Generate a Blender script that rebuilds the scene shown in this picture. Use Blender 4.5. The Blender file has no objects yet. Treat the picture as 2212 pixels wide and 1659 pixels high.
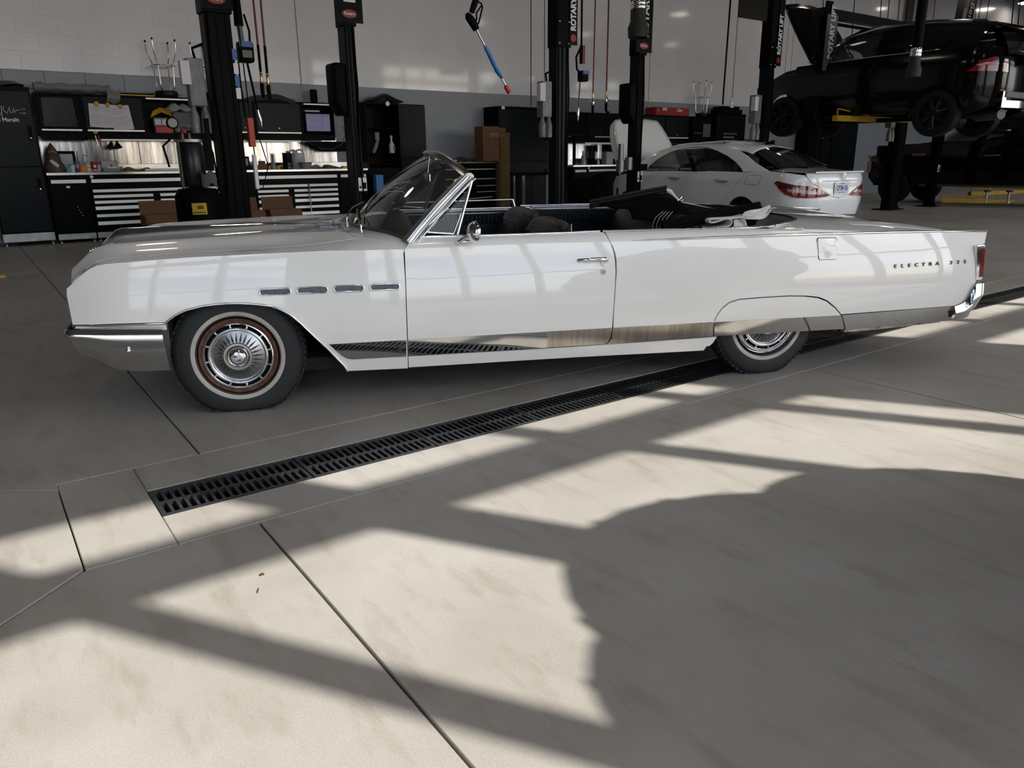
import bpy, bmesh, math, random
from mathutils import Vector, Matrix
random.seed(7)
S = bpy.context.scene
COL = S.collection
PI = math.pi
R = math.radians
# ------------------------------------------------------------------ camera
FPX, PITCH, ROLL, YAW, CAMH = 1616.85, R(16.5034), R(-.644), R(54.4537), 1.31386
fwd = Vector((math.cos(YAW)*math.cos(PITCH), math.sin(YAW)*math.cos(PITCH), -math.sin(PITCH)))
rt0 = Vector((math.sin(YAW), -math.cos(YAW), 0)); up0 = rt0.cross(fwd)
RT = rt0*math.cos(ROLL) + up0*math.sin(ROLL); UP = -rt0*math.sin(ROLL) + up0*math.cos(ROLL)
CAM = Vector((0, 0, CAMH))
cd = bpy.data.cameras.new('camera'); cam = bpy.data.objects.new('camera', cd); COL.objects.link(cam)
cd.sensor_width = 36.0; cd.lens = FPX/2212*36.0; cd.clip_start = .05; cd.clip_end = 300
cam.matrix_world = Matrix(((RT.x, UP.x, -fwd.x, 0), (RT.y, UP.y, -fwd.y, 0), (RT.z, UP.z, -fwd.z, CAMH), (0, 0, 0, 1)))
S.camera = cam
# ------------------------------------------------------------------ view, world, sun
S.view_settings.view_transform = 'Standard'; S.view_settings.look = 'None'
S.view_settings.gamma = 1; S.view_settings.use_curve_mapping = False
S.view_settings.exposure = 0.24
SUN_AZ, SUN_EL, SUN_W = R(-57.0), R(38.0), 8.4
w = bpy.data.worlds.new('sky'); S.world = w; w.use_nodes = True
nt = w.node_tree; nt.nodes.clear()
o = nt.nodes.new('ShaderNodeOutputWorld'); bg = nt.nodes.new('ShaderNodeBackground')
sky = nt.nodes.new('ShaderNodeTexSky'); sky.sky_type = 'NISHITA'; sky.sun_disc = False
sky.sun_elevation = SUN_EL; sky.sun_rotation = PI/2 - SUN_AZ; sky.dust_density = 1.5
tc = nt.nodes.new('ShaderNodeTexCoord'); nz = nt.nodes.new('ShaderNodeTexNoise'); nz.inputs['Scale'].default_value = 3.2
nz.inputs['Detail'].default_value = 6; nz.inputs['Roughness'].default_value = .55
mp = nt.nodes.new('ShaderNodeMapping'); mp.inputs['Scale'].default_value = (1, 1, 2.6)
cr = nt.nodes.new('ShaderNodeValToRGB'); cr.color_ramp.elements[0].position = .44; cr.color_ramp.elements[1].position = .6
mx = nt.nodes.new('ShaderNodeMixRGB'); mx.inputs['Color2'].default_value = (7.5, 7.6, 7.8, 1)
nt.links.new(tc.outputs['Generated'], mp.inputs['Vector']); nt.links.new(mp.outputs['Vector'], nz.inputs['Vector'])
nt.links.new(nz.outputs['Fac'], cr.inputs['Fac']); nt.links.new(cr.outputs['Color'], mx.inputs['Fac'])
nt.links.new(sky.outputs['Color'], mx.inputs['Color1']); nt.links.new(mx.outputs['Color'], bg.inputs['Color'])
bg.inputs['Strength'].default_value = .42
nt.links.new(bg.outputs['Background'], o.inputs['Surface'])
sd = bpy.data.lights.new('sun', 'SUN'); sd.energy = SUN_W; sd.angle = R(.55); sd.color = (1, .955, .89)
so = bpy.data.objects.new('sun', sd); COL.objects.link(so)
sdir = Vector((math.cos(SUN_AZ)*math.cos(SUN_EL), math.sin(SUN_AZ)*math.cos(SUN_EL), math.sin(SUN_EL)))
so.rotation_euler = sdir.to_track_quat('Z', 'Y').to_euler(); so.location = (6, -12, 12)

# ------------------------------------------------------------------ measuring helpers (photo pixel -> point on a real plane)
def ray(px, py): return fwd + RT*((px-1106)/FPX) - UP*((py-829.5)/FPX)
def onY(px, py, Y):
    d = ray(px, py); t = Y/d.y; return CAM + d*t
def onX(px, py, X):
    d = ray(px, py); t = X/d.x; return CAM + d*t
def onZ(px, py, z=0):
    d = ray(px, py); t = (z-CAMH)/d.z; return CAM + d*t
CO = Vector((1.05024, 4.09091, 0)); CYAW = R(-23.62553)
CU = Vector((math.cos(CYAW), math.sin(CYAW), 0)); CV = Vector((-CU.y, CU.x, 0))
def onC(px, py, off):                       # point in the convertible's own frame, on its lengthwise plane y = off
    d = ray(px, py); t = ((CO + CV*off - CAM).dot(CV))/d.dot(CV); p = CAM + d*t - CO
    return Vector((p.dot(CU), off, p.z))

# ------------------------------------------------------------------ materials
MATS = {}
def mat(name, col, rough=.5, metal=0., coat=0., spec=.5, bump=0., bscale=40., var=0., vscale=3., alpha=1., trans=0., emis=None, estr=0., col2=None, ior=1.45, aniso=0., stretch=None):
    if name in MATS: return MATS[name]
    m = bpy.data.materials.new(name); m.use_nodes = True; n = m.node_tree.nodes; l = m.node_tree.links
    b = n['Principled BSDF']; b.inputs['Base Color'].default_value = (*col, 1); b.inputs['Roughness'].default_value = rough
    b.inputs['Metallic'].default_value = metal; b.inputs['Coat Weight'].default_value = coat; b.inputs['Coat Roughness'].default_value = .02
    b.inputs['Specular IOR Level'].default_value = spec; b.inputs['IOR'].default_value = ior
    b.inputs['Transmission Weight'].default_value = trans; b.inputs['Alpha'].default_value = alpha
    if emis: b.inputs['Emission Color'].default_value = (*emis, 1); b.inputs['Emission Strength'].default_value = estr
    if bump or var or col2:
        t = n.new('ShaderNodeTexCoord'); src = t.outputs['Object']
        if stretch:
            mpn = n.new('ShaderNodeMapping'); mpn.inputs['Scale'].default_value = stretch; l.new(src, mpn.inputs['Vector']); src = mpn.outputs['Vector']
        if var or col2:
            z = n.new('ShaderNodeTexNoise'); z.inputs['Scale'].default_value = vscale; z.inputs['Detail'].default_value = 5; l.new(src, z.inputs['Vector'])
            r = n.new('ShaderNodeValToRGB'); r.color_ramp.elements[0].position = .35; r.color_ramp.elements[1].position = .65
            c2 = col2 if col2 else tuple(c*(1-var) for c in col)
            r.color_ramp.elements[0].color = (*c2, 1); r.color_ramp.elements[1].color = (*col, 1)
            l.new(z.outputs['Fac'], r.inputs['Fac']); l.new(r.outputs['Color'], b.inputs['Base Color'])
        if bump:
            z2 = n.new('ShaderNodeTexNoise'); z2.inputs['Scale'].default_value = bscale; z2.inputs['Detail'].default_value = 4; l.new(src, z2.inputs['Vector'])
            bp = n.new('ShaderNodeBump'); bp.inputs['Strength'].default_value = bump; bp.inputs['Distance'].default_value = .01
            l.new(z2.outputs['Fac'], bp.inputs['Height']); l.new(bp.outputs['Normal'], b.inputs['Normal'])
    MATS[name] = m; return m
PAINT = mat('aged white paint', (.82, .81, .785), .30, coat=1., var=.03, vscale=2.2)
CHROME = mat('chrome', (.82, .83, .85), .06, 1.)
CHROMED = mat('hazy chrome', (.55, .55, .55), .22, 1., var=.15, vscale=30)
STEEL = mat('brushed bright strip', (.55, .54, .52), .045, 1., var=.08, vscale=20)
STEELS = mat('stained bright strip', (.50, .47, .43), .22, 1., col2=(.38, .34, .29), vscale=6, stretch=(9, 1, .6))
RUBBER = mat('black rubber', (.018, .019, .02), .62, bump=.3, bscale=90)
WHITEW = mat('whitewall rubber', (.50, .47, .42), .6, var=.2, vscale=12)
RUST = mat('rusty steel', (.20, .075, .04), .8, bump=.6, bscale=60, col2=(.07, .035, .025), vscale=40)
BLACK = mat('black', (.003, .003, .004), .5, spec=.06)
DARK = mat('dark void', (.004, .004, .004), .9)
LEATHER = mat('black vinyl', (.006, .006, .006), .38, spec=.3, bump=.12, bscale=160)
LEATHERB = mat('blue black vinyl', (.004, .007, .011), .36, spec=.2, bump=.12, bscale=160)
FABRIC = mat('black top fabric', (.0035, .0035, .004), .8, spec=.05, bump=.3, bscale=300)
WVINYL = mat('white vinyl', (.58, .57, .55), .45, bump=.1, bscale=30)

# ------------------------------------------------------------------ mesh builder
class MB:
    def __init__(s): s.v = []; s.f = []; s.sharp = set()
    def add(s, vs, fs):
        b = len(s.v); s.v += [tuple(v) for v in vs]; s.f += [tuple(b+i for i in f) for f in fs]; return s
    def box(s, c, d, rz=0., rx=0., ry=0.):
        hx, hy, hz = d[0]/2, d[1]/2, d[2]/2
        M = Matrix.Translation(Vector(c)) @ Matrix.Rotation(rz, 4, 'Z') @ Matrix.Rotation(ry, 4, 'Y') @ Matrix.Rotation(rx, 4, 'X')
        vs = [M @ Vector((x*hx, y*hy, z*hz)) for x in (-1, 1) for y in (-1, 1) for z in (-1, 1)]
        return s.add(vs, [(0, 1, 3, 2), (4, 6, 7, 5), (0, 4, 5, 1), (2, 3, 7, 6), (0, 2, 6, 4), (1, 5, 7, 3)])
    def bb(s, x0, x1, y0, y1, z0, z1): return s.box(((x0+x1)/2, (y0+y1)/2, (z0+z1)/2), (x1-x0, y1-y0, z1-z0))
    def tube(s, pts, r, n=10, cap=True, closed=False, flat=None):
        pts = [Vector(p) for p in pts]; rs = r if isinstance(r, (list, tuple)) else [r]*len(pts)
        base = len(s.v); m = len(pts); prev = None
        for i, p in enumerate(pts):
            if closed: t = pts[(i+1) % m]-pts[i-1]
            else: t = pts[min(i+1, m-1)]-pts[max(i-1, 0)]
            if t.length < 1e-9: t = Vector((0, 0, 1))
            t.normalize()
            if prev is None:
                a = Vector((0, 0, 1)) if abs(t.z) < .9 else Vector((1, 0, 0)); u = t.cross(a).normalized()
            else:
                u = (prev - t*prev.dot(t)); u = u.normalized() if u.length > 1e-6 else t.orthogonal().normalized()
            prev = u; q = t.cross(u)
            for k in range(n):
                an = 2*PI*k/n; o_ = u*math.cos(an)*rs[i] + q*math.sin(an)*rs[i]
                if flat: o_ = Vector((o_.x*flat[0], o_.y*flat[1], o_.z*flat[2]))
                s.v.append(tuple(p+o_))
        L = m if closed else m-1
        for i in range(L):
            for k in range(n):
                a = base+i*n+k; b = base+i*n+(k+1) % n; c = base+((i+1) % m)*n+(k+1) % n; d = base+((i+1) % m)*n+k
                s.f.append((a, b, c, d))
        if cap and not closed:
            s.f.append(tuple(base+k for k in range(n-1, -1, -1))); s.f.append(tuple(base+(m-1)*n+k for k in range(n)))
        return s
    def cyl(s, p0, p1, r, n=16, r2=None): return s.tube([p0, p1], [r, r if r2 is None else r2], n)
    def lathe(s, prof, org=(0, 0, 0), axis='Z', n=32, arc=None):
        org = Vector(org); base = len(s.v); m = len(prof)
        for (r, h) in prof:
            for k in range(n):
                an = 2*PI*k/n; c, d = r*math.cos(an), r*math.sin(an)
                p = {'Z': (c, d, h), 'Y': (c, h, d), 'X': (h, c, d)}[axis]; s.v.append(tuple(org+Vector(p)))
        for i in range(m-1):
            for k in range(n):
                s.f.append((base+i*n+k, base+i*n+(k+1) % n, base+(i+1)*n+(k+1) % n, base+(i+1)*n+k))
        return s
    def grid(s, fn, nu, nv):
        base = len(s.v)
        for i in range(nu+1):
            for j in range(nv+1): s.v.append(tuple(fn(i/nu, j/nv)))
        for i in range(nu):
            for j in range(nv):
                a = base+i*(nv+1)+j; s.f.append((a, a+1, a+nv+2, a+nv+1))
        return s
    def prism(s, poly, z0, z1, f=None):       # polygon (x,y) extruded in z, f maps to 3D
        f = f or (lambda x, y, z: (x, y, z)); n = len(poly); base = len(s.v)
        for z in (z0, z1):
            for (x, y) in poly: s.v.append(tuple(f(x, y, z)))
        s.f.append(tuple(base+i for i in range(n-1, -1, -1))); s.f.append(tuple(base+n+i for i in range(n)))
        for i in range(n): s.f.append((base+i, base+(i+1) % n, base+n+(i+1) % n, base+n+i))
        return s
    def mesh(s, name, smooth=None, bevel=0, seg=2, sub=0):
        me = bpy.data.meshes.new(name); me.from_pydata(s.v, [], s.f); me.update()
        bm = bmesh.new(); bm.from_mesh(me)
        bmesh.ops.remove_doubles(bm, verts=bm.verts, dist=1e-5)
        bmesh.ops.recalc_face_normals(bm, faces=bm.faces)
        if bevel:
            ed = [e for e in bm.edges if len(e.link_faces) == 2 and e.calc_face_angle(0) > .5]
            bmesh.ops.bevel(bm, geom=ed, offset=bevel, segments=seg, profile=.5, affect='EDGES', clamp_overlap=True)
        if sub:
            bmesh.ops.subdivide_edges(bm, edges=bm.edges, cuts=sub, use_grid_fill=True, smooth=1.0)
        ang = R(smooth) if smooth else None
        for f in bm.faces: f.smooth = bool(smooth)
        if smooth:
            for e in bm.edges:
                if len(e.link_faces) == 2 and e.calc_face_angle(0) > ang: e.smooth = False
        bm.to_mesh(me); bm.free(); return me
    def build(s, name, m, parent=None, smooth=None, bevel=0, seg=2, sub=0):
        me = s.mesh(name, smooth, bevel, seg, sub)
        return link(name, me, m, parent)
def link(name, me, m, parent=None, loc=None, rot=None):
    if m is not None and not me.materials: me.materials.append(m)
    ob = bpy.data.objects.new(name, me); COL.objects.link(ob)
    if parent: ob.parent = parent
    if loc is not None: ob.location = loc
    if rot is not None: ob.rotation_euler = rot
    return ob
def tag(o, label, cat, group=None):
    o['label'] = label; o['category'] = cat
    if group: o['group'] = group
    return o
def thing(name, label, cat, loc=(0, 0, 0), rz=0., group=None):
    o = bpy.data.objects.new(name, None); COL.objects.link(o); o.empty_display_size = .2
    o.location = loc; o.rotation_euler = (0, 0, rz); return tag(o, label, cat, group)
def struct(o): o['kind'] = 'structure'; return o
def copy_tree(o, parent=None):
    c = o.copy(); COL.objects.link(c); c.parent = parent
    for ch in list(o.children): copy_tree(ch, c)
    return c
def again(o, label, loc=None, rz=None, group=None):
    c = copy_tree(o); c['label'] = label
    if loc is not None: c.location = loc
    if rz is not None: c.rotation_euler = (0, 0, rz)
    if group: c['group'] = group
    return c
def interp(tab, x):
    if x <= tab[0][0]: return tab[0][1]
    for (a, b), (c, d) in zip(tab, tab[1:]):
        if x <= c: return b+(d-b)*(x-a)/(c-a) if c > a else d
    return tab[-1][1]
def sm(t): t = max(0., min(1., t)); return t*t*(3-2*t)
def patch(name, outline, fn, m, parent=None, du=.08, dv=.06, depth=None, smooth=True, flipname=None):
    """2-D outline cut into cells, mapped to 3-D by fn(u,v); rim extruded by the vector `depth`"""
    bm = bmesh.new(); vs = [bm.verts.new((u, v, 0)) for u, v in outline]; bm.faces.new(vs)
    us = [p[0] for p in outline]; vv = [p[1] for p in outline]
    for lo, hi, d, no in ((min(us), max(us), du, (1, 0, 0)), (min(vv), max(vv), dv, (0, 1, 0))):
        n = max(1, int(round((hi-lo)/d)))
        for i in range(1, n):
            c = lo+(hi-lo)*i/n+1e-5
            bmesh.ops.bisect_plane(bm, geom=list(bm.verts)+list(bm.edges)+list(bm.faces), dist=1e-6, plane_co=(c*no[0], c*no[1], 0), plane_no=no)
    bmesh.ops.remove_doubles(bm, verts=bm.verts, dist=1e-5)
    for v in bm.verts: v.co = Vector(fn(v.co.x, v.co.y))
    for f in bm.faces: f.smooth = smooth
    if depth is not None:
        be = [e for e in bm.edges if e.is_boundary]
        r = bmesh.ops.extrude_edge_only(bm, edges=be)
        for e in be: e.smooth = False
        nv = [g for g in r['geom'] if isinstance(g, bmesh.types.BMVert)]
        for v in nv: v.co += Vector(depth)
    bmesh.ops.recalc_face_normals(bm, faces=bm.faces)
    me = bpy.data.meshes.new(name); bm.to_mesh(me); bm.free()
    return link(name, me, m, parent)
def text(name, s, size, m, parent=None, loc=(0, 0, 0), M=None, ext=.0015, bold=0., align='CENTER', sx=1., shear=0.):
    cu = bpy.data.curves.new(name, 'FONT'); cu.body = s; cu.size = size; cu.extrude = ext; cu.offset = bold; cu.align_x = align; cu.align_y = 'CENTER'; cu.resolution_u = 3; cu.shear = shear
    t = bpy.data.objects.new(name, cu); me = bpy.data.meshes.new_from_object(t); bpy.data.objects.remove(t); bpy.data.curves.remove(cu)
    T = Matrix.Diagonal((sx, 1, 1, 1)); me.transform(T)
    if M is not None: me.transform(M)
    return link(name, me, m, parent, loc)
def axes(xv, yv, zv):
    xv, yv, zv = Vector(xv), Vector(yv), Vector(zv)
    return Matrix(((xv.x, yv.x, zv.x, 0), (xv.y, yv.y, zv.y, 0), (xv.z, yv.z, zv.z, 0), (0, 0, 0, 1)))
FACE_S = axes((1, 0, 0), (0, 0, 1), (0, -1, 0))       # text that faces -Y
# ================================================================== setting
YC, YW = 15.79, 16.42
def concrete(name, base, dark, rough=.42):
    m = bpy.data.materials.new(name); m.use_nodes = True; n = m.node_tree.nodes; l = m.node_tree.links; b = n['Principled BSDF']
    g = n.new('ShaderNodeNewGeometry')
    def nz(sc, det, mpz=None):
        z = n.new('ShaderNodeTexNoise'); z.inputs['Scale'].default_value = sc; z.inputs['Detail'].default_value = det; z.inputs['Roughness'].default_value = .6
        if mpz:
            q = n.new('ShaderNodeMapping'); q.inputs['Scale'].default_value = mpz; q.inputs['Rotation'].default_value = (0, 0, .5); l.new(g.outputs['Position'], q.inputs['Vector']); l.new(q.outputs['Vector'], z.inputs['Vector'])
        else: l.new(g.outputs['Position'], z.inputs['Vector'])
        return z
    a = nz(1.1, 8); c = nz(9, 6, (1, .25, 1)); e = nz(160, 3)
    r = n.new('ShaderNodeValToRGB'); r.color_ramp.elements[0].position = .30; r.color_ramp.elements[1].position = .62
    r.color_ramp.elements[0].color = (*dark, 1); r.color_ramp.elements[1].color = (*base, 1); l.new(a.outputs['Fac'], r.inputs['Fac'])
    r2 = n.new('ShaderNodeValToRGB'); r2.color_ramp.elements[0].position = .28; r2.color_ramp.elements[1].position = .48
    r2.color_ramp.elements[0].color = (.80, .77, .73, 1); r2.color_ramp.elements[1].color = (1, 1, 1, 1); l.new(c.outputs['Fac'], r2.inputs['Fac'])
    mm = n.new('ShaderNodeMixRGB'); mm.blend_type = 'MULTIPLY'; mm.inputs['Fac'].default_value = 1
    l.new(r.outputs['Color'], mm.inputs['Color1']); l.new(r2.outputs['Color'], mm.inputs['Color2'])
    r3 = n.new('ShaderNodeMapRange'); r3.inputs['From Min'].default_value = .3; r3.inputs['From Max'].default_value = .7; r3.inputs['To Min'].default_value = .9; r3.inputs['To Max'].default_value = 1.06
    l.new(e.outputs['Fac'], r3.inputs['Value'])
    m2 = n.new('ShaderNodeMixRGB'); m2.blend_type = 'MULTIPLY'; m2.inputs['Fac'].default_value = 1; l.new(mm.outputs['Color'], m2.inputs['Color1']); l.new(r3.outputs['Result'], m2.inputs['Color2'])
    l.new(m2.outputs['Color'], b.inputs['Base Color']); b.inputs['Specular IOR Level'].default_value = .32
    st = nz(2.1, 3); sk_ = nz(26, 4, (1, .3, 1)); q1 = n.new('ShaderNodeValToRGB'); q1.color_ramp.elements[0].position = .62; q1.color_ramp.elements[1].position = .74
    q2 = n.new('ShaderNodeValToRGB'); q2.color_ramp.elements[0].position = .48; q2.color_ramp.elements[1].position = .66
    l.new(st.outputs['Fac'], q1.inputs['Fac']); l.new(sk_.outputs['Fac'], q2.inputs['Fac'])
    q3 = n.new('ShaderNodeMath'); q3.operation = 'MULTIPLY'; l.new(q1.outputs['Color'], q3.inputs[0]); l.new(q2.outputs['Color'], q3.inputs[1])
    m3 = n.new('ShaderNodeMixRGB'); m3.blend_type = 'MULTIPLY'; l.new(q3.outputs[0], m3.inputs['Fac']); l.new(m2.outputs['Color'], m3.inputs['Color1']); m3.inputs['Color2'].default_value = (.62, .58, .56, 1); l.new(m3.outputs['Color'], b.inputs['Base Color'])
    rr = n.new('ShaderNodeMapRange'); rr.inputs['To Min'].default_value = rough-.10; rr.inputs['To Max'].default_value = rough+.14; l.new(a.outputs['Fac'], rr.inputs['Value']); l.new(rr.outputs['Result'], b.inputs['Roughness'])
    bp = n.new('ShaderNodeBump'); bp.inputs['Strength'].default_value = .18; bp.inputs['Distance'].default_value = .004; l.new(e.outputs['Fac'], bp.inputs['Height']); l.new(bp.outputs['Normal'], b.inputs['Normal'])
    return m
SLAB = concrete('sealed concrete', (.345, .332, .305), (.27, .252, .222))
FLOORB = mat('joint bottom', (.03, .028, .026), .9)
fl = MB().bb(-12, 44, -2.9, YW+.3, -.35, -.30).build('floor', FLOORB); struct(fl)
xs = [-11.88, -10.08, -6.48, -2.88, .72, 4.32, 7.92, 11.52, 15.12, 18.72, 22.32, 25.92, 30, 36, 44]
GAP = .004
def slab(x0, x1, y0, y1, z=0, name='slab'):
    g = GAP; b = MB().bb(x0+g, x1-g, y0+g, y1-g, -.30, z); o_ = b.build(name, SLAB, fl, bevel=.003, seg=1); return o_
DX0, DX1, DY0, DY1 = .43, 17.93, 2.966, 3.262          # the drain's opening
for a, b in zip(xs, xs[1:]):
    slab(a, b, -2.9, -.9)
    if a == -2.88:
        g = GAP
        for pl in ([(a+g, -.9+g), (b-g, -.9+g), (b-g, 2.69-g), (.13, 2.69-g), (-.12, 2.475), (a+g, .150)],
                   [(a+g, .162), (-.12, 2.487), (.13-g, 2.70), (.13-g, 3.49), (-.07, 3.635), (a+g, 5.74)],
                   [(.13, 3.57+g), (b-g, 3.57+g), (b-g, 7.6-g), (a+g, 7.6-g), (a+g, 5.752), (-.07, 3.647), (.13, 3.502)]):
            MB().prism(pl, -.30, 0).build('slab', SLAB, fl, bevel=.003, seg=1)
    else:
        slab(a, b, -.9, 2.69); slab(a, b, 3.57, 7.6)
    for y0, y1 in ((7.6, 11.7), (11.7, YW+.28)): slab(a, b, y0, y1)
    if b < 0: slab(a, b, 2.69, 3.57)
GAPs = GAP; GAP = .0008
slab(.13, DX0, 2.69, 3.57)
slab(DX0, DX1, 2.69, DY0); slab(DX0, DX1, DY1, 3.57); slab(DX1, 44, 2.69, 3.57)
GAP = GAPs
# --- trench drain with cast grates
IRON = mat('cast iron', (.045, .047, .05), .42, .6, bump=.5, bscale=70)
dr = thing('trench_drain', 'long black cast iron trench drain running through the concrete under the white convertible', 'floor drain', (DX0, DY0, 0))
MB().bb(0, DX1-DX0, 0, .296, -.30, -.26).build('channel', DARK, dr)
MB().bb(0, DX1-DX0, .0, .010, -.26, -.004).bb(0, DX1-DX0, .286, .296, -.26, -.004).bb(0, .01, .01, .286, -.26, -.004).build('frame', IRON, dr)
LM = .6245
def grate():
    b = MB(); L = LM-.008; W = .276; y0 = .010; t0, t1 = -.03, -.002
    N = 18; pitch = (L-.02)/N; bw = .0125
    b.bb(0, L, y0, y0+.020, t0, t1); b.bb(0, L, y0+W-.020, y0+W, t0, t1); b.bb(0, L, y0+W/2-.008, y0+W/2+.008, t0, t1)
    for i in range(N+1):
        x = .006+i*pitch; sk = .0
        for ya, yb in ((y0+.02, y0+W/2-.008), (y0+W/2+.008, y0+W-.02)):
            vs = []
            for z in (t0, t1):
                for (xx, yy) in ((x, ya), (x+bw, ya), (x+bw, yb), (x, yb)): vs.append((xx, yy, z))
            b.add(vs, [(3, 2, 1, 0), (4, 5, 6, 7), (0, 1, 5, 4), (1, 2, 6, 5), (2, 3, 7, 6), (3, 0, 4, 7)])
            b.box((x+bw/2, (ya*2+yb)/3, t1+.001), (.005, .005, .003)); b.box((x+bw/2, (ya+yb*2)/3, t1+.001), (.005, .005, .003))
    b.bb(0, .008, y0, y0+W, t0, t1+.001); b.bb(L-.008, L, y0, y0+W, t0, t1+.001)
    return b.mesh('grate')
gm = grate()
for i in range(28): link('grate', gm, IRON, dr, (i*LM+.004, 0, 0))
# --- walls
WALLP = mat('pale grey wall paint', (.80, .81, .87), .33, coat=.3, bump=.06, bscale=12, var=.05, vscale=1.5)
WALLP.node_tree.nodes['Principled BSDF'].inputs['Coat Roughness'].default_value = .10
WALLM = mat('satin grey wall paint', (.80, .81, .87), .25, coat=.8, bump=.015, bscale=2, var=.05, vscale=1.5); WALLM.node_tree.nodes['Principled BSDF'].inputs['Coat Roughness'].default_value = .07
WALLG = mat('mid grey wall paint', (.27, .30, .35), .38, bump=.06, bscale=12, var=.06, vscale=2)
zs = 2.955
XB = 6.33
wb = MB().bb(-12, 44, YW+.02, YW+.3, 0, 8.2).build('wall_back', WALLG); struct(wb)
MB().bb(XB, 44, YW, YW+.02, zs, 8.2).build('painted_panel', WALLM, wb)
MB().bb(-12, XB, YW+.004, YW+.02, 5.4, 8.2).build('painted_panel', WALLP, wb)
MB().bb(-12, 44, YW, YW+.02, 0, 2.35).build('painted_panel', WALLG, wb)
MB().bb(XB, 44, YW, YW+.02, 2.35, zs).build('painted_panel', WALLG, wb)
BL, BH = .64, .303
bmu = MB().bb(0, BL-.010, 0, .022, 0, BH-.010).mesh('block', bevel=.004, seg=1); bml = bmu.copy(); bmu.materials.append(WALLP); bml.materials.append(WALLG)
k = 0
for r_ in range(-2, 8):
    z = zs+r_*BH
    for c in range(-5, 10):
        x = -1.9+.32*(r_ % 2)+c*BL
        if x+BL > XB: continue
        link('block', bml if r_ < 0 else bmu, None, wb, (x, YW-.002+random.uniform(0, .003), z))
for r_ in range(-2, 8):      # closing half block beside the joint
    x = -1.9+.32*(r_ % 2)+10*BL
    while x+BL > XB: x -= BL
    x += BL
    if XB-x > .05:
        MB().bb(x, XB-.012, YW, YW+.02, zs+r_*BH, zs+r_*BH+BH-.01).build('block', WALLG if r_ < 0 else WALLP, wb)
MB().bb(XB-.012, XB+.012, YW-.003, YW+.02, 0, 8.2).build('expansion_joint', mat('joint sealant', (.30, .29, .28), .7), wb)
for px, n in ((1405, 1), (1712, 2), (1700, 1)):
    p = onY(px, 100, YW); MB().bb(p.x-.012, p.x+.012, YW-.004, YW+.01, 2.0, 8.2).build('expansion_joint', MATS['joint sealant'], wb)
for zz in (1.62, 1.95):      # thin horizontal rails on the grey wall between the cabinets
    MB().bb(8.9, 10.93, YW-.012, YW, zz, zz+.025).build('wall_rail', WALLG, wb)
WALLL = mat('side wall paint', (.33, .33, .34), .6)
struct(MB().bb(-12.3, -12, -3.4, YW+.3, 0, 8.2).build('wall_left', WALLL))
struct(MB().bb(44, 44.3, -3.4, YW+.3, 0, 8.2).build('wall_right', WALLL))
CEILM = mat('dark metal deck', (.16, .16, .165), .6)
cb = MB().bb(-12.3, 44.3, -3.4, YW+.3, 8.2, 8.4); co_ = cb.build('ceiling', CEILM); struct(co_)
for i in range(0, 28, 2):
    MB().bb(-10+i*2-.08, -10+i*2+.08, -3, YW, 7.75, 8.2).build('roof_beam', CEILM, co_)
MB().bb(-12, XB, YW+.004, YW+.019, zs, 5.45).build('painted_panel', WALLP, wb)
# front wall: piers, header, glazed bays
WALLF = mat('front wall paint', (.42, .42, .43), .6); ALU = mat('dark window aluminium', (.05, .05, .055), .4, .8)
FY = -3.0; HZ = 5.97
wf = MB().bb(-12.3, 44.3, FY-.3, FY, HZ, 8.2).build('wall_front', WALLF); struct(wf)
piers = [(-12.3, -6.2), (-2.4, -1.2), (7.48, 9.4), (16.2, 18), (25, 27), (34, 44.3)]
for a, b in piers: MB().bb(a, b, FY-.3, FY, 0, HZ).build('pier', WALLF, wf)
GLASSF = mat('window glass', (1, 1, 1), .0, alpha=.06, spec=.5)
bays = [(-6.2, -2.4, 3), (-1.2, 7.48, 0), (9.4, 16.2, 6), (18, 25, 6), (27, 34, 6)]
for i, (a, b, n_) in enumerate(bays):
    W_ = MB()
    W_.bb(a, b, FY-.16, FY-.06, 0, .25).bb(a, b, FY-.16, FY-.06, HZ-.05, HZ).bb(a, b, FY-.16, FY-.06, 5.14, 5.42)
    W_.bb(a, b, FY-.16, FY-.06, 2.15, 2.23)
    ms = [-.72, .40, 1.50, 2.62, 3.71, 4.78, 6.0, 7.03] if n_ == 0 else [a+(b-a)*k/n_ for k in range(1, n_)]
    for q in ms: hw_ = .14 if q == 4.78 else .06; W_.bb(q-hw_, q+hw_, FY-.16, FY-.06, 0, HZ)
    W_.bb(a, a+.08, FY-.16, FY-.06, 0, HZ).bb(b-.08, b, FY-.16, FY-.06, 0, HZ)
    wo = W_.build('window_%d' % (i+1), ALU); struct(wo)
OUTG = mat('outside asphalt', (.16, .16, .16), .9, bump=.3, bscale=30)
struct(MB().bb(-60, 90, -90, FY-.3, -.4, -.02).build('forecourt', OUTG))
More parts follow.
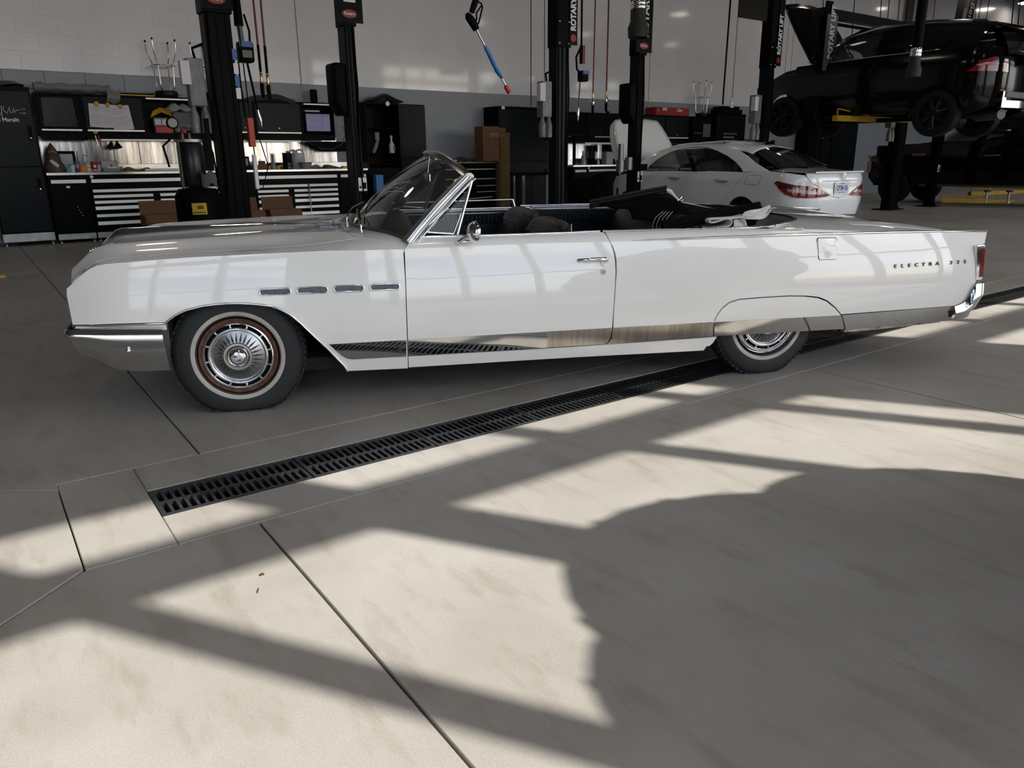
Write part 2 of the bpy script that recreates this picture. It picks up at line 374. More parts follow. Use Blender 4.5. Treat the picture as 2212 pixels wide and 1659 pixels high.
# ================================================================== white convertible (local x rearward, y to its far side)
car = thing('convertible_car', 'long white vintage convertible with its black top folded down, parked across the drain', 'car', CO, CYAW)
YM = .91
LEAN = .026                      # the soft near front tyre lets the body lean towards it
def lean_(y): return LEAN*(YM+.08-abs(y-YM))
EX, EY, EZ = .677, -4.17, CAMH
def yin(x, z):
    d = 0.
    if z > .53: d += .50*(z-.53)**2
    if z < .45: d += .70*(.45-z)**2
    if x < -.40: d += .30*(-.40-x)**2 + .9*max(0, -.6-x)**2
    if x > 4.2: d += .10*(x-4.2)**2
    return d
def sd(off=0., flip=False):
    def fn(x, z):
        d = yin(x, z); k = 1+(d)/4.09
        x2 = EX+(x-EX)*k; z2 = EZ-(EZ-z)*k; y = -.08+d-off
        return (x2, 2*YM-y if flip else y, z2)
    return fn
def side(name, outl, m, off=0., dep=.03, parent=None, du=.09, dv=.05):
    out = []
    for fl_ in (False, True):
        out.append(patch(name, outl, sd(off, fl_), m, parent[fl_] if isinstance(parent, (list, tuple)) else (parent or car), du, dv, depth=(0, -dep if fl_ else dep, 0)))
    return out
crest = [(-.721, .548), (-.7235, .697), (-.719, .732), (-.68, .765), (-.642, .798), (-.603, .824), (-.565, .840), (-.522, .848), (-.352, .857), (-.131, .866), (.213, .872), (.548, .877), (.778, .873), (.952, .871)]
CR = [(x, z) for x, z in crest[2:]] + [(1.024, .873), (1.718, .877), (2.113, .874), (4.141, .869), (4.63, .857)]
arch = [(-.290, .534), (-.262, .555), (-.227, .577), (-.177, .599), (-.093, .617), (-.03, .622), (.028, .624), (.09, .622), (.154, .616), (.244, .600), (.290, .580), (.335, .552), (.384, .504), (.451, .425), (.517, .350), (.598, .247), (.613, .217)]
fender = side('front_fender', crest + [(.954, .719), (.945, .210), (.613, .217)] + arch[::-1][1:] + [(-.72, .544)], PAINT)
for f_ in (0, 1):          # bright moulding on the arch lip and under the fender nose
    fn = sd(.006, f_)
    MB().tube([fn(x, z) for x, z in arch], .0055, 8).build('arch_moulding', CHROME, fender[f_], smooth=60)
    fn = sd(.004, f_)
    MB().tube([fn(x, z) for x, z in [(-.722, .545), (-.5, .541), (-.29, .536)]], .0075, 8).build('nose_moulding', CHROME, fender[f_], smooth=60)
for k in range(4):
    x0 = .194+.190*k; wd = .158
    zc_ = .6745
    for f_ in (0, 1):
        fn = sd(.004, f_); rr = .016
        ol = [(x0+rr+wd*0+(wd-2*rr)*(1 if math.cos(a) > 0 else 0)+rr*math.cos(a), zc_+rr*math.sin(a)) for a in [2*PI*i/20+.01 for i in range(20)]]
        po = MB().tube([fn(x, z) for x, z in ol], .0042, 8, closed=True).build('porthole', CHROME, fender[f_], smooth=60)
        patch('recess', ol, sd(.0015, f_), mat('porthole recess', (.10, .11, .125), .12, 1., bump=.4, bscale=200), po, .2, .1)
# --- doors
dr_low = [(2.098, .280), (2.120, .292), (2.137, .318), (2.143, .36), (2.146, .412), (2.151, .52), (2.155, .616), (2.156, .704), (2.150, .77), (2.141, .815), (2.128, .85), (2.113, .874)]
door = side('door', [(.960, .873), (.9585, .719), (.951, .285)] + dr_low + [(1.718, .879), (1.35, .876), (1.024, .873)], PAINT, dep=.035)
# shoulder strips from the crest up to the belt (door, then quarter)
def ycrest(x): return sd()(x, interp(CR, x))[1]
def shoulder(x, v, flip):
    zc_ = interp(CR, x); a = sd()(x, zc_); yb = .030 if x < 2.9 else .030+.0*(x-2.9)
    zb = interp([(.95, .90), (1.02, .918), (1.37, .915), (2.1, .916), (2.9, .912), (3.3, .905), (3.7, .89), (4.7, .86)], x)
    e = math.sin(v*PI/2)
    y = a[1]+(yb-a[1])*(1-math.cos(v*PI/2))*.55+(yb-a[1])*v*.45; z = a[2]+(zb-a[2])*(.35*v+.65*e)
    return (a[0], 2*YM-y if flip else y, z)
for f_ in (0, 1):
    fn = lambda x, v, f_=f_: shoulder(x, v, f_)
    patch('door_shoulder', [(.962, 0), (2.112, 0), (2.104, .4), (2.096, 1), (1.0, 1), (.985, .5)], fn, PAINT, door[f_], .1, .2, depth=(0, 0, -.02))
    s_ = -1 if f_ else 1; y0 = lambda y: 2*YM-y if f_ else y
    MB().tube([(1.0, y0(.034), .921), (1.4, y0(.034), .919), (1.75, y0(.034), .920), (2.095, y0(.034), .920)], .0075, 8).build('belt_moulding', CHROME, door[f_], smooth=60)
    # handle, push button, lock
    fn = sd(.0, f_)
    p0, p1, p2 = fn(1.935, .782), fn(2.02, .790), fn(2.085, .792)
    yo = -s_*.0
    def off(p, d): return (p[0], p[1]-s_*d, p[2])
    h = MB().tube([off(fn(1.932, .778), .004), off(fn(1.945, .781), .022), off(fn(2.02, .7845), .032), off(fn(2.08, .783), .028), off(fn(2.105, .778), .010)], [.009, .0085, .010, .012, .009], 10)
    h.tube([off(fn(2.085, .765), .0), off(fn(2.085, .765), .022)], [.028, .020], 20)
    ho = h.build('door_handle', CHROME, door[f_], smooth=50)
    MB().tube([off(fn(2.088, .764), .02), off(fn(2.088, .764), .032)], [.014, .012], 16).build('door_lock', CHROME, door[f_], smooth=50)
    MB().tube([off(fn(2.083, .705), 0), off(fn(2.083, .705), .006)], [.0155, .014], 20).build('door_lock', mat('satin chrome', (.62, .62, .6), .3, 1.), door[f_], smooth=40)
# --- quarter panel with fin
sk = [(2.788, .375), (2.793, .390), (2.809, .424), (2.838, .462), (2.879, .492), (2.944, .509), (3.088, .5135), (3.284, .5145), (3.398, .508), (3.485, .495), (3.545, .472), (3.611, .425), (3.655, .378)]
qrear = [(4.481, .392), (4.537, .409), (4.569, .437), (4.590, .477), (4.604, .526), (4.613, .564), (4.600, .60), (4.585, .765), (4.596, .779), (4.628, .783), (4.630, .857)]
quarter = side('quarter_panel', [(2.122, .873), (2.136, .845), (2.150, .812), (2.1605, .77), (2.1645, .704), (2.160, .616), (2.155, .50), (2.152, .372)] + sk + qrear + [(4.141, .869), (3.736, .873), (3.289, .875), (2.749, .876), (2.258, .875)], PAINT)
sk2 = [(x+(.006 if x < 3.2 else -.006), z-.007) for x, z in sk]
skirt = side('fender_skirt', sk2[1:-1] + [(3.649, .376), (3.674, .300), (3.680, .283), (2.800, .289), (2.788, .376)], PAINT, off=-.001)
for f_ in (0, 1):
    y0 = lambda y: 2*YM-y if f_ else y
    fn = lambda x, v, f_=f_: shoulder(x, v, f_)
    patch('quarter_shoulder', [(2.118, 0), (3.0, 0), (3.35, 0), (3.35, 1), (2.9, 1), (2.104, 1), (2.110, .4)], fn, PAINT, quarter[f_], .1, .2, depth=(0, 0, -.02))
    f2 = sd(.002, f_)
    MB().tube([f2(x, z) for x, z in [(2.25, .8755), (2.5, .877), (2.75, .878), (3.29, .878), (3.74, .876), (4.14, .872), (4.628, .860)]], [.002, .006, .0075, .0075, .0075, .0075, .0065], 8).build('fin_moulding', CHROME, quarter[f_], smooth=60)
    # fuel door (near side only)
    if not f_:
        fo = [(3.434, .857), (3.552, .855), (3.566, .845), (3.578, .729), (3.570, .722), (3.462, .722), (3.453, .730), (3.427, .848)]
        patch('fuel_door_gap', fo, sd(.0008, 0), mat('gap line', (.02, .02, .02), .8), quarter[0], .2, .1)
        cx_, cz_ = 3.503, .789
        def fd(x, z): 
            p = sd(.005, 0)(x, z); d = .002*math.sin((x-3.43)*38)*math.sin((z-.72)*40); return (p[0], p[1]+d, p[2])
        patch('fuel_door', [(cx_+(x-cx_)*.95, cz_+(z-cz_)*.95) for x, z in fo], fd, PAINT, quarter[0], .012, .012)
# bright trim strips low on the side
strips = [('side_trim', [(.526, .375), (.944, .375), (.9385, .281), (.646, .283), (.615, .290), (.592, .305)], STEEL, fender),
          ('side_trim', [(.955, .376), (1.75, .376), (1.75, .281), (.951, .285)], STEEL, door),
          ('side_trim', [(1.75, .376), (2.141, .376), (2.137, .322), (2.120, .294), (2.098, .281), (1.75, .281)], STEELS, door),
          ('side_trim', [(2.148, .376), (2.783, .373), (2.789, .287), (2.10, .279), (2.124, .288), (2.143, .315)], STEELS, quarter),
          ('side_trim', [(2.790, .374), (3.651, .373), (3.682, .283), (2.798, .288)], STEEL, skirt),
          ('side_trim', [(3.659, .373), (4.479, .391), (4.462, .296), (3.700, .276)], STEEL, quarter)]
for nme, ol, m_, par in strips: side(nme, ol, m_, off=.005, dep=.01, parent=par, du=.2, dv=.03)
rk = side('rocker_panel', [(.951, .277), (1.9, .273), (2.790, .280), (2.775, .255), (2.739, .199), (1.914, .209), (.950, .213)], PAINT, off=-.006, dep=.05)
side('rear_foot', [(2.795, .281), (2.823, .280), (2.795, .240), (2.777, .225), (2.752, .224), (2.760, .245)], PAINT, off=-.008, dep=.05)
patch('sill_rust', [(3.70, .279), (4.40, .297), (4.40, .283), (3.95, .262), (3.70, .256)], sd(-.012, 0), mat('rusting white paint', (.62, .60, .56), .6, col2=(.22, .085, .035), vscale=14), car, .1, .05, depth=(0, .03, 0))
# lettering on the fin
LET = mat('dark chrome letters', (.12, .12, .125), .25, 1.)
lt = 'ELECTRA 225'; lx = [3.996+i*.0505 for i in range(11)]
for i, ch in enumerate(lt):
    if ch == ' ': continue
    x = lx[i]; p = sd(.003, 0)(x, .662+.001*i)
    text('letter', ch, .031, LET, quarter[0], loc=p, M=axes((1, 0, 0), (0, 0, 1), (0, -1, 0)), ext=.002, bold=.0005, sx=1.2)
# --- tops: hood, fender tops, cowl
def xf(u): return -.72-.155*(1-min(1, abs(u))**2)
def ztop(x, y):
    u = (y-YM)/.930; a = min(1, abs(u)); fx = xf(u)
    k = sm((x-.2)/.6); xx = min(x, -.72+(x-fx)) if x < 0 else x
    if x < 0: xx = -.72+(x-fx)*(1+0*a); xx = xx+(x-xx)*sm((x+.5)/.5)
    zc_ = interp(CR, max(-.719, xx))-.0075
    n_ = 3+6*sm((x-.5)/.45)
    h = interp([(-.9, .045), (-.7, .055), (-.3, .058), (.3, .068), (.6, .078), (1, .078)], x)
    z = zc_+h*(1-a**n_)
    am = .022*(1-sm((x-.25)/.45))
    z += am*math.exp(-((a-.60)/.085)**2) - am*.6*math.exp(-((a-.80)/.09)**2)
    z += .020*(1-sm((x-.1)/.5))*math.exp(-(a/.05)**2)
    return z - lean_(y)
def topf(x, y): return (x, y, ztop(x, y))
def ytop(x): return sd()(x, interp(CR, x))[1]
arcw = [(y/10.) for y in range(0)]
hb = lambda y: .572+.150*abs((y-YM)/.775)**2.2
yy = [YM+.770*(i/14.) for i in range(-14, 15)]
hood = patch('hood', [(xf((y-YM)/.93)+.0, y) for y in yy] + [(hb(y), y) for y in yy[::-1]], topf, PAINT, car, .05, .035, depth=(0, 0, -.025))
for f_ in (0, 1):
    g = lambda x, y, f_=f_: (lambda q: (q[0], 2*YM-q[1] if f_ else q[1], q[2]))(topf(x, y))
    xs_ = [-.70, -.66, -.60, -.5, -.35, -.1, .2, .5, .8, .952]
    ol = [(x, ytop(x)) for x in xs_] + [(.985, .010), (.998, .022), (.90, .050), (.83, .075), (.72, .130)] + [(x, .131) for x in (.4, 0, -.4, -.70)]
    patch('fender_top', ol, g, PAINT, fender[f_], .06, .03, depth=(0, 0, -.02))
def wb_(u): return .70+.30*abs(u)**2.2            # windshield foot
us = [i/16. for i in range(-16, 17)]
ol = [(hb(y)+.006, y) for y in yy] + [(.88, 2*YM-.058)] + [(wb_(u)+.0, YM+.885*u) for u in us[::-1]] + [(.88, .058)]
cowl = patch('cowl', ol, topf, PAINT, car, .04, .05, depth=(0, 0, -.02))
# hood spear
sp = MB(); pts = []
sp.grid(lambda u, v: (lambda x: (x, YM+(v-.5)*interp([(-.9, .07), (-.8, .11), (-.6, .10), (-.2, .06), (.3, .025), (.45, .008)], x)*1., ztop(x, YM)+.004+interp([(-.87, .0), (-.72, .036), (-.5, .028), (-.1, .016), (.45, .002)], x)*(1-abs(2*v-1)**1.4)))(-.86+1.31*u), 60, 8)
sp.build('hood_spear', CHROME, hood, smooth=60)
for q in (-.05, .0, .05): MB().lathe([(0, .012), (.009, .006), (.010, 0)], (-.872, YM+q, .80), 'X', 12).build('hood_letter', CHROME, hood, smooth=60)
# nose face and grille
def nosef(y, v):
    u = (y-YM)/.93; zt = ztop(xf(u), y); return (xf(u)+.0+.02*(1-v), y, .50+(zt-.50)*v)
patch('nose_panel', [(YM-.92, 0), (YM+.92, 0), (YM+.92, 1), (YM-.92, 1)], nosef, mat('grille black', (.02, .02, .022), .4, .5), car, .08, .2)
gr_ = MB()
for k in range(5): gr_.tube([(xf((y-YM)/.93)-.012, y, .565+.035*k) for y in [YM-.5+.1*i for i in range(11)]], .006, 6)
gr_.build('grille', CHROME, car, smooth=60)
gl = MB().tube([(xf((y-YM)/.93)+.012, y, .745) for y in [YM-.42+.042*i for i in range(21)]], [.02]*21, 8); gl.build('grille_bar', CHROMED, car, smooth=60)
for sy in (-.80, -.62, .62, .80):
    y = YM+sy; x = xf(sy/.93)+.06
    hl = MB().lathe([(.075, .04), (.085, .0), (.085, -.02), (.078, -.025)], (x, y, .665), 'X', 28).build('headlight', CHROME, car, smooth=60)
    MB().lathe([(.078, -.02), (.06, -.032), (.03, -.038), (0, -.040)], (x, y, .665), 'X', 28).build('lens', mat('headlight glass', (.7, .72, .74), .05, spec=.8), hl, smooth=60)
# --- front bumper (wraps round to the wheel arch)
def bump(u, v):
    # u 0..1 along near side -> front -> far side ; v 0..1 bottom -> top
    side_l = .46; half = .93
    s_ = (u-.5)*2; a = abs(s_); sg = -1 if s_ < 0 else 1
    if a > .55:
        t = (a-.55)/.45; ang = min(1, t/.28)*PI/2; x = -.86+.13*(1-math.cos(ang))+ max(0, t-.28)/.72*.43; ly = .89+.125*math.sin(ang)
        ly = ly if t < .28 else 1.015-.02*0
        y = YM+sg*(.868+.125*math.sin(ang)); x = -.780+.045*(1-math.cos(ang))+max(0, t-.28)/.72*.432
    else:
        t = a/.55; y = YM+sg*t*.868; x = -.780-.08*(1-t*t)
    lo = interp([(-1, .40), (-.76, .40), (-.733, .385), (-.69, .372), (-.642, .350), (-.611, .325), (-.579, .302), (-.533, .286), (-.45, .276), (-.3, .272)], x)
    if a < .55: lo = .40
    hi = interp([(-1, .528), (-.757, .528), (-.62, .522), (-.307, .505)], x)
    z = lo+(hi-lo)*v
    out = (.020*math.sin(min(1, (1-v)/.42)*PI) if v > .58 else 0) - .05*max(0, (.58-v)/.58)**1.4
    nx, ny = (-1, 0) if a < .55 else (-math.cos(ang), sg*math.sin(ang))
    return (x+nx*out, y+ny*out, z)
bf = MB().grid(bump, 150, 26)
bfo = bf.build('front_bumper', mat('bumper chrome', (.74, .74, .74), .13, 1., bump=.03, bscale=25), car, smooth=80)
MB().lathe([(.0, -.012), (.010, -.009), (.013, 0)], onC(277, 758, -.085), 'Y', 14).build('bumper_bolt', CHROME, bfo, smooth=60)
pt = MB(); pt.grid(lambda u, v: (lambda x: (x, -.062+.05*v, interp([(-.80, .530), (-.62, .524), (-.30, .507)], x)+.020*v))(-.72+.42*u), 10, 4); pt.build('filler_panel', PAINT, bfo, smooth=60)
MB().grid(lambda u, v: (-.715+.425*u, -.052+yin(-.715+.425*u, .53), .495+.048*v), 12, 2).build('filler_panel', PAINT, bfo, smooth=60)
# --- windshield
XC, ZC = 1.22, 1.372
def wtop(u): return Vector((XC+(1.36-XC)*u*u, YM+.75*u, ZC-(ZC-1.238)*abs(u)**2.5-lean_(YM+.75*u)))
def wbase(u): return Vector((wb_(u), YM+.885*u, ztop(wb_(u), YM+.885*u)+.004))
def wsurf(u, v):
    a, b = wbase(u), wtop(u); p = a.lerp(b, v); n_ = Vector((-.55, 0, .83)); return p + n_*(.035*4*v*(1-v))*(1-.75*abs(u)**3)
GLASS = mat('windshield glass', (.05, .052, .048), 0.02, alpha=.62, spec=.9, ior=1.5, coat=1.)
ws = thing('tmp', '', '')
bpy.data.objects.remove(ws)
fro = None
for sg in (-1, 1):       # A pillars, broad and tapering
    fr = MB()
    def pil(t, k, sg=sg):
        p = wsurf(sg*1., t); ww = .026-.008*t
        q = [(-.050, .004), (-.048, .016), (-.02, .024), (.012, .022), (.03, .008), (.03, -.010), (-.02, -.018)][k]
        return (p.x+q[0]*.95, p.y+sg*(q[1]), p.z-q[0]*.22)
    b0 = len(fr.v)
    N_ = 14
    for i in range(N_+1):
        for k in range(7): fr.v.append(pil(i/N_, k))
    for i in range(N_):
        for k in range(7): fr.f.append((b0+i*7+k, b0+i*7+(k+1) % 7, b0+(i+1)*7+(k+1) % 7, b0+(i+1)*7+k))
    q_ = fr.build('windshield_pillar', mat('weathered pillar chrome', (.42, .42, .41), .24, 1., var=.2, vscale=8), car, smooth=45)
    fro = fro or q_
hd = MB(); b0 = len(hd.v); N_ = 36; ringk = [(-.040, .004), (-.014, .020), (.012, .020), (.026, .006), (.022, -.012), (-.02, -.016)]
for i in range(N_+1):
    u = -1.0+2.0*i/N_; p = wsurf(u, 1.)
    for a_, b_ in ringk: hd.v.append((p.x+a_, p.y, p.z+b_))
for i in range(N_):
    for k in range(6): hd.f.append((b0+i*6+k, b0+i*6+(k+1) % 6, b0+(i+1)*6+(k+1) % 6, b0+(i+1)*6+k))
hd.f.append(tuple(b0+k for k in range(6))); hd.f.append(tuple(b0+N_*6+k for k in range(5, -1, -1)))
hd.build('header', MATS['weathered pillar chrome'], fro, smooth=50)
MB().grid(lambda a_, b_: wsurf(-.985+1.97*a_, .005+.985*b_), 40, 16).build('glass', GLASS, fro, smooth=80)
MB().tube([wsurf(-1+i/20., 0)+Vector((-.006, 0, .004)) for i in range(41)], .009, 8).build('lower_seal', mat('dull seal', (.06, .055, .05), .35, .3), fro, smooth=60)
MB().tube([wsurf(-.97+i*.0485, .99) for i in range(41)], .007, 6).build('upper_seal', BLACK, fro, smooth=60)
for sg in (-1, 1):
    rb = MB()
    for o1, rr in ((-.030, .005), (-.004, .0045), (.018, .005)):
        rb.tube([wsurf(sg, t/12.)+Vector((o1+.012, sg*.026, -o1*.5)) for t in range(0, 13)], rr, 8)
    rb.build('pillar_moulding', CHROME, fro, smooth=60)
# header latches
for q in (-.5, .5): MB().box(wtop(q)+Vector((.06, 0, -.025)), (.05, .03, .02)).build('latch', CHROMED, fro, bevel=.004)
# vent windows
for f_ in (0, 1):
    Y = (lambda y: 2*YM-y) if f_ else (lambda y: y)
    a, b, c = Vector((1.075, Y(.035), .925)), Vector((1.262, Y(.040), .923)), Vector((1.366, Y(.120), 1.212))
    vf = MB().tube([b, c], [.0095, .0085], 8).tube([c, c.lerp(a, .5)+Vector((-.004, 0, .006)), a+Vector((-.035, 0, .0))], .008, 8)
    vo = vf.build('vent_window', CHROME, door[f_], smooth=60)
    a2 = a+Vector((.02, 0, .022)); b2 = b+Vector((-.018, 0, .010)); c2 = c+Vector((-.012, 0, -.045))
    g_ = MB(); g_.tube([a2, b2], [.006, .006], 8).tube([b2, c2], .0035, 6).tube([c2, a2], .0035, 6); g_.build('vent_frame', CHROME, vo, smooth=60)
    MB().add([a2, b2, c2], [(0, 1, 2)]).build('glass', mat('vent glass', (.5, .55, .55), 0., alpha=.18, spec=.7), vo)
    MB().add([a+Vector((-.03, .0, -.004)), b+Vector((0, 0, -.004)), b2, a2], [(0, 1, 2, 3)]).build('vent_rubber', BLACK, vo)
# far quarter glass slightly up, near window gone
MB().tube([(1.0, 2*YM-.05, .975), (1.95, 2*YM-.05, .985)], .006, 8).tube([(1.95, 2*YM-.05, .985), (1.965, 2*YM-.05, .93)], .011, 8).build('window_frame', CHROME, door[1], smooth=60)
MB().tube([(2.02, 2*YM-.03, .935), (2.9, 2*YM-.03, .93)], .007, 8).build('belt_moulding', CHROME, quarter[1], smooth=60)
# mirror
mr = MB().tube([(1.245, -.030, .893), (1.30, -.034, .897), (1.345, -.032, .893)], [.006, .017, .005], 12, flat=(1, 1, .6))
mr.tube([(1.262, -.040, .897), (1.30, -.062, .925), (1.330, -.085, .945)], [.013, .009, .008], 10)
mo = mr.build('wing_mirror', CHROME, door[0], smooth=50)
def mirf(c, r0, hx):
    m_ = MB(); pr = [(.0, -.038), (.025, -.034), (.045, -.022), (.056, -.004), (.058, .004), (.054, .008)]
    m_.lathe(pr, (0, 0, 0), 'X', 28); T = Matrix.Translation(c) @ Matrix.Rotation(R(22), 4, 'Z') @ Matrix.Rotation(R(6), 4, 'Y')
    m_.v = [tuple(T @ Vector(v)) for v in m_.v]; return m_
mirf(Vector((1.338, -.095, .955)), 0, 0).build('mirror_shell', CHROME, mo, smooth=50)
gm_ = MB().lathe([(.054, .006), (0, .0065)], (0, 0, 0), 'X', 28); T = Matrix.Translation((1.338, -.095, .955)) @ Matrix.Rotation(R(22), 4, 'Z') @ Matrix.Rotation(R(6), 4, 'Y'); gm_.v = [tuple(T @ Vector(v)) for v in gm_.v]
gm_.build('mirror_glass', mat('mirror glass', (.4, .4, .42), .02, 1.), mo)
# wipers and washer
for (x0, y0_, x1, y1_, z1) in ((.745, .42, .70, .72, 0), (.665, 1.02, .685, 1.36, 0)):
    z0_ = ztop(x0, y0_)
    wv = MB().lathe([(.0, .03), (.010, .028), (.013, .0)], (x0, y0_, z0_), 'Z', 12)
    pA = Vector((x0, y0_, z0_+.025)); u1 = (y1_-YM)/.885; pB = wsurf(u1, .12)+Vector((-.03, 0, .03))
    wv.tube([pA, pA.lerp(pB, .4)+Vector((-.01, 0, .02)), pB], [.006, .005, .004], 6)
    wo = wv.build('wiper_arm', CHROMED, cowl, smooth=50)
    MB().tube([wsurf(u1-.16, .055)+Vector((-.014, 0, .014)), wsurf(u1, .12)+Vector((-.02, 0, .02)), wsurf(u1+.24, .22)+Vector((-.014, 0, .014))], .007, 6).build('wiper_blade', BLACK, wo, smooth=50)
# --- rear deck with fins
def deckz(x, y):
    a = min(1, abs((y-YM)/.93)); zc_ = interp([(3.0, .935), (3.3, .945), (3.7, .945), (4.118, .918), (4.36, .893), (4.6, .855), (4.8, .81)], x)
    ze = interp([(3.0, .905), (3.35, .895), (3.6, .878), (4.0, .850), (4.4, .815), (4.63, .785), (4.8, .76)], x)
    z = ze+(zc_-ze)*(1-a**4.)
    return z + .010*(1-sm((abs(a-.70))/.10))*sm((x-3.75)/.1) - lean_(y)
def rimx(y): return 3.60-.42*abs((y-YM)/.85)**5
dkf = lambda x, y: (x, y, deckz(x, y))
ye = YM-.885
ys = [YM+.85*i/16. for i in range(-16, 17)]
xt = lambda y: 3.78+.05*abs((y-YM)/.74)**2
yt = [YM+.74*i/12. for i in range(-12, 13)]
tail = lambda y: 4.66+.10*(1-((y-YM)/.93)**2)
dk = patch('rear_deck', [(3.18, ye+.035)] + [(rimx(y), y) for y in ys] + [(3.18, 2*YM-ye-.035), (3.35, 2*YM-ye)] + [(tail(2*YM-ye), 2*YM-ye), (tail(YM+.75), YM+.75)] + [(xt(y)-.006, y+(.006 if y > YM else -.006)*0) for y in yt[::-1]] + [(tail(YM-.75), YM-.75), (tail(ye), ye), (3.35, ye)], dkf, PAINT, car, .06, .05, depth=(0, 0, -.03))
tl = patch('trunk_lid', [(xt(y), y*.992+YM*.008) for y in yt] + [(tail(y), y*.992+YM*.008) for y in yt[::-1]], lambda x, y: (x, y, deckz(x, y)+.002), PAINT, car, .06, .05, depth=(0, 0, -.03))
for f_ in (0, 1):       # inner face of each fin
    def finin(x, v, f_=f_):
        zt_ = interp(CR, x)+.004; zb = deckz(x, ye)-.01; y0_ = ytop(x)
        y = y0_+(ye-y0_)*v**1.5; z = zt_+(zb-zt_)*v
        return (x, 2*YM-y if f_ else y, z)
    patch('fin_inner', [(3.35, 0), (4.625, 0), (4.66, 1), (3.35, 1)], finin, PAINT, quarter[f_], .1, .2)
# tail
def tailf(y, v): return (tail(y)-.03*(1-v)**2, y, .33+(deckz(tail(y), y)-.33)*v)
patch('tail_panel', [(YM-.93, 0), (YM+.93, 0), (YM+.93, 1), (YM-.93, 1)], tailf, PAINT, car, .1, .1)
TLM = mat('red lens', (.16, .008, .008), .12, coat=.5, spec=.6)
for f_ in (0, 1):
    Y = (lambda y: 2*YM-y) if f_ else (lambda y: y)
    t_ = MB().prism([(4.590, .770), (4.640, .776), (4.652, .770), (4.672, .560), (4.660, .545), (4.618, .545)], -.066, .30, lambda x, z, y: (x, Y(y), z)).build('tail_light', CHROME, quarter[f_], bevel=.005)
    MB().prism([(4.622, .752), (4.655, .752), (4.676, .568), (4.640, .566)], -.0685, .28, lambda x, z, y: (x, Y(y), z)).build('lens', TLM, t_, bevel=.004)
MB().bb(4.66, 4.70, .35, 1.47, .58, .72).build('tail_grille', CHROMED, car, bevel=.01)
def rb_(u, v):
    s_ = (u-.5)*2; a = abs(s_); sg = -1 if s_ < 0 else 1
    prof = interp([(0, 0), (.5, .02), (1, 0)], v)
    if a > .6:
        t = (a-.6)/.4; ang = min(1, t/.4)*PI/2; y = YM+sg*(.86+.135*math.sin(ang)); x = 4.72-.06*(1-math.cos(ang))-max(0, t-.4)/.6*.185
    else: ang = 0; y = YM+sg*(a/.6)*.86; x = 4.72+.05*(1-(a/.6)**2)
    hi = interp([(4.48, .388), (4.538, .407), (4.573, .440), (4.595, .488), (4.612, .528), (4.66, .530), (4.8, .53)], x)
    lo = interp([(4.48, .304), (4.556, .306), (4.607, .320), (4.646, .354), (4.69, .40), (4.8, .40)], x)
    z = lo+(hi-lo)*v
    # curl upward at the corner: the bar rises toward the tail light
    return (x+prof*(1 if a < .6 else math.cos(ang))-.035*(1-v)*(1 if x > 4.6 else 0), y+sg*prof*math.sin(ang), z)
MB().grid(rb_, 120, 10).build('rear_bumper', mat('rear bumper chrome', (.70, .70, .69), .10, 1.), car, smooth=80)
# --- underbody, wells, exhaust
ub = MB().bb(-.20, 3.72, .06, 2*YM-.06, .20, .27).bb(3.72, 4.35, .2, 2*YM-.2, .30, .36).build('underbody', mat('underbody', (.012, .011, .010), .9), car)
w1 = MB()
w1.bb(-.30, -.285, .03, .45, .20, .66).bb(-.29, .62, .36, .38, .2, .66).bb(-.72, .95, .02, 2*YM-.02, .655, .66)
w1.bb(-.30, -.285, 2*YM-.45, 2*YM-.03, .20, .66).bb(-.29, .62, 2*YM-.38, 2*YM-.36, .2, .66)
w1.bb(.615, .63, .0, .5, .22, .66).bb(.615, .63, 2*YM-.5, 2*YM, .22, .66)
w1.bb(2.78, 3.70, .40, .42, .2, .6).bb(2.78, 3.70, 2*YM-.42, 2*YM-.40, .2, .6).bb(3.70, 3.72, .0, 2*YM, .25, .6).bb(2.76, 2.78, .0, 2*YM, .25, .6)
w1.build('wheel_well', DARK, car)
MB().tube([(2.2, .42, .175), (2.60, .36, .175), (2.72, .33, .165)], .030, 14).build('exhaust_pipe', mat('exhaust steel', (.10, .09, .08), .5, .8), car, smooth=50)
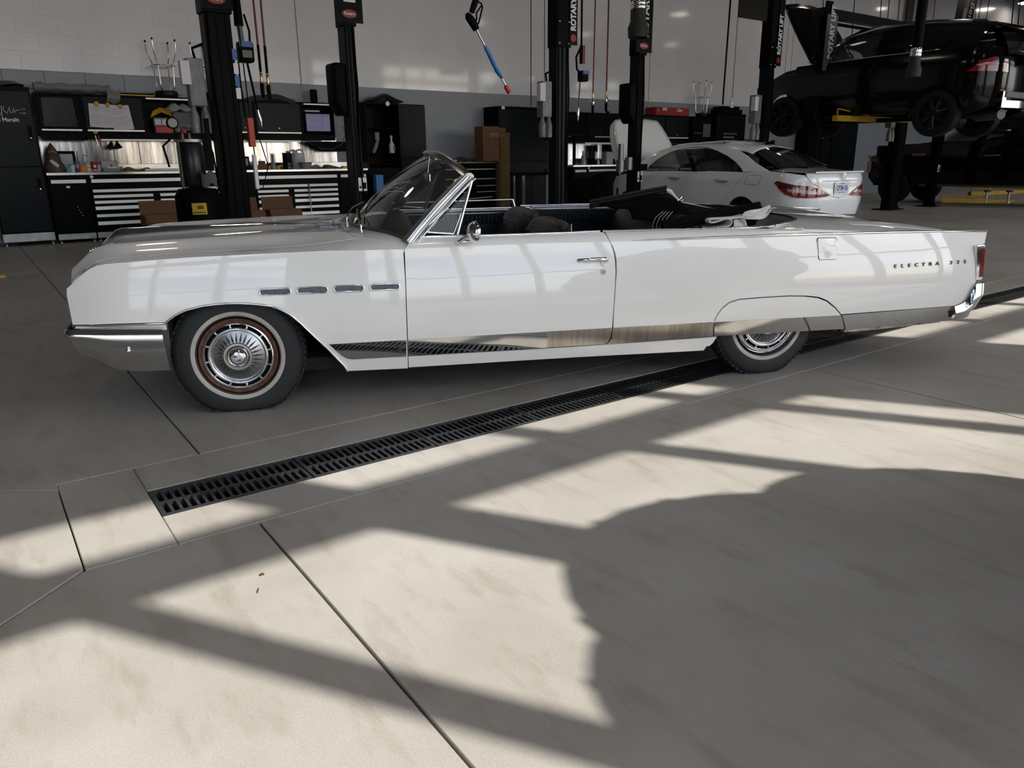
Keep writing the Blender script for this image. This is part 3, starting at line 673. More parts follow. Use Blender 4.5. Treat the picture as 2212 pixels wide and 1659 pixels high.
# --- wheels
def wheel(cx, cz, r, flat, far=False, rust=True, sy=1.):
    w_ = bpy.data.objects.new('wheel', None); COL.objects.link(w_); w_.parent = car; w_.location = (cx, 2*YM if far else 0, 0)
    dirn = -1 if far else 1
    prof = [(.205, .03), (.214, .008), (.235, .0), (.262, -.003), (.29, .0), (.32, .004), (.337, .012), (.351, .026), (.3605, .045)]
    prof = [(a*r/.3605 if a > .26 else a, h) for a, h in prof] + [(r, .10), (r, .14), (r*.995, .165), (r*.93, .19), (.20, .20)]
    t = MB().lathe([(a, h*dirn) for a, h in prof], (0, 0, cz), 'Y', 96)
    nb = 60                                  # tread blocks
    for i in range(nb):
        an = 2*PI*i/nb
        for h_, l_, o_ in ((.034, .024, 0), (.075, .036, .5), (.125, .036, 0), (.166, .024, .5)):
            a2 = an+o_*2*PI/nb; c_ = (math.cos(a2)*(r+.002-(.006 if h_ in (.034, .166) else 0)), h_*dirn, cz+math.sin(a2)*(r+.002-(.006 if h_ in (.034, .166) else 0)))
            t.box(c_, (.007, l_, 2*PI*r/nb*.72), ry=-a2)
    def sq(v):
        x, y, z = v
        z0_ = cz-r
        if z < .06: t = max(0, (z-z0_)/(.06-z0_)); z = flat+(.06-flat)*t**1.7; x *= 1+.02*(1-t)
        if z < .11 and flat > 0: k = (.11-z)/.11; y += -dirn*.012*k*(1 if y*dirn < .1 else -1); x *= 1+.04*k
        return (x, y, z)
    fl0 = .003
    t.v = [sq(v) for v in t.v]; 
    fl_ = flat
    t.build('tyre', RUBBER, w_, smooth=35)
    def ring(nm, pr, m_, n=64, sm_=60): return MB().lathe([(a, h*dirn) for a, h in pr], (0, 0, cz), 'Y', n).build(nm, m_, w_, smooth=sm_)
    ring('whitewall', [(.2215, .0), (.2225, -.003), (.232, -.0055), (.2435, -.0058), (.2455, -.0025), (.246, .002)], WHITEW)
    ring('rim', [(.206, .014), (.207, .004), (.203, .0), (.196, .006), (.182, .018), (.176, .028)], RUST if rust else CHROME)
    hc = ring('hubcap', [(.186, .020), (.187, .006), (.183, .0), (.177, -.002), (.172, .004), (.170, .016)], CHROME)
    ring('hubcap_slots', [(.172, .014), (.154, .014)], BLACK)
    for i in range(12):
        an = 2*PI*(i+.3)/12; c_ = (math.cos(an)*.163, .008*dirn, cz+math.sin(an)*.163)
        MB().box(c_, (.019, .010, .010), ry=-an).build('hubcap_tab', CHROME, w_, bevel=.002, seg=1) if False else None
    tb = MB()
    for i in range(12):
        an = 2*PI*(i+.3)/12; tb.box((math.cos(an)*.163, .009*dirn, cz+math.sin(an)*.163), (.020, .010, .010), ry=-an)
    tb.build('hubcap_tabs', CHROME, w_, bevel=.002, seg=1)['kind'] = 'stuff'
    ring('hubcap_ring', [(.156, .014), (.157, .0), (.152, -.006), (.144, -.006), (.138, .004), (.136, .012)], CHROME)
    ring('hubcap_dish', [(.138, .010), (.12, .004), (.095, -.003), (.075, -.010), (.062, -.012)], mat('satin hubcap', (.34, .34, .35), .30, 1.))
    fn_ = MB()
    for i in range(28):
        an = 2*PI*i/28; ca, sa = math.cos(an), math.sin(an)
        def pp(rr, tt, hh): return (ca*rr-sa*tt, hh*dirn, cz+sa*rr+ca*tt)
        fn_.add([pp(.133, 0, .004), pp(.088, .0065, -.004), pp(.080, 0, -.022), pp(.088, -.0065, -.004), pp(.074, 0, -.012)], [(0, 1, 2), (0, 2, 3), (1, 4, 2), (2, 4, 3)])
    fn_.build('hubcap_fins', MATS['satin hubcap'], w_)
    ring('hubcap_band', [(.078, -.008), (.074, -.018), (.066, -.018), (.064, -.010), (.060, -.010)], CHROMED)
    ring('hub_cone', [(.060, -.006), (.056, -.020), (.048, -.036), (.034, -.048), (.031, -.050), (0, -.050)], CHROME)
    em = ring('emblem', [(.028, -.0505), (.020, -.0525), (0, -.053)], mat('emblem disc', (.6, .6, .6), .2, .6))
    for j, (ex, ez, c_) in enumerate(((-.009, .009, (.45, .05, .03)), (0, 0, (.75, .75, .75)), (.008, -.009, (.02, .06, .3)))):
        MB().box((ex, -.054*dirn, cz+ez), (.020, .002, .010), ry=R(20)).build('shield', mat('enamel %d' % j, c_, .3), w_)
    return w_
wf_ = wheel(.040, .320, .350, .004)
wheel(3.195, .338, .340, .003, rust=False)
wheel(.040, .320, .350, .004, far=True); wheel(3.195, .338, .340, .003, far=True, rust=False)
# --- interior
tub = MB()
tub.bb(.95, 3.35, .10, 2*YM-.10, .30, .34)                 # floor
tub.build('cabin_floor', mat('black carpet', (.008, .008, .008), .95, bump=.5, bscale=200), car)
for f_ in (0, 1):
    Y = (lambda y: 2*YM-y) if f_ else (lambda y: y)
    MB().prism([(.98, .30), (2.10, .30), (2.10, .905), (.98, .905)], .045, .075, lambda x, z, y: (x, Y(y), z)).build('inner_door_panel', LEATHERB, door[f_], bevel=.01)
    MB().prism([(2.11, .30), (3.30, .30), (3.30, .90), (2.11, .905)], .045, .075, lambda x, z, y: (x, Y(y), z)).build('inner_quarter_panel', LEATHERB, quarter[f_], bevel=.01)
    pl_ = MB()
    for i in range(34): pl_.box((1.0+i*.0325, Y(.080), .842), (.027, .022, .07))
    pl_.build('pleats', LEATHERB, door[f_], bevel=.007, seg=2)
    pl_ = MB()
    for i in range(17): pl_.box((2.15+i*.0325, Y(.080), .838), (.027, .022, .06))
    pl_.build('pleats', LEATHERB, quarter[f_], bevel=.007, seg=2)
    MB().bb(1.0, 2.08, min(Y(.070), Y(.098)), max(Y(.070), Y(.098)), .886, .892).build('panel_moulding', CHROMED, door[f_])
# seats: each half of the front bench
def seat_back(y0, y1, x0, zt, lean=.16, w=.13):
    b = MB()
    def f(u, v):
        # u across, v round the section
        y = y0+(y1-y0)*u; e = 1-abs(2*u-1)**5; a = v*2*PI
        h = (zt-.42)/2*(0.90+.10*e); cz_ = .42+h; 
        cx_ = math.copysign(abs(math.cos(a))**.55, math.cos(a))*w/2*(.5+.5*e)
        sz_ = math.copysign(abs(math.sin(a))**.55, math.sin(a))*h
        return (x0+lean*(cz_+sz_-.42)/(zt-.42)+cx_, y, cz_+sz_)
    b.grid(f, 22, 40); return b
for (y0, y1, lbl) in ((.17, .87, 'near'), (.93, 1.66, 'far')):
    so_ = seat_back(y0, y1, 1.74, .955 if lbl == 'far' else .955, lean=.20, w=.19).build('front_seat', LEATHER, car, smooth=80)
    MB().box((1.55, (y0+y1)/2, .43), (.50, y1-y0, .17)).build('seat_cushion', LEATHER, so_, bevel=.04, seg=3, smooth=60)
    rbm = MB()
    for k in range(9):
        t = y0+.15+(y1-y0-.30)*k/8; rbm.tube([(1.74-.085+.20*(z-.42)/.535, t, z) for z in (.50, .62, .74, .84)], .009, 6)
    rbm.build('seat_ribs', LEATHER, so_, smooth=60)
    pp_ = MB(); ol_ = [(y0+.10, .50), (y0+.10, .80), (y0+.18, .87), (y1-.18, .87), (y1-.10, .80), (y1-.10, .50)]
    pp_.tube([(1.74-.09+.20*(z-.42)/.535, y, z) for y, z in ol_], .006, 6); pp_.build('seat_piping', LEATHER, so_, smooth=60)
rs = seat_back(.20, 1.62, 2.62, .955, lean=.20, w=.19).build('rear_seat', LEATHER, car, smooth=80)
MB().box((2.42, YM, .45), (.55, 1.42, .18)).build('seat_cushion', LEATHER, rs, bevel=.04, seg=3, smooth=60)
rb2 = MB()
for k in range(26): rb2.tube([(2.545+.20*(z-.42)/.505, .30+k*.048, z) for z in (.55, .70, .86)], .011, 6)
rb2.build('seat_ribs', LEATHER, rs, smooth=60)
PIP = mat('pale piping', (.28, .26, .23), .5)
pb = MB()
for k in range(4):
    a, b_, c_ = onC(1408+k*8, 500, .40), onC(1416+k*8.5, 470, .40), onC(1432+k*7, 457, .44)
    pb.tube([a, a.lerp(b_, .6)+Vector((-.005, 0, 0)), b_, c_], .0028, 6)
pb.build('boot_piping', PIP, rs, smooth=60)
# dashboard, wheel, column
dsh = MB(); dsh.grid(lambda u, v: (.86+.34*v+.10*abs(2*u-1)**2*(1-v), .12+u*1.58, [.905, .925, .93, .92, .88, .80, .70][int(round(v*6))]), 24, 6)
dsh.build('dashboard', LEATHER, car, smooth=70)
MB().box((1.17, YM, .74), (.03, 1.5, .10)).build('instrument_panel', CHROMED, car, bevel=.01)
stw = MB(); cc = Vector((1.30, .48, .83)); ax = Vector((.86, 0, .50)).normalized(); p1 = Vector((0, 1, 0)); p2 = ax.cross(p1)
stw.tube([cc+p1*.19*math.cos(a)+p2*.19*math.sin(a) for a in [2*PI*i/32 for i in range(32)]], .011, 8, closed=True)
sto = stw.build('steering_wheel', BLACK, car, smooth=60)
MB().tube([cc+p1*.18, cc-ax*.03, cc-p1*.18], .009, 8).lathe([(0, .0)], (0, 0, 0)).build('spokes', CHROMED, sto, smooth=60)
MB().tube([cc+p1*.13*math.cos(a)+p2*.13*math.sin(a) for a in [PI*i/12 for i in range(13)]], .005, 8).build('horn_ring', CHROME, sto, smooth=60)
MB().tube([cc-ax*.02, cc-ax*.40], .025, 10).build('steering_column', BLACK, sto, smooth=60)
irm = MB().box((1.20, YM, 1.20), (.02, .24, .06)).build('rear_view_mirror', CHROME, car, bevel=.012)
MB().tube([(1.20, YM, 1.22), (1.22, YM, 1.35)], .006, 8).build('mirror_stem', CHROME, irm)
MB().tube([(1.93, .06, .915), (1.93, .06, .965)], .004, 8).build('lock_button', CHROME, door[0], smooth=60)
# chrome rim round the rear of the cockpit and the dark well
rm = MB(); rp = [(2.11, .034, .921), (2.5, .034, .919), (2.9, .036, .915), (3.08, .040, .914)]
rp += [(rimx(y)-.004, y, deckz(rimx(y), y)+.006) for y in ys]
rp += [(x, 2*YM-y, z) for x, y, z in [(3.08, .040, .914), (2.9, .036, .915), (2.5, .034, .919), (2.11, .034, .921)]]
rmo = rm.tube(rp, .0075, 8).build('cockpit_moulding', CHROMED, dk, smooth=60)
sn = MB()
for i in range(9): x = 2.55+i*.095; sn.lathe([(0, .006), (.006, .004), (.007, 0)], (x, .036, .921), 'Z', 10)
sn.build('snaps', CHROME, dk, smooth=60)
MB().grid(lambda u, v: (2.80+.78*v, .09+1.64*u, .80-.03*v), 8, 8).build('top_well', mat('brown well lining', (.055, .045, .04), .8), car)
# --- folded top: bows, draped fabric, white lining folds
def Q(px, py, y): return onC(px, py, y)
ft = MB()
def bar(p, q, w=.045, h=.035, n=8, yw=None):
    b = MB(); b.tube([p, q], [w/2, w/2], 8, flat=None); return b
# long side rail of the near side (lower) and far rail (upper left)
n1, n2 = Q(1430, 490, .16), Q(1640, 447, .30)
bk = MB()
for d, r_ in ((0, .020), (.022, .016), (-.022, .016)): bk.tube([n1+Vector((0, 0, d)), n1.lerp(n2, .5)+Vector((0, 0, d+.004)), n2+Vector((0, 0, d*.8))], r_, 8)
fto = bk.build('folded_top', FABRIC, car, smooth=60)
f1, f2 = Q(1274, 442, 1.30), Q(1440, 410, 1.05)
b2 = MB()
for d, r_ in ((0, .014), (.020, .010), (-.018, .012)): b2.tube([f1+Vector((0, 0, d)), f2+Vector((0, 0, d))], r_, 8)
b2.build('top_rail', mat('dark grey rail', (.02, .02, .02), .45, .3), fto, smooth=60)
b3 = MB().tube([f1+Vector((0, .0, .030)), f2+Vector((0, 0, .030))], .0045, 6).tube([Q(1275, 447, 1.32), Q(1330, 445, 1.32)], .006, 6); b3.build('rail_edge', CHROMED, fto)
def drape(pts_a, pts_b, name, m_, th=.01, wav=.006, nu=24, nv=12):
    def L(P_, t):
        t *= len(P_)-1; i = min(int(t), len(P_)-2); f = t-i
        p0_, p1_, p2_, p3_ = P_[max(i-1, 0)], P_[i], P_[i+1], P_[min(i+2, len(P_)-1)]
        return .5*((2*p1_)+(p2_-p0_)*f+(2*p0_-5*p1_+4*p2_-p3_)*f*f+(3*p1_-p0_-3*p2_+p3_)*f**3)
    g = MB().grid(lambda u, v: L(pts_a, u).lerp(L(pts_b, u), v)+Vector((0, 0, wav*math.sin(9*u+5*v)+wav*.7*math.sin(17*v+3*u))), nu, nv)
    ob = g.build(name, m_, fto, smooth=80); s_ = ob.modifiers.new('thick', 'SOLIDIFY'); s_.thickness = th; return ob
# big draped cover falling from the peak to the rear
far_ = [Q(1335, 432, 1.45), Q(1436, 409, 1.5), Q(1470, 436, 1.5), Q(1560, 444, 1.5), Q(1650, 452, 1.45)]
near_ = [Q(1360, 452, .75), Q(1440, 430, .70), Q(1500, 462, .60), Q(1560, 470, .50), Q(1640, 462, .45)]
drape(far_, near_, 'top_fabric', FABRIC)
drape(near_, [Q(1365, 470, .70), Q(1430, 480, .6), Q(1490, 490, .5), Q(1560, 492, .4), Q(1630, 490, .4)], 'top_fabric', FABRIC)
drape([Q(1288, 440, 1.3), Q(1350, 428, 1.2), Q(1420, 415, 1.1)], [Q(1330, 446, 1.0), Q(1370, 450, .9), Q(1440, 440, .8)], 'top_fabric', FABRIC)
drape([Q(1640, 443, .9), Q(1600, 447, .9), Q(1540, 460, .9)], [Q(1650, 450, .3), Q(1600, 458, .3), Q(1530, 474, .3)], 'top_fabric', FABRIC, nu=12)
# white piping edge along the drape and at the peak
MB().tube([Q(1436, 409, 1.2), Q(1447, 414, 1.2), Q(1458, 426, 1.2), Q(1475, 437, 1.2)], [.012, .02, .012, .006], 8).build('white_edge', WVINYL, fto, smooth=60)
MB().tube([Q(1475, 437, 1.2), Q(1510, 444, 1.2), Q(1545, 452, 1.1)], .004, 6).build('white_edge', WVINYL, fto, smooth=60)
hp = Q(1468, 431, 1.15)
MB().tube([hp+Vector((-.02, 0, -.015)), hp+Vector((0, 0, .0)), hp+Vector((.015, 0, .02))], [.008, .012, .008], 8).tube([hp+Vector((0, 0, -.01)), hp+Vector((.03, 0, -.005))], .007, 8).build('hinge', CHROME, fto, smooth=50)
# white lining: fan at the back, S-shaped folds on the near end
def ribbon(pts, name, width, m_, th=.006):
    P_ = [Q(a, b, y) for a, b, y in pts]
    g = MB(); n_ = 8
    def L(t):
        t *= len(P_)-1; i = min(int(t), len(P_)-2); f = t-i
        p0_, p1_, p2_, p3_ = P_[max(i-1, 0)], P_[i], P_[i+1], P_[min(i+2, len(P_)-1)]
        return .5*((2*p1_)+(p2_-p0_)*f+(2*p0_-5*p1_+4*p2_-p3_)*f*f+(3*p1_-p0_-3*p2_+p3_)*f**3)
    g.grid(lambda u, v: L(u)+Vector((width[0]*v, width[1]*v, width[2]*v)), 6*len(P_), 3)
    ob = g.build(name, m_, fto, smooth=80); s_ = ob.modifiers.new('thick', 'SOLIDIFY'); s_.thickness = th; return ob
yn = .13
ribbon([(1614, 465, yn), (1595, 469, yn), (1570, 471, yn), (1540, 472, yn), (1531, 476, yn), (1533, 482, yn), (1545, 482, yn), (1560, 477, yn), (1573, 474, yn), (1579, 479, yn), (1575, 487, yn), (1560, 491, yn), (1545, 492, yn), (1530, 494, yn), (1528, 491, yn)], 'lining_fold', (.05, .35, 0), WVINYL, .009)
ribbon([(1606, 474, yn), (1612, 480, yn), (1614, 489, yn), (1613, 497, yn)], 'lining_fold', (-.06, .05, -.0), WVINYL)
drape([Q(1608, 458, .16), Q(1630, 453, .16), Q(1650, 448, .20), Q(1664, 443, .22)], [Q(1600, 470, .14), Q(1625, 474, .12), Q(1650, 470, .14), Q(1666, 452, .18)], 'lining_flap', WVINYL, .006, .003)
drape([Q(1585, 475, .15), Q(1600, 473, .15), Q(1611, 474, .15)], [Q(1585, 497, .13), Q(1600, 497, .13), Q(1613, 497, .13)], 'lining_flap', WVINYL, .004, .002, nu=8)

def leaning(o):
    for c in o.children:
        if c.name.split('.')[0] in ('wheel', 'folded_top', 'exhaust_pipe', 'underbody', 'boot_piping'): continue
        if c.type == 'MESH':
            sh_ = Matrix.Identity(4); sh_[2][1] = LEAN; sh_[2][3] = LEAN*.08; c.data.transform(sh_)
        leaning(c)
leaning(car)
# ================================================================== workshop furniture along the back wall
CABM = mat('black powder coat', (.003, .004, .005), .30, spec=.04, bump=.02, bscale=300)
CABF = mat('dark slate door', (.005, .008, .010), .27, spec=.09)
ALUH = mat('brushed aluminium pull', (.50, .50, .49), .32, .9, bump=.15, bscale=60, stretch=(1, 1, 40))
TOPM = mat('stainless worktop', (.50, .50, .50), .22, 1., var=.12, vscale=5, stretch=(1.5, 1, 1))
SPLM = mat('stainless backsplash', (.50, .50, .50), .16, 1., bump=.55, bscale=2.6, stretch=(2.2, 1, .25), col2=(.22, .22, .23), vscale=2.)  # dark and bright streaks in the colour imitate reflections on the steel
KICK = mat('galvanised kick plate', (.34, .35, .35), .38, .85, var=.3, vscale=7)
CHST = mat('stool chrome', (.75, .75, .76), .10, 1.)
CARD = mat('brown cardboard', (.15, .075, .040), .85, bump=.1, bscale=30, var=.12, vscale=4)
PAPER = mat('white paper', (.62, .60, .66), .7)
BADGE = mat('white badge', (.75, .77, .8), .4)
BLUE = mat('blue', (.03, .10, .32), .4)
WPL = mat('white plastic', (.60, .61, .64), .4)
ORNG = mat('orange plastic', (.62, .24, .04), .5)
YEL = mat('yellow', (.62, .42, .02), .45)
REDM = mat('red', (.38, .012, .02), .4)
GREYP = mat('grey plastic', (.12, .12, .125), .5)
ROWS = [(1.10, 1.04), (.92, .87), (.82, .77), (.72, .67), (.62, .56), (.48, .43), (.35, .29), (.19, .14)]
def bx(x0, x1, y0, y1, z0, z1, name, m, par, bev=.003): return MB().bb(x0, x1, y0, y1, z0, z1).build(name, m, par, bevel=bev, seg=1)
def feet(par, x0, x1):
    for x in (x0+.05, x1-.05):
        for y in (.06, .50): MB().lathe([(0, 0), (.025, 0), (.02, .02), (.008, .025), (.008, .06)], (x, y, 0), 'Z', 10).build('foot', ALUH, par)
def drawer(par, x0, x1, z0, z1, hz):
    d = bx(x0, x1, -.012, .02, z0, z1, 'drawer', CABM, par)
    h = MB().prism([(-.030, 0), (-.012, .0), (-.012, hz[0]-hz[1]), (-.020, hz[0]-hz[1])], x0+.012, x1-.012, lambda y, z, x: (x, y, hz[1]+z)); h.build('handle', ALUH, d)
    return d
def bank(x0, x1, label, split=None, group=None):
    """drawer cabinet; origin at its front left foot"""
    t = thing('drawer_cabinet', label, 'tool cabinet', (x0, YC, 0), group=group); W = x1-x0
    bx(.002, W-.002, .0, .60, .05, 1.175, 'body', CABM, t); feet(t, 0, W)
    bx(.01, W-.01, -.004, .0, .06, .16, 'kick_plate', KICK, t, .001)
    m_ = .03; s_ = split if split else None
    rows = ROWS[:2] if s_ else ROWS[:7]
    for i, (a, b) in enumerate(rows):
        zt = a+.012; zb = ROWS[i+1][0]+.018
        drawer(t, m_, W-m_, zb, zt, (a, b))
    if s_:
        for i in range(2, 7):
            a, b = ROWS[i]; zt = a+.012; zb = ROWS[i+1][0]+.018
            drawer(t, m_, s_-.03, zb, zt, (a, b)); drawer(t, s_+.07, W-m_, zb, zt, (a, b))
    MB().lathe([(0, -.004), (.028, -.004), (.028, 0)], (.06, -.0, 1.143), 'Y', 16).build('badge', BADGE, t)
    return t
def slim(x0, x1, label, group=None):
    t = thing('slim_cabinet', label, 'tool cabinet', (x0, YC, 0), group=group); W = x1-x0
    bx(.002, W-.002, 0, .60, .05, 1.175, 'body', CABM, t); feet(t, 0, W)
    bx(.01, W-.01, -.004, 0, .06, .16, 'kick_plate', KICK, t, .001)
    drawer(t, .03, W-.03, 1.02, 1.112, (1.10, 1.04))
    d = bx(.03, W-.03, -.012, .02, .19, .99, 'door', CABM, t)
    bx(W*.42, W*.42+.06, -.022, -.012, .955, .995, 'lock', BADGE, d)
    for k in range(4): bx(W*.62+.018*k, W*.62+.018*k+.010, -.0135, -.012, .62-.05*k, .635-.05*k, 'vent_slot', ALUH, d, 0)
    return t
def worktop(x0, x1, label):
    o_ = MB().bb(x0, x1, YC-.02, YC+.60, 1.175, 1.225).build('worktop', TOPM, bevel=.006); tag(o_, label, 'worktop'); 
    bx(x0, x1, YC+.585, YC+.60, 1.225, 1.36, 'upstand', TOPM, o_); return o_
def splash(x0, x1, n, label, z0=1.36, z1=1.86):
    t = thing('backsplash', label, 'backsplash', (x0, YC+.58, 0)); w_ = (x1-x0)/n
    for i in range(n): bx(i*w_+.004, (i+1)*w_-.004, 0, .012, z0, z1, 'panel', SPLM, t)
    return t
def overhead(x0, x1, label, kind='door'):
    z0, z1 = 1.885, 2.56; W = x1-x0; yb = .20
    t = thing('overhead_cabinet', label, 'wall cabinet', (x0, YC+yb, 0))
    D = .40
    b = MB().bb(.002, .03, 0, D, z0, z1).bb(W-.03, W-.002, 0, D, z0, z1).bb(0.03, W-.03, 0, D, z0, z0+.03).bb(.03, W-.03, 0, D, z1-.03, z1).bb(.03, W-.03, D-.02, D, z0+.03, z1-.03)
    b.build('carcass', CABM, t, bevel=.003, seg=1)
    bx(.01, W-.01, -.010, .0, z0-.085, z0-.002, 'bottom_rail', CABM, t)
    if kind in ('door', 'glass'):
        d = bx(.035, W-.035, -.012, .012, z0+.085, z1-.04, 'door', CABF if kind == 'door' else CABM, t)
        bx(.04, W-.04, -.030, -.008, z0+.045, z0+.078, 'pull', ALUH, t)
        if kind == 'door':
            MB().lathe([(0, -.02), (.012, -.018), (.014, -.012)], (W*.5, 0, z0+.15), 'Y', 12).build('lock', CHST, d)
        else:
            gl_ = patch('window', [(.10, z0+.12), (W-.12, z0+.12), (W-.10, z0+.14), (W-.12, z1-.10), (W-.14, z1-.08), (.13, z1-.08), (.11, z1-.10), (.09, z0+.14)], lambda x, z: (x, -.014, z), mat('smoky cabinet window', (.012, .014, .011), .2, spec=.12, bump=.5, bscale=3, var=.5, vscale=4), d, .1, .1)
    elif kind == 'open':
        bx(.05, W-.05, -.03, .0, z1-.055, z1-.025, 'raised_door_edge', ALUH, t)
    return t
def locker(x0, x1, label, z1=2.62, split=1.33, depth=.62, group=None):
    t = thing('tall_locker', label, 'locker', (x0, YC, 0), group=group); W = x1-x0
    bx(.003, W-.003, 0, depth, .06, z1, 'body', CABM, t); feet(t, 0, W)
    bx(.01, W-.01, -.004, 0, .07, .21, 'kick_plate', KICK, t, .001)
    for (a, b) in ((.235, split-.008), (split+.008, z1-.07)):
        d = bx(.03, W-.03, -.014, .012, a, b, 'door', CABF, t)
        hz = b-.65 if a > 1 else b-.16
        if a < 1: hz = b-.62+.35
        h = MB().prism([(W-.135, hz-.13), (W-.075, hz-.13), (W-.07, hz+.10), (W-.14, hz+.10)], -.024, -.014, lambda x, z, y: (x, y, z)).build('handle', CABM, d, bevel=.004)
        MB().tube([(W-.09, -.024, hz+.06), (W-.095, -.05, hz+.0), (W-.09, -.024, hz-.09)], .009, 8).build('lever', BLACK, h, smooth=60)
        MB().lathe([(0, -.032), (.014, -.03), (.016, -.024)], (W-.10, 0, hz-.10), 'Y', 12).build('key_lock', CHST, h)
    return t
# --- left bay
locker(-.62, .19, 'black two-door tool locker cut by the left edge of the photo')
L1 = locker(.50, 1.30, 'tall black tool locker with white script name beside the left workbench')
LW = mat('white print', (.70, .70, .70), .5)
up_ = L1.children[-1]
sc = MB(); sp_ = [(.06, 2.245), (.10, 2.25), (.15, 2.25), (.17, 2.19), (.19, 2.28), (.21, 2.20), (.235, 2.29), (.25, 2.21), (.28, 2.22), (.27, 2.19), (.30, 2.21), (.315, 2.08), (.33, 2.31), (.36, 2.30), (.35, 2.24), (.40, 2.19), (.41, 2.22), (.44, 2.30), (.445, 2.20), (.48, 2.21), (.50, 2.29), (.505, 2.20), (.53, 2.245), (.57, 2.245)]
sc.tube([(x+.02, -.0175, z) for x, z in sp_], .0045, 5).build('signature', LW, up_)
MB().tube([(.63, -.0175, 2.28), (.63, -.0175, 2.25)], .004, 5).tube([(.67, -.0175, 2.28), (.67, -.0175, 2.25)], .004, 5).tube([(.60, -.0175, 2.20), (.69, -.0175, 2.20)], .004, 5).build('signature', LW, up_)
text('name_lettering', 'Owen Maralit', .085, LW, up_, loc=(.33, -.0165, 2.09), M=FACE_S, ext=.0005, bold=.002)
dk_ = MB().grid(lambda u, v: (.30+.95*u, YC+.05+.5*v, 2.65+.10*math.sin(PI*u)**.6*math.sin(PI*v)+.02*math.sin(9*u)), 14, 8)
tag(dk_.build('dark_jacket', LEATHER, smooth=70), 'black jacket lying on top of the tall locker at the far left', 'jacket')
slim(1.33, 1.955, 'narrow black cabinet with one drawer between the tall locker and the left drawers')
bank(1.96, 4.62, 'wide black drawer cabinet with aluminium pulls under the left worktop', split=1.08)
worktop(1.32, 4.64, 'long stainless steel worktop in front of the left backsplash')
splash(1.34, 4.62, 4, 'crinkled stainless backsplash behind the left worktop')
O1 = overhead(1.35, 2.06, 'black overhead cabinet with a smoky window beside the tall left locker', 'glass')
O2 = overhead(2.06, 3.09, 'black overhead cabinet with three paper sheets pinned to its door', 'door')
O3 = overhead(3.09, 4.13, 'open black overhead cabinet packed with tools and cases', 'open')
overhead(4.13, 4.72, 'black overhead cabinet hidden behind the left lift post', 'door')
bx(1.38, 2.08, YC+.16, YC+.55, 1.78, 1.80, 'tmp', CABM, None)
o_ = bpy.data.objects[-1] if False else None
for q in [q for q in COL.objects if q.name.startswith('tmp')]: q.name = 'drop_shelf'; tag(q, 'thin black shelf hung below the glass-fronted overhead cabinet', 'shelf')
# light strips under the overhead cabinets
for x0, x1, lb in ((2.30, 3.95, 'slim white strip lamp under the left overhead cabinets'), (5.0, 6.05, 'slim white strip lamp under the second bay overhead cabinets'), (13.95, 15.8, 'slim strip lamp under the third bay overhead cabinets')):
    q = MB().bb(x0, x1, YC+.205, YC+.235, 1.775, 1.80).build('strip_lamp', mat('frosted tube', (.55, .56, .57), .3, emis=(1, 1, 1), estr=.15)); tag(q, lb, 'lamp')
# paper sheets with round yellow magnets
yd = YC+.20-.014
for i, (px, py, w_, h_, a) in enumerate(((213, 250, .30, .40, R(4)), (236, 251, .30, .40, R(3)), (262, 255, .34, .42, R(-6)))):
    p = onY(px, py, yd)
    s_ = MB().box((0, 0, 0), (w_, .002, h_)).build('paper_sheet', PAPER); s_.location = (p.x, yd-.003-.004*i, p.z); s_.rotation_euler = (0, -a*-1, 0)
    tag(s_, ('printed white sheet, leftmost of the three pinned on the cabinet door', 'printed white sheet, middle one of the three pinned on the cabinet door', 'printed white sheet, rightmost and lowest of the three pinned on the cabinet door')[i], 'paper')
    ln = MB()
    for k in range(9):
        if k in (3,): continue
        ln.bb(-w_*.40, w_*(.40-.25*((k*7) % 3)/2), -.0017, -.001, h_*.36-k*h_*.085, h_*.36-k*h_*.085+.006)
    ln.build('print_lines', mat('grey print', (.30, .29, .33), .8), s_)
for i, (px, py) in enumerate(((208, 224), (233, 227), (260, 230), (206, 285))):
    yy_ = yd-.02 if i < 3 else YC+.185
    p = onY(px, py, yy_); t = MB().lathe([(0, -.012), (.034, -.010), (.040, -.002), (.040, .008)], (0, 0, 0), 'Y', 20).build('round_magnet', YEL, smooth=60); t.location = p
    MB().bb(-.018, -.006, -.0145, -.011, .006, .014).bb(.006, .018, -.0145, -.011, .006, .014).bb(-.014, .014, -.0145, -.011, -.016, -.011).build('face', BLACK if i else REDM, t)
    tag(t, ('yellow magnet with red eyes on the leftmost paper', 'yellow smiling magnet at the top of the middle paper', 'yellow smiling magnet at the top of the rightmost paper', 'yellow smiling magnet on the rail above the screwdrivers')[i], 'magnet')
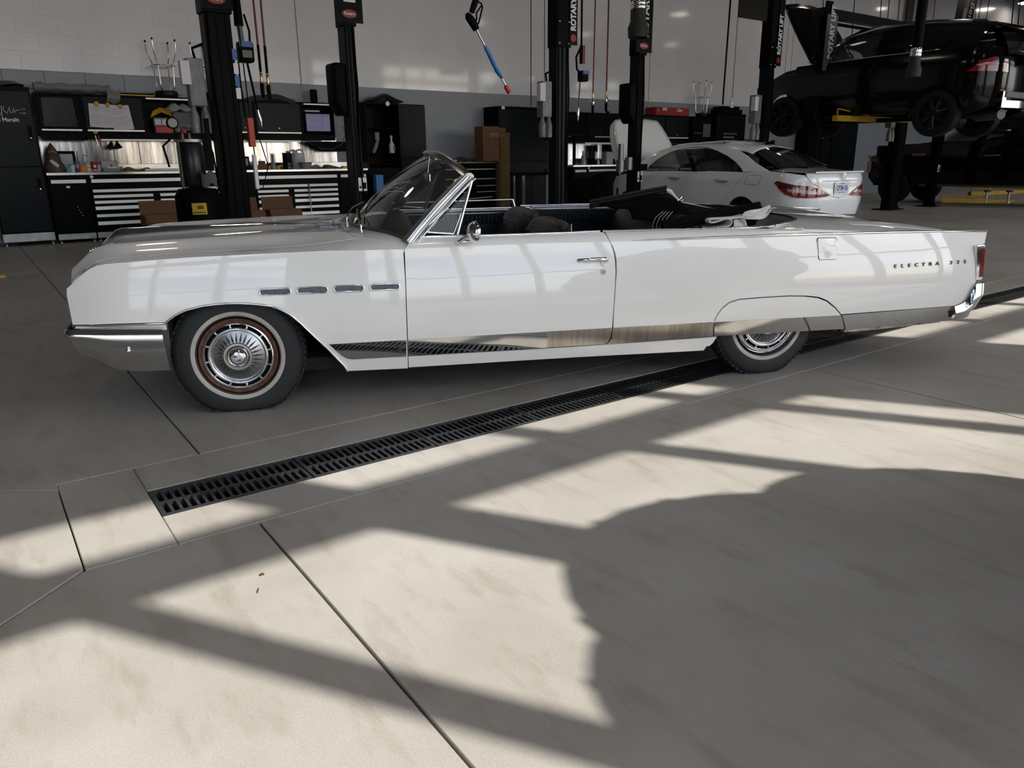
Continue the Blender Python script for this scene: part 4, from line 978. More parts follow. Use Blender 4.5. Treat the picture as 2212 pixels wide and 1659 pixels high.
# items in the open cabinet
def item(name, label, cat, mb, m, loc=(0, 0, 0), rz=0., smooth=None, bevel=0, group=None, parts=()):
    o_ = mb.build(name, m, None, smooth=smooth, bevel=bevel); o_.location = loc; o_.rotation_euler = (0, 0, rz); tag(o_, label, cat, group)
    for nm, pm, mm in parts: pm.build(nm, mm, o_, smooth=smooth)
    return o_
item('storage_box', 'red plastic box in the open overhead cabinet', 'box', MB().bb(-.16, .16, -.1, .1, 0, .12), REDM, (3.42, YC+.38, 1.915), bevel=.01)
item('parts_case', 'dark case with white label blocks on the red box', 'case', MB().bb(-.15, .15, -.08, .08, 0, .16), GREYP, (3.40, YC+.38, 2.037), bevel=.01, parts=[('label', MB().bb(-.13+.0, -.02, -.083, -.08, .03, .13).bb(.0, .12, -.083, -.08, .03, .13), PAPER)])
tc_ = item('tool_case', 'large dark tool case in the open overhead cabinet', 'case', MB().bb(-.24, .24, -.14, .14, 0, .40), mat('slate case', (.02, .025, .03), .35), (3.83, YC+.38, 1.915), bevel=.02, parts=[('latch', MB().bb(-.17, -.05, -.150, -.14, .05, .085).bb(.02, .16, -.150, -.14, .05, .085), WPL), ('band', MB().bb(-.23, .23, -.146, -.14, .13, .16), GREYP)])
item('plastic_bag', 'crumpled clear plastic bag on top of the tool case', 'bag', MB().grid(lambda u, v: (-.25+.5*u, -.10+.2*v, .12*math.sin(PI*u)**.5*math.sin(PI*v)+.03*math.sin(14*u+7*v)), 16, 10), mat('crumpled plastic', (.35, .36, .38), .3, bump=.6, bscale=12), (3.72, YC+.36, 2.33), smooth=60)
wr = MB()
for k in range(6): wr.tube([(-.2+.01*k, -.1, .02*k), (.0, -.12+.02*k, .10+.015*k), (.22, -.1, .01+.025*k)], .006, 5)
item('yellow_cable', 'thin yellow cable loops on the parts case', 'cable', wr, YEL, (3.40, YC+.38, 2.20), smooth=60)
# rolled plastic sheet on top of overhead cabinets
rl = MB().tube([(1.40+.099*i, YC+.36+.01*math.sin(i), 2.66+.012*math.sin(i*2.1)) for i in range(13)], [.075+.012*math.sin(i*1.7) for i in range(13)], 12)
tag(rl.build('plastic_roll', mat('clear rolled plastic', (.20, .195, .19), .35, bump=.7, bscale=9, var=.3, vscale=6), smooth=60), 'crumpled clear plastic roll lying along the left overhead cabinets', 'plastic sheet')
fl2 = MB().grid(lambda u, v: (2.52+.22*u-.05*v, YC+.165-.04*math.sin(3*v), 2.64-.22*v+.02*math.sin(8*u)), 8, 10)
tag(fl2.build('plastic_flap', MATS['clear rolled plastic'], smooth=60), 'loose plastic flap drooping at the right end of the plastic roll', 'plastic sheet')
item('yellow_folder', 'flat yellow-edged folder on the overhead cabinet beside the plastic roll', 'folder', MB().bb(-.28, .28, -.15, .15, 0, .02), YEL, (3.02, YC+.36, 2.562), parts=[('cover', MB().bb(-.285, .285, -.155, .155, .02, .045), BLACK)])
# stools turned upside down on the cabinets
def stool(px, pyseat, ptop, label, rz=0., legs=4, loc=None):
    p = loc; t = thing('bar_stool', label, 'stool', p, rz, 'upturned chrome stools on the cabinets')
    MB().lathe([(0, 0), (.185, 0), (.20, .02), (.20, .09), (.19, .105), (0, .105)], (0, 0, 0), 'Z', 28).build('seat', LEATHER, t, smooth=50, bevel=0)
    for k in range(legs):
        a = 2*PI*(k+.5)/legs; c, s_ = math.cos(a), math.sin(a)
        lg = MB().tube([(c*.05, s_*.05, .112), (c*.12, s_*.12, .115), (c*.17, s_*.17, .15), (c*.175, s_*.175, .22), (c*.19, s_*.19, .52), (c*.205, s_*.205, .60), (c*.27, s_*.27, .76), (c*.285, s_*.285, .80), (c*.285, s_*.285, .97)], .0125, 8).build('leg', CHST, t, smooth=60)
        MB().tube([(c*.285, s_*.285, .965), (c*.285, s_*.285, 1.0)], .017, 8).build('foot_cap', BLACK, lg, smooth=60)
    MB().tube([(.215*math.cos(a), .215*math.sin(a), .55) for a in [2*PI*i/36 for i in range(36)]], .012, 8, closed=True).build('foot_ring', CHST, t, smooth=60)
    return t
st = stool(0, 0, 0, 'upturned chrome stool, leftmost, on the overhead cabinet above the open one', loc=(3.55, YC+.32, 2.565), rz=.1)
again(st, 'upturned chrome stool standing between the leftmost stool and the left lift post', (4.37, YC+.32, 2.565), .75)
s3 = again(st, 'upturned chrome stool on the cabinets right of the red box, far bay', (18.62, YC+.32, 2.562), .3)
# --- worktop clutter, left
ZT = 1.226
def wt(px, off=.25): p = onY(px, 360, YC+off); return (p.x, YC+off, ZT)
def cyl_item(name, label, cat, px, r, h, m, off=.2, prof=None, parts=(), group=None):
    pr = prof or [(0, 0), (r, 0), (r, h), (0, h)]
    return item(name, label, cat, MB().lathe(pr, (0, 0, 0), 'Z', 20), m, wt(px, off), smooth=40, parts=parts, group=group)
rsp = MB().lathe([(0, .0), (.16, .0), (.17, .10), (.12, .20), (.11, .30), (.07, .40), (.01, .50)], (0, 0, 0), 'Z', 20)
item('masked_figure', 'brown wrapped bundle with a respirator mask strapped to it, far left of the worktop', 'bundle', rsp, mat('brown wrap', (.10, .055, .035), .6, var=.5, vscale=14), wt(117, .20), smooth=60,
     parts=[('mask', MB().tube([(-.05, -.12, .20), (.02, -.165, .13), (.05, -.16, .10)], [.03, .035, .03], 12), WPL), ('visor', MB().tube([(-.06, -.10, .34), (.0, -.12, .36), (.06, -.10, .33)], [.02, .03, .02], 10), GREYP)])
item('picture_frame', 'black framed white card leaning on the backsplash', 'frame', MB().box((0, 0, .19), (.30, .02, .36), rx=R(-8)), BLACK, wt(146, .49), parts=[('card', MB().box((0, -.014, .19), (.21, .004, .26), rx=R(-8)), mat('frosty card', (.45, .49, .50), .4))])
cyl_item('tin', 'small turquoise tin left of the white beaker', 'tin', 147, .045, .08, mat('teal', (.10, .28, .26), .5), .12)
cyl_item('paper_cup', 'small white cup with green rim beside the tin', 'cup', 156, .045, .14, WPL, .14, [(0, 0), (.035, 0), (.048, .13), (.040, .13), (.03, .01)], parts=[('rim', MB().lathe([(.046, .12), (.05, .12), (.05, .14), (.046, .14)], (0, 0, 0), 'Z', 20), MATS['teal'])])
mg = cyl_item('mug', 'blue patterned mug holding pens', 'mug', 167, .055, .19, BLUE, .20, [(0, 0), (.05, 0), (.055, .19), (.048, .19), (.045, .02)], parts=[('handle', MB().tube([(.05, 0, .15), (.09, 0, .14), (.09, 0, .07), (.05, 0, .05)], .010, 8), WPL), ('decoration', MB().box((0, -.053, .10), (.05, .01, .06)), ORNG)])
for k, (dx, h_, c_) in enumerate(((-.03, .30, BLACK), (-.01, .33, BLACK), (.02, .28, GREYP), (.03, .36, BLACK))):
    item('pen', ('leftmost dark pen in the blue mug', 'second dark pen from the left in the blue mug', 'shortest grey pen in the blue mug', 'tallest rightmost pen in the blue mug')[k], 'pen', MB().tube([(0, 0, .03), (dx*.6, 0, h_)], .007, 6), c_, (mg.location.x+dx*.5, mg.location.y, ZT), group='pens in the blue mug')
cyl_item('jar', 'short orange jar between the mug and the red cup', 'jar', 179, .065, .10, ORNG, .06, [(0, 0), (.06, 0), (.068, .03), (.068, .09), (.05, .11), (.045, .09), (0, .09)])
cyl_item('pump_bottle', 'clear green-striped pump bottle beside the red cup', 'bottle', 190, .045, .2, mat('pale green plastic', (.30, .42, .36), .3), .14, [(0, 0), (.045, 0), (.045, .15), (.02, .19), (.012, .20), (.012, .26), (0, .26)], parts=[('pump', MB().tube([(0, 0, .25), (0, 0, .29), (-.05, 0, .29)], .007, 6), BLACK), ('bands', MB().lathe([(.0465, .04), (.047, .06)], (0, 0, 0), 'Z', 20).lathe([(.0465, .10), (.047, .12)], (0, 0, 0), 'Z', 20), WPL)])
rc = cyl_item('takeaway_cup', 'red takeaway cup with a white leaf mark and a stir stick', 'cup', 204, .055, .18, REDM, .14, [(0, 0), (.045, 0), (.062, .17), (.064, .18), (.05, .18), (.04, .02)], parts=[('mark', MB().box((0, -.056, .10), (.04, .012, .04), ry=R(45)), WPL), ('band', MB().lathe([(.0475, .02), (.0495, .04)], (0, 0, 0), 'Z', 20), WPL), ('stick', MB().tube([(0, 0, .03), (.06, 0, .28)], .005, 6), mat('dark red stick', (.1, .02, .02), .5))])
item('grey_case', 'flat grey folding case on the worktop, right of the red cup', 'case', MB().bb(-.14, .14, -.08, .08, 0, .05), mat('blue grey', (.16, .20, .24), .5), wt(238, .20), bevel=.015)
item('laptop', 'silver closed laptop standing against the upstand', 'laptop', MB().bb(-.14, .14, -.01, .01, 0, .20), mat('silver grey', (.28, .26, .25), .4, .5), wt(237, .50), bevel=.006, parts=[('logo', MB().lathe([(0, -.012), (.015, -.012), (.015, -.01)], (0.03, 0, .11), 'Y', 12), BLACK)])
cw = MB()
for k in range(5): cw.tube([(-.09+.16*math.sin(j*1.3+k), .08*math.cos(j*2+k), .03+.06*abs(math.sin(j*1.7+k*2))) for j in range(8)], .008, 6)
item('charging_cables', 'tangle of white charging cables on the worktop', 'cable', cw, WPL, wt(256, .30), smooth=60)
item('green_cloth', 'crumpled olive green cloth heaped on the worktop', 'cloth', MB().grid(lambda u, v: (-.27+.54*u, -.12+.24*v, .005+.13*(math.sin(PI*u)**.7)*math.sin(PI*v)**.6*(.6+.4*math.sin(7*u+1))), 22, 12), mat('olive cloth', (.11, .105, .025), .8, bump=.5, bscale=20), wt(296, .22), smooth=60)
item('white_tray', 'long flat white tray at the right end of the left worktop', 'tray', MB().bb(-.30, .30, -.06, .06, 0, .045), WPL, wt(348, .16), bevel=.01)
item('work_lamp', 'small black clamp lamp hanging above the worktop', 'lamp', MB().prism([(-.13, 0), (-.02, .13), (-.02, .02), (.02, .02), (.06, .13), (.15, .0), (.04, -.03)], -.04, .04, lambda x, z, y: (x, y, z)), BLACK, (2.50, YC+.30, 1.65), parts=[('arm', MB().tube([(0, 0, .0), (-.02, 0, -.2), (.05, 0, -.42)], .008, 6), CHST)])
for k, (px, c_) in enumerate(((206, BLACK), (213, REDM))):
    p = onY(px, 300, YC+.19)
    item('screwdriver', ('silver screwdriver hanging left under the yellow magnet', 'red-handled screwdriver hanging under the yellow magnet')[k], 'screwdriver', MB().tube([(0, 0, 0), (.02, 0, -.18)], .011, 8).tube([(.02, 0, -.18), (.03, 0, -.34)], .005, 6), (CHST, REDM)[k], (p.x, YC+.17, 1.86-.0*k))
# --- second bay
bank(4.93, 6.74, 'black drawer cabinet with aluminium pulls right of the left lift post', split=.72)
slim(6.745, 7.42, 'narrow black cabinet with one drawer beside the open tall cabinet')
worktop(4.64, 7.44, 'stainless worktop with jug and boxes in the second bay')
bx(4.64, 4.925, YC, YC+.6, .05, 1.17, 'tmp', CABM, None)
for q in [q for q in COL.objects if q.name.startswith('tmp')]: q.name = 'filler_cabinet'; tag(q, 'plain black filler cabinet behind the left lift post', 'tool cabinet')
splash(4.66, 7.0, 3, 'stainless backsplash behind the white jug in the second bay')
overhead(4.72, 5.12, 'narrow black overhead cabinet just right of the left lift post', 'door')
overhead(5.12, 6.11, 'wide black overhead cabinet with a grey cover on top, second bay', 'door')
O6 = overhead(6.11, 6.83, 'open-fronted black overhead cabinet holding a monitor', 'open')
mo_ = item('monitor', 'flat monitor with purple-grey screen inside the overhead cabinet', 'monitor', MB().bb(-.28, .28, 0, .03, -.20, .18), BLACK, (6.46, YC+.19, 2.17), bevel=.008)
ml = bpy.data.materials.new('screen'); ml.use_nodes = True; b_ = ml.node_tree.nodes['Principled BSDF']; b_.inputs['Base Color'].default_value = (.02, .02, .03, 1); b_.inputs['Emission Color'].default_value = (.23, .21, .36, 1); b_.inputs['Emission Strength'].default_value = .35
MB().bb(-.26, .26, -.003, .0, -.18, .16).build('screen', ml, mo_)
MB().bb(.085, .09, -.0045, -.003, -.17, .14).bb(-.24, .24, -.0045, -.003, .125, .13).bb(-.24, .06, -.0045, -.003, -.10, -.097).bb(-.24, .06, -.0045, -.003, .03, .033).build('screen_lines', mat('screen line', (.03, .03, .05), .6), mo_)
item('white_papers', 'loose white papers on the monitor in the overhead cabinet', 'paper', MB().bb(-.16, .16, -.08, .08, 0, .03), PAPER, (6.36, YC+.30, 2.375))
gc = MB().grid(lambda u, v: (5.02+.98*u, YC+.165+.45*v, 2.59+.10*math.sin(PI*u)**.8*(1-.2*v)-(.10 if v < .05 else 0)+.012*math.sin(12*u+4*v)), 20, 10)
tag(gc.build('grey_cover', mat('grey blue cloth', (.022, .026, .034), .7, bump=.3, bscale=40), smooth=60), 'dark blue-grey cloth cover draped over the second bay overhead cabinet', 'cover')
MB().tube([(5.95, YC+.12, 2.64), (6.02, YC+.12, 2.66), (6.06, YC+.12, 2.58)], .012, 8)
item('speaker', 'black upright speaker on the overhead cabinet above the monitor', 'speaker', MB().bb(-.07, .07, -.06, .06, 0, .27), BLACK, (6.49, YC+.40, 2.565), bevel=.03)
jg = item('plastic_jug', 'white plastic jug with a handle and printed label on the worktop', 'jug', MB().lathe([(0, 0), (.13, 0), (.135, .02), (.135, .27), (.11, .32), (.0, .33)], (0, 0, 0), 'Z', 24), WPL, wt(646, .38), smooth=45, parts=[('neck', MB().lathe([(.035, .30), (.035, .37), (0, .38)], (-.08, 0, 0), 'Z', 14), WPL), ('grip', MB().tube([(-.03, 0, .31), (-.02, 0, .38), (.06, 0, .39), (.11, 0, .36), (.12, 0, .28)], .020, 8), WPL)])
lb = MB()
for k, (w_, z) in enumerate(((.05, .22), (.11, .19), (.10, .16), (.12, .13), (.04, .08))): lb.bb(-w_*.6, w_*.6, -.137, -.134, z, z+.008)
lb.build('label_print', mat('black print', (.05, .05, .06), .6), jg)
cyl_item('thermos', 'tall black flask left of the white jug', 'flask', 617, .048, .32, BLACK, .20, [(0, 0), (.046, 0), (.046, .29), (.052, .30), (.052, .325), (0, .325)])
cyl_item('food_tub', 'round clear tub with a blue lid in front of the jug', 'tub', 660, .13, .11, mat('clear tub', (.22, .24, .22), .3), .10, [(0, 0), (.11, 0), (.13, .10), (.13, .11), (0, .11)], parts=[('lid', MB().lathe([(0, .135), (.137, .132), (.137, .11), (0, .11)], (0, 0, 0), 'Z', 24), BLUE)])
item('small_carton', 'small open brown carton on the second bay worktop', 'carton', MB().bb(-.16, .16, -.1, .1, 0, .09).bb(.02, .16, .085, .10, .09, .17), CARD, wt(560, .16))
for k, px in enumerate((580, 601)): cyl_item('pill_jar', ('orange jar with black lid nearest the brown carton', 'orange jar with black lid just left of the black flask')[k], 'jar', px, .04, .09, ORNG, .15, [(0, 0), (.04, 0), (.04, .08), (0, .08)], parts=[('lid', MB().lathe([(.043, .08), (.043, .12), (0, .12)], (0, 0, 0), 'Z', 16), BLACK)])
cyl_item('spray_bottle', 'clear pump flask between the two orange jars', 'bottle', 591, .045, .12, mat('clear plastic', (.25, .27, .27), .2), .18, [(0, 0), (.05, 0), (.045, .10), (.015, .14), (.012, .22), (0, .22)])
item('parts_trays', 'stack of dark parts trays behind the flask', 'tray', MB().bb(-.2, .2, -.1, .1, 0, .06).bb(-.19, .19, -.1, .1, .07, .13), GREYP, wt(607, .44), bevel=.01)
item('metal_bits', 'heap of small grey metal parts right of the tub', 'parts', MB().grid(lambda u, v: (-.14+.28*u, -.08+.16*v, .07*math.sin(PI*u)*math.sin(PI*v)+.02*abs(math.sin(23*u+11*v))), 14, 8), mat('grey bits', (.25, .25, .26), .4, .5), wt(682, .22))
item('dark_tablet', 'dark flat tablet case lying on the worktop', 'tablet', MB().prism([(-.2, 0), (.2, 0), (.2, .015), (-.12, .08)], -.12, .12, lambda x, z, y: (x, y, z)), mat('slate', (.03, .035, .045), .5), wt(716, .2), bevel=.003)
item('yellow_box', 'small yellow pack at the right end of the second worktop', 'box', MB().bb(-.10, .10, -.06, .06, 0, .05), YEL, wt(748, .15))
wtx = item('wall_terminal', 'black flat terminal case left of the cooling jug', 'case', MB().bb(-.2, .2, 0, .08, 0, .26), BLACK, (4.78, YC+.35, ZT), parts=[('screen', MB().bb(-.17, .17, -.004, 0, .04, .22), mat('dim screen', (.035, .04, .06), .2))])
cable = MB().tube([(6.95, YC+.1, 2.1), (7.02, YC+.08, 1.95), (6.9, YC+.08, 1.72), (6.7, YC+.1, 1.62), (6.4, YC+.1, 1.64)], .009, 6)
tag(cable.build('swing_arm', mat('grey arm', (.2, .2, .2), .4, .6), smooth=60), 'thin curved grey bracket arm below the monitor cabinet', 'bracket')
item('black_bracket', 'heavy black bracket shelf under the monitor', 'shelf', MB().prism([(-.30, 0), (.5, 0), (.5, -.20), (.1, -.20)], 0, .35, lambda x, z, y: (x, y, z)), BLACK, (6.55, YC+.15, 1.78))
# cable on the left lift post, cardboard boxes on the floor
def carton(name, label, x, y, w_, d_, h_, rz=0., flap=True):
    t = thing(name, label, 'cardboard box', (x, y, 0), rz)
    bx(-w_/2, w_/2, -d_/2, d_/2, 0, h_, 'box_body', CARD, t, .004)
    if flap: MB().box((0, d_/2+.0, h_+.11), (w_*.98, .008, .24), rx=R(-14)).build('flap', CARD, t); MB().box((0, -d_/2-.05, h_-.06), (w_*.98, .008, .16), rx=R(-30)).build('flap', CARD, t)
    bx(-.03, .03, -d_/2-.0015, -d_/2, h_-.2, h_, 'tape', mat('tape', (.24, .14, .08), .4), t, 0)
    return t
p = onY(364, 460, 14.0)
carton('cardboard_box', 'open brown cardboard box left of the black tank cart', p.x, 14.6, .62, .45, .50, .0)
carton('cardboard_box', 'brown cardboard box between the tank cart and the left lift post', 4.35, 14.6, .56, .42, .50)
carton('cardboard_box', 'brown cardboard box just right of the left lift post', 5.02, 14.6, .62, .42, .50)
# long steel pry bar leaning on the drawers
p0 = onY(674, 468, YC-.16); p1_ = onY(667, 395, YC-.04)
item('pry_bar', 'long thin steel bar leaning on the drawers right of the boxes', 'bar', MB().tube([p0, p1_], .013, 8).lathe([(0, .0), (.045, .01), (.04, .05), (0, .07)], p0-Vector((0, 0, .02)), 'Z', 14), CHST, smooth=50)
# open tall cabinet with a swung door, second bay
t = thing('open_locker', 'tall black cabinet standing open with a spray bottle on its shelf', 'locker', (7.46, YC, 0))
MB().bb(0, .03, 0, .6, .05, 2.6).bb(.80, .83, 0, .6, .05, 2.6).bb(.03, .80, 0, .6, 2.56, 2.6).bb(.03, .80, 0, .6, .05, .09).bb(.03, .80, .57, .6, .09, 2.56).build('carcass', CABM, t)
for z in (1.30, 1.52, 2.05): bx(.03, .80, .05, .57, z, z+.02, 'shelf', BLACK, t)
MB().bb(.03, .80, .02, .04, .09, 1.22).build('lower_drawers', CABM, t)
dd = bx(.80, 1.47, -.02, .005, .10, 2.56, 'door', mat('dark blue door', (.003, .006, .011), .20, spec=.06), t); bx(.83, 1.44, -.026, -.02, 1.42, 1.44, 'door_seam', BLACK, dd)
bx(.84, 1.43, -.025, -.020, 1.47, 2.50, 'door_panel', MATS['dark blue door'], dd); bx(.84, 1.43, -.025, -.020, .16, 1.39, 'door_panel', MATS['dark blue door'], dd)
MB().bb(.81, 1.47, .005, .6, .06, 2.58).build('side_body', CABM, t)
MB().lathe([(0, -.006), (.05, -.006), (.05, 0)], (.55, -.0, 2.575), 'Y', 18).build('badge', BADGE, t)
item('spray_bottle', 'white trigger spray bottle standing on the shelf of the open cabinet', 'bottle', MB().lathe([(0, 0), (.06, 0), (.06, .17), (.025, .24), (.02, .31), (.03, .32), (.03, .37), (0, .38)], (0, 0, 0), 'Z', 20), WPL, (8.13, YC+.15, 1.545), smooth=45, parts=[('label', MB().bb(0, .055, -.062, -.05, .04, .15), GREYP)])
item('grey_bottle', 'tilted grey trigger bottle beside the white spray bottle', 'bottle', MB().tube([(0, 0, 0), (.06, 0, .12), (.14, 0, .32)], [.035, .05, .03], 12).box((.10, -.02, .36), (.10, .04, .16)), mat('dull grey', (.2, .2, .2), .5), (7.72, YC+.25, 1.545), smooth=45)
item('blue_case', 'small light blue box low in the open cabinet', 'box', MB().bb(-.09, .09, -.08, .08, 0, .36), mat('sky blue', (.05, .22, .50), .5), (7.50+.12, YC-.12, .72), bevel=.01, parts=[('base', MB().bb(-.09, .09, -.082, .08, -.04, .02), mat('teal2', (.05, .2, .25), .5))])
item('black_stack_stand', 'black step stand holding the small blue box', 'stand', MB().bb(-.2, .2, -.1, .1, 0, .68), BLACK, (7.62, YC-.12, 0))
item('black_bag', 'heap of folded black bags on top of the open cabinet', 'bag', MB().grid(lambda u, v: (-.42+.84*u, -.2+.4*v, .02+.17*math.sin(PI*u)**.55*math.sin(PI*v)**.5+.02*math.sin(11*u+2)), 20, 10), LEATHER, (8.06, YC+.28, 2.60), smooth=50)
MB().tube([(8.2, YC+.2, 2.72), (8.36, YC+.15, 2.82), (8.5, YC+.15, 2.72), (8.52, YC+.15, 2.62)], .02, 8)
# --- third locker group right of the blank wall
t3 = locker(10.95, 12.52, 'tall black double locker beside the standing cardboard carton', z1=2.62)
MB().lathe([(0, -.006), (.05, -.006), (.05, 0)], (.16, -.0, 2.58), 'Y', 18).build('badge', BADGE, t3)
tt = thing('tool_chest', 'black rolling tool chest with a wooden top behind the windshield', 'tool chest', (9.10, YC-.35, 0))
bx(0, 1.70, 0, .75, .12, 1.30, 'body', CABM, tt)
bx(-.01, 1.72, -.015, .76, 1.30, 1.335, 'wooden_top', mat('pale wood edge', (.28, .20, .10), .6), tt)
for (a, b) in ((1.20, 1.0), (.98, .84), (.82, .70), (.68, .57)):
    for x0, x1 in (((.05, 1.65),) if a > 1.1 else ((.05, .80), (.90, 1.65))):
        d = bx(x0, x1, -.012, .01, b, a, 'drawer', CABM, tt); bx(x0+.05, x1-.05, -.028, -.012, a-.045, a-.025, 'handle', ALUH, d, 0)
bx(.05, 1.65, -.012, .01, .16, .55, 'drawer', CABM, tt)
for x in (.15, 1.55):
    for y in (.1, .65): MB().lathe([(0, -.02), (.06, -.02), (.06, .02), (0, .02)], (x, y, .06), 'Y', 14).build('caster', RUBBER, tt)
item('folded_seat_cover', 'dark crumpled cover on the wooden-topped tool chest', 'cover', MB().grid(lambda u, v: (-.5+u, -.25+.5*v, .01+.09*math.sin(PI*u)**.5*math.sin(PI*v)+.015*math.sin(15*u)), 18, 8), mat('dark cover', (.03, .03, .028), .5), (9.85, YC+.0, 1.338), smooth=60)
# tall cardboard carton with corrugated honeycomb packing
cb_ = thing('tall_carton', 'tall brown carton with ribbed honeycomb packing sticking out of it', 'cardboard box', (10.20, YC-.55, 0))
p_ = onY(1043, 277, YC-.55); 
cx0 = onY(1043, 300, YC-.55).x-10.20; cx1 = onY(1078, 300, YC-.55).x-10.20; cx2 = onY(1103, 300, YC-.55).x-10.20
bx(cx0, cx1, 0, .35, 1.345, 2.12, 'carton_body', CARD, cb_)
for zz, ww in ((1.60, .9), (1.93, .9)): bx(cx1-.28, cx1-.0, -.002, 0, zz-.05, zz+.05, 'tape', mat('dark tape', (.13, .065, .03), .4), cb_, 0)
bx(cx1, cx2, .20, .22, 1.345, 2.10, 'carton_flap', CARD, cb_)
hc_ = MB(); HN = 44
hc_.bb(cx1+.0, cx2-.10, .05, .16, .12, 2.0)
hco = hc_.build('packing_core', CARD, cb_)
RIB = mat('honeycomb card', (.24, .16, .06), .8)
rbm = MB().box((0, 0, 0), (cx2-cx1-.05, .10, .018), ry=R(-18)).mesh('packing_rib'); rbm.materials.append(RIB)
for k in range(HN): link('packing_rib', rbm, None, cb_, ((cx1+cx2)/2-.03, .0, .15+k*.0415))
item('black_trolley', 'low black trolley with aluminium uprights under the tall carton', 'trolley', MB().bb(0, 1.55, 0, .5, 1.0, 1.06).bb(0, 1.55, .1, .5, .1, .14), BLACK, (10.95, YC-.62, 0), parts=[('upright', MB().bb(.0, .05, -.01, .03, 0, 1.0), ALUH), ('upright', MB().bb(.26, .34, -.01, .03, 0, 1.0), ALUH), ('upright', MB().bb(.99, 1.05, -.01, .03, .1, 1.0), mat('dim aluminium', (.2, .2, .2), .4, .8)), ('upright', MB().bb(1.35, 1.39, -.01, .03, .1, 1.0), ALUH)])
item('steel_rod', 'thin steel rod lying level in front of the rolling tool chest', 'bar', MB().tube([onY(1000, 431, YC-.5), onY(1063, 425, YC-.5)], .016, 8), ALUH, smooth=60)
# --- third bay
slim(13.36, 13.83, 'narrow black cabinet at the left end of the third bay bench')
bank(13.84, 16.0, 'black drawer cabinet behind the covered grille in the third bay', split=1.0)
bank(16.0, 18.1, 'black drawer cabinet behind the white sedan', split=1.0)
worktop(13.34, 18.1, 'dull stainless worktop in the third bay')
splash(13.36, 18.0, 4, 'dull stainless backsplash in the third bay', z1=1.79)
overhead(13.02, 13.95, 'black overhead cabinet right behind the centre lift post', 'door'); overhead(13.95, 14.95, 'black overhead cabinet above the raised white hood', 'door')
overhead(14.95, 15.95, 'black overhead cabinet hidden behind the fourth lift post', 'door'); overhead(15.95, 16.98, 'black overhead cabinet under the red box', 'door'); overhead(16.98, 18.0, 'black overhead cabinet right of the red box', 'door')
rb0, rb1 = onY(1411, 240, YC+.3).x, onY(1483, 240, YC+.3).x
rbx = item('red_box', 'long red cardboard box with white lettering on the third bay cabinets', 'box', MB().prism([(0, 0), (rb1-rb0, 0), (rb1-rb0, .22), (0, .22)], 0, .4, lambda x, z, y: (x, y, z)), mat('red card', (.34, .008, .018), .5), (rb0, YC+.2, 2.562), bevel=.004)
text('box_print', 'Ctec', .12, LW, rbx, loc=((rb1-rb0)*.70, -.004, .15), M=FACE_S, ext=.001, bold=.004, shear=.3); text('box_print', 'eur', .06, LW, rbx, loc=((rb1-rb0)*.08, -.004, .13), M=FACE_S, ext=.001)
bx((rb1-rb0)*.2, (rb1-rb0)*.33, -.004, -.001, .13, .21, 'sticker', PAPER, rbx, 0)
item('small_cartons', 'low pale cartons beside the red box', 'carton', MB().bb(0, .30, 0, .2, 0, .07).bb(.02, .2, 0, .2, .07, .13), mat('pale carton', (.35, .33, .33), .7), (rb1+.05, YC+.25, 2.562))
L4 = locker(18.95, 20.35, 'tall black locker with a white script name in the third bay', z1=2.66); u4 = L4.children[-1]
MB().tube([(.35+.05*k, -.018, 2.08+.03*math.sin(k*2.3)) for k in range(14)], .006, 5).build('signature', LW, u4); text('name_lettering', 'David St. Denis', .08, LW, u4, loc=(.62, -.017, 1.98), M=FACE_S, ext=.0005)
item('case_stack', 'pile of black cases and gloves on the third bay locker', 'case', MB().bb(-.6, .45, -.2, .2, 0, .14).bb(-.5, .3, -.2, .2, .14, .22), BLACK, (19.85, YC+.3, 2.662), bevel=.02)
item('open_shelf_unit', 'black shelf unit with hanging papers left of the third bay locker', 'shelf', MB().bb(0, .85, 0, .5, 1.75, 2.555), CABM, (18.05, YC+.1, 0), parts=[('papers', MB().bb(.45, .78, -.01, -.002, 1.98, 2.35), mat('dim paper', (.10, .10, .12), .7)), ('shelf', MB().bb(.05, .4, -.015, -.002, 2.08, 2.1), GREYP)])
for nm, lb_, px, m_, w_, h_ in (('chrome_bottle', 'tall grey gun-shaped bottle on the third bay worktop', 1259, mat('pale grey', (.4, .4, .4), .4), .05, .36), ('small_bottle', 'small white bottle on the third bay worktop', 1292, WPL, .04, .17)):
    p = onY(px, 350, YC+.2); item(nm, lb_, 'bottle', MB().lathe([(0, 0), (w_, 0), (w_, h_*.6), (w_*.4, h_*.7), (w_*.4, h_), (0, h_)], (0, 0, 0), 'Z', 14), m_, (p.x, YC+.2, ZT), smooth=45)
p = onY(1312, 350, YC+.2); item('white_canister', 'white canister with a dark lid on the third bay worktop', 'canister', MB().bb(-.13, .13, -.1, .1, 0, .34), MATS['pale grey'], (p.x, YC+.2, ZT), bevel=.02, parts=[('lid', MB().bb(-.12, .2, -.09, .1, .34, .52), BLACK)])
item('dark_toolbox', 'low black toolbox beside the white canister', 'toolbox', MB().bb(-.2, .25, -.1, .1, 0, .16), BLACK, (p.x+.42, YC+.2, ZT), bevel=.01)
item('small_tablet', 'small dark framed tablet on the third bay worktop', 'tablet', MB().box((0, 0, .09), (.28, .02, .17), rx=R(-15)), BLACK, (onY(1277, 350, YC+.3).x, YC+.3, ZT))
item('arm_monitor', 'black monitor on an arm beside the centre lift post', 'monitor', MB().bb(-.35, .35, 0, .05, 0, .3).bb(-.1, .55, .0, .19, -.10, -.05).bb(.05, .11, .05, .30, -.09, -.04).bb(.05, .11, .25, .31, -.774, -.04), BLACK, (13.35, YC-.22, 2.0))
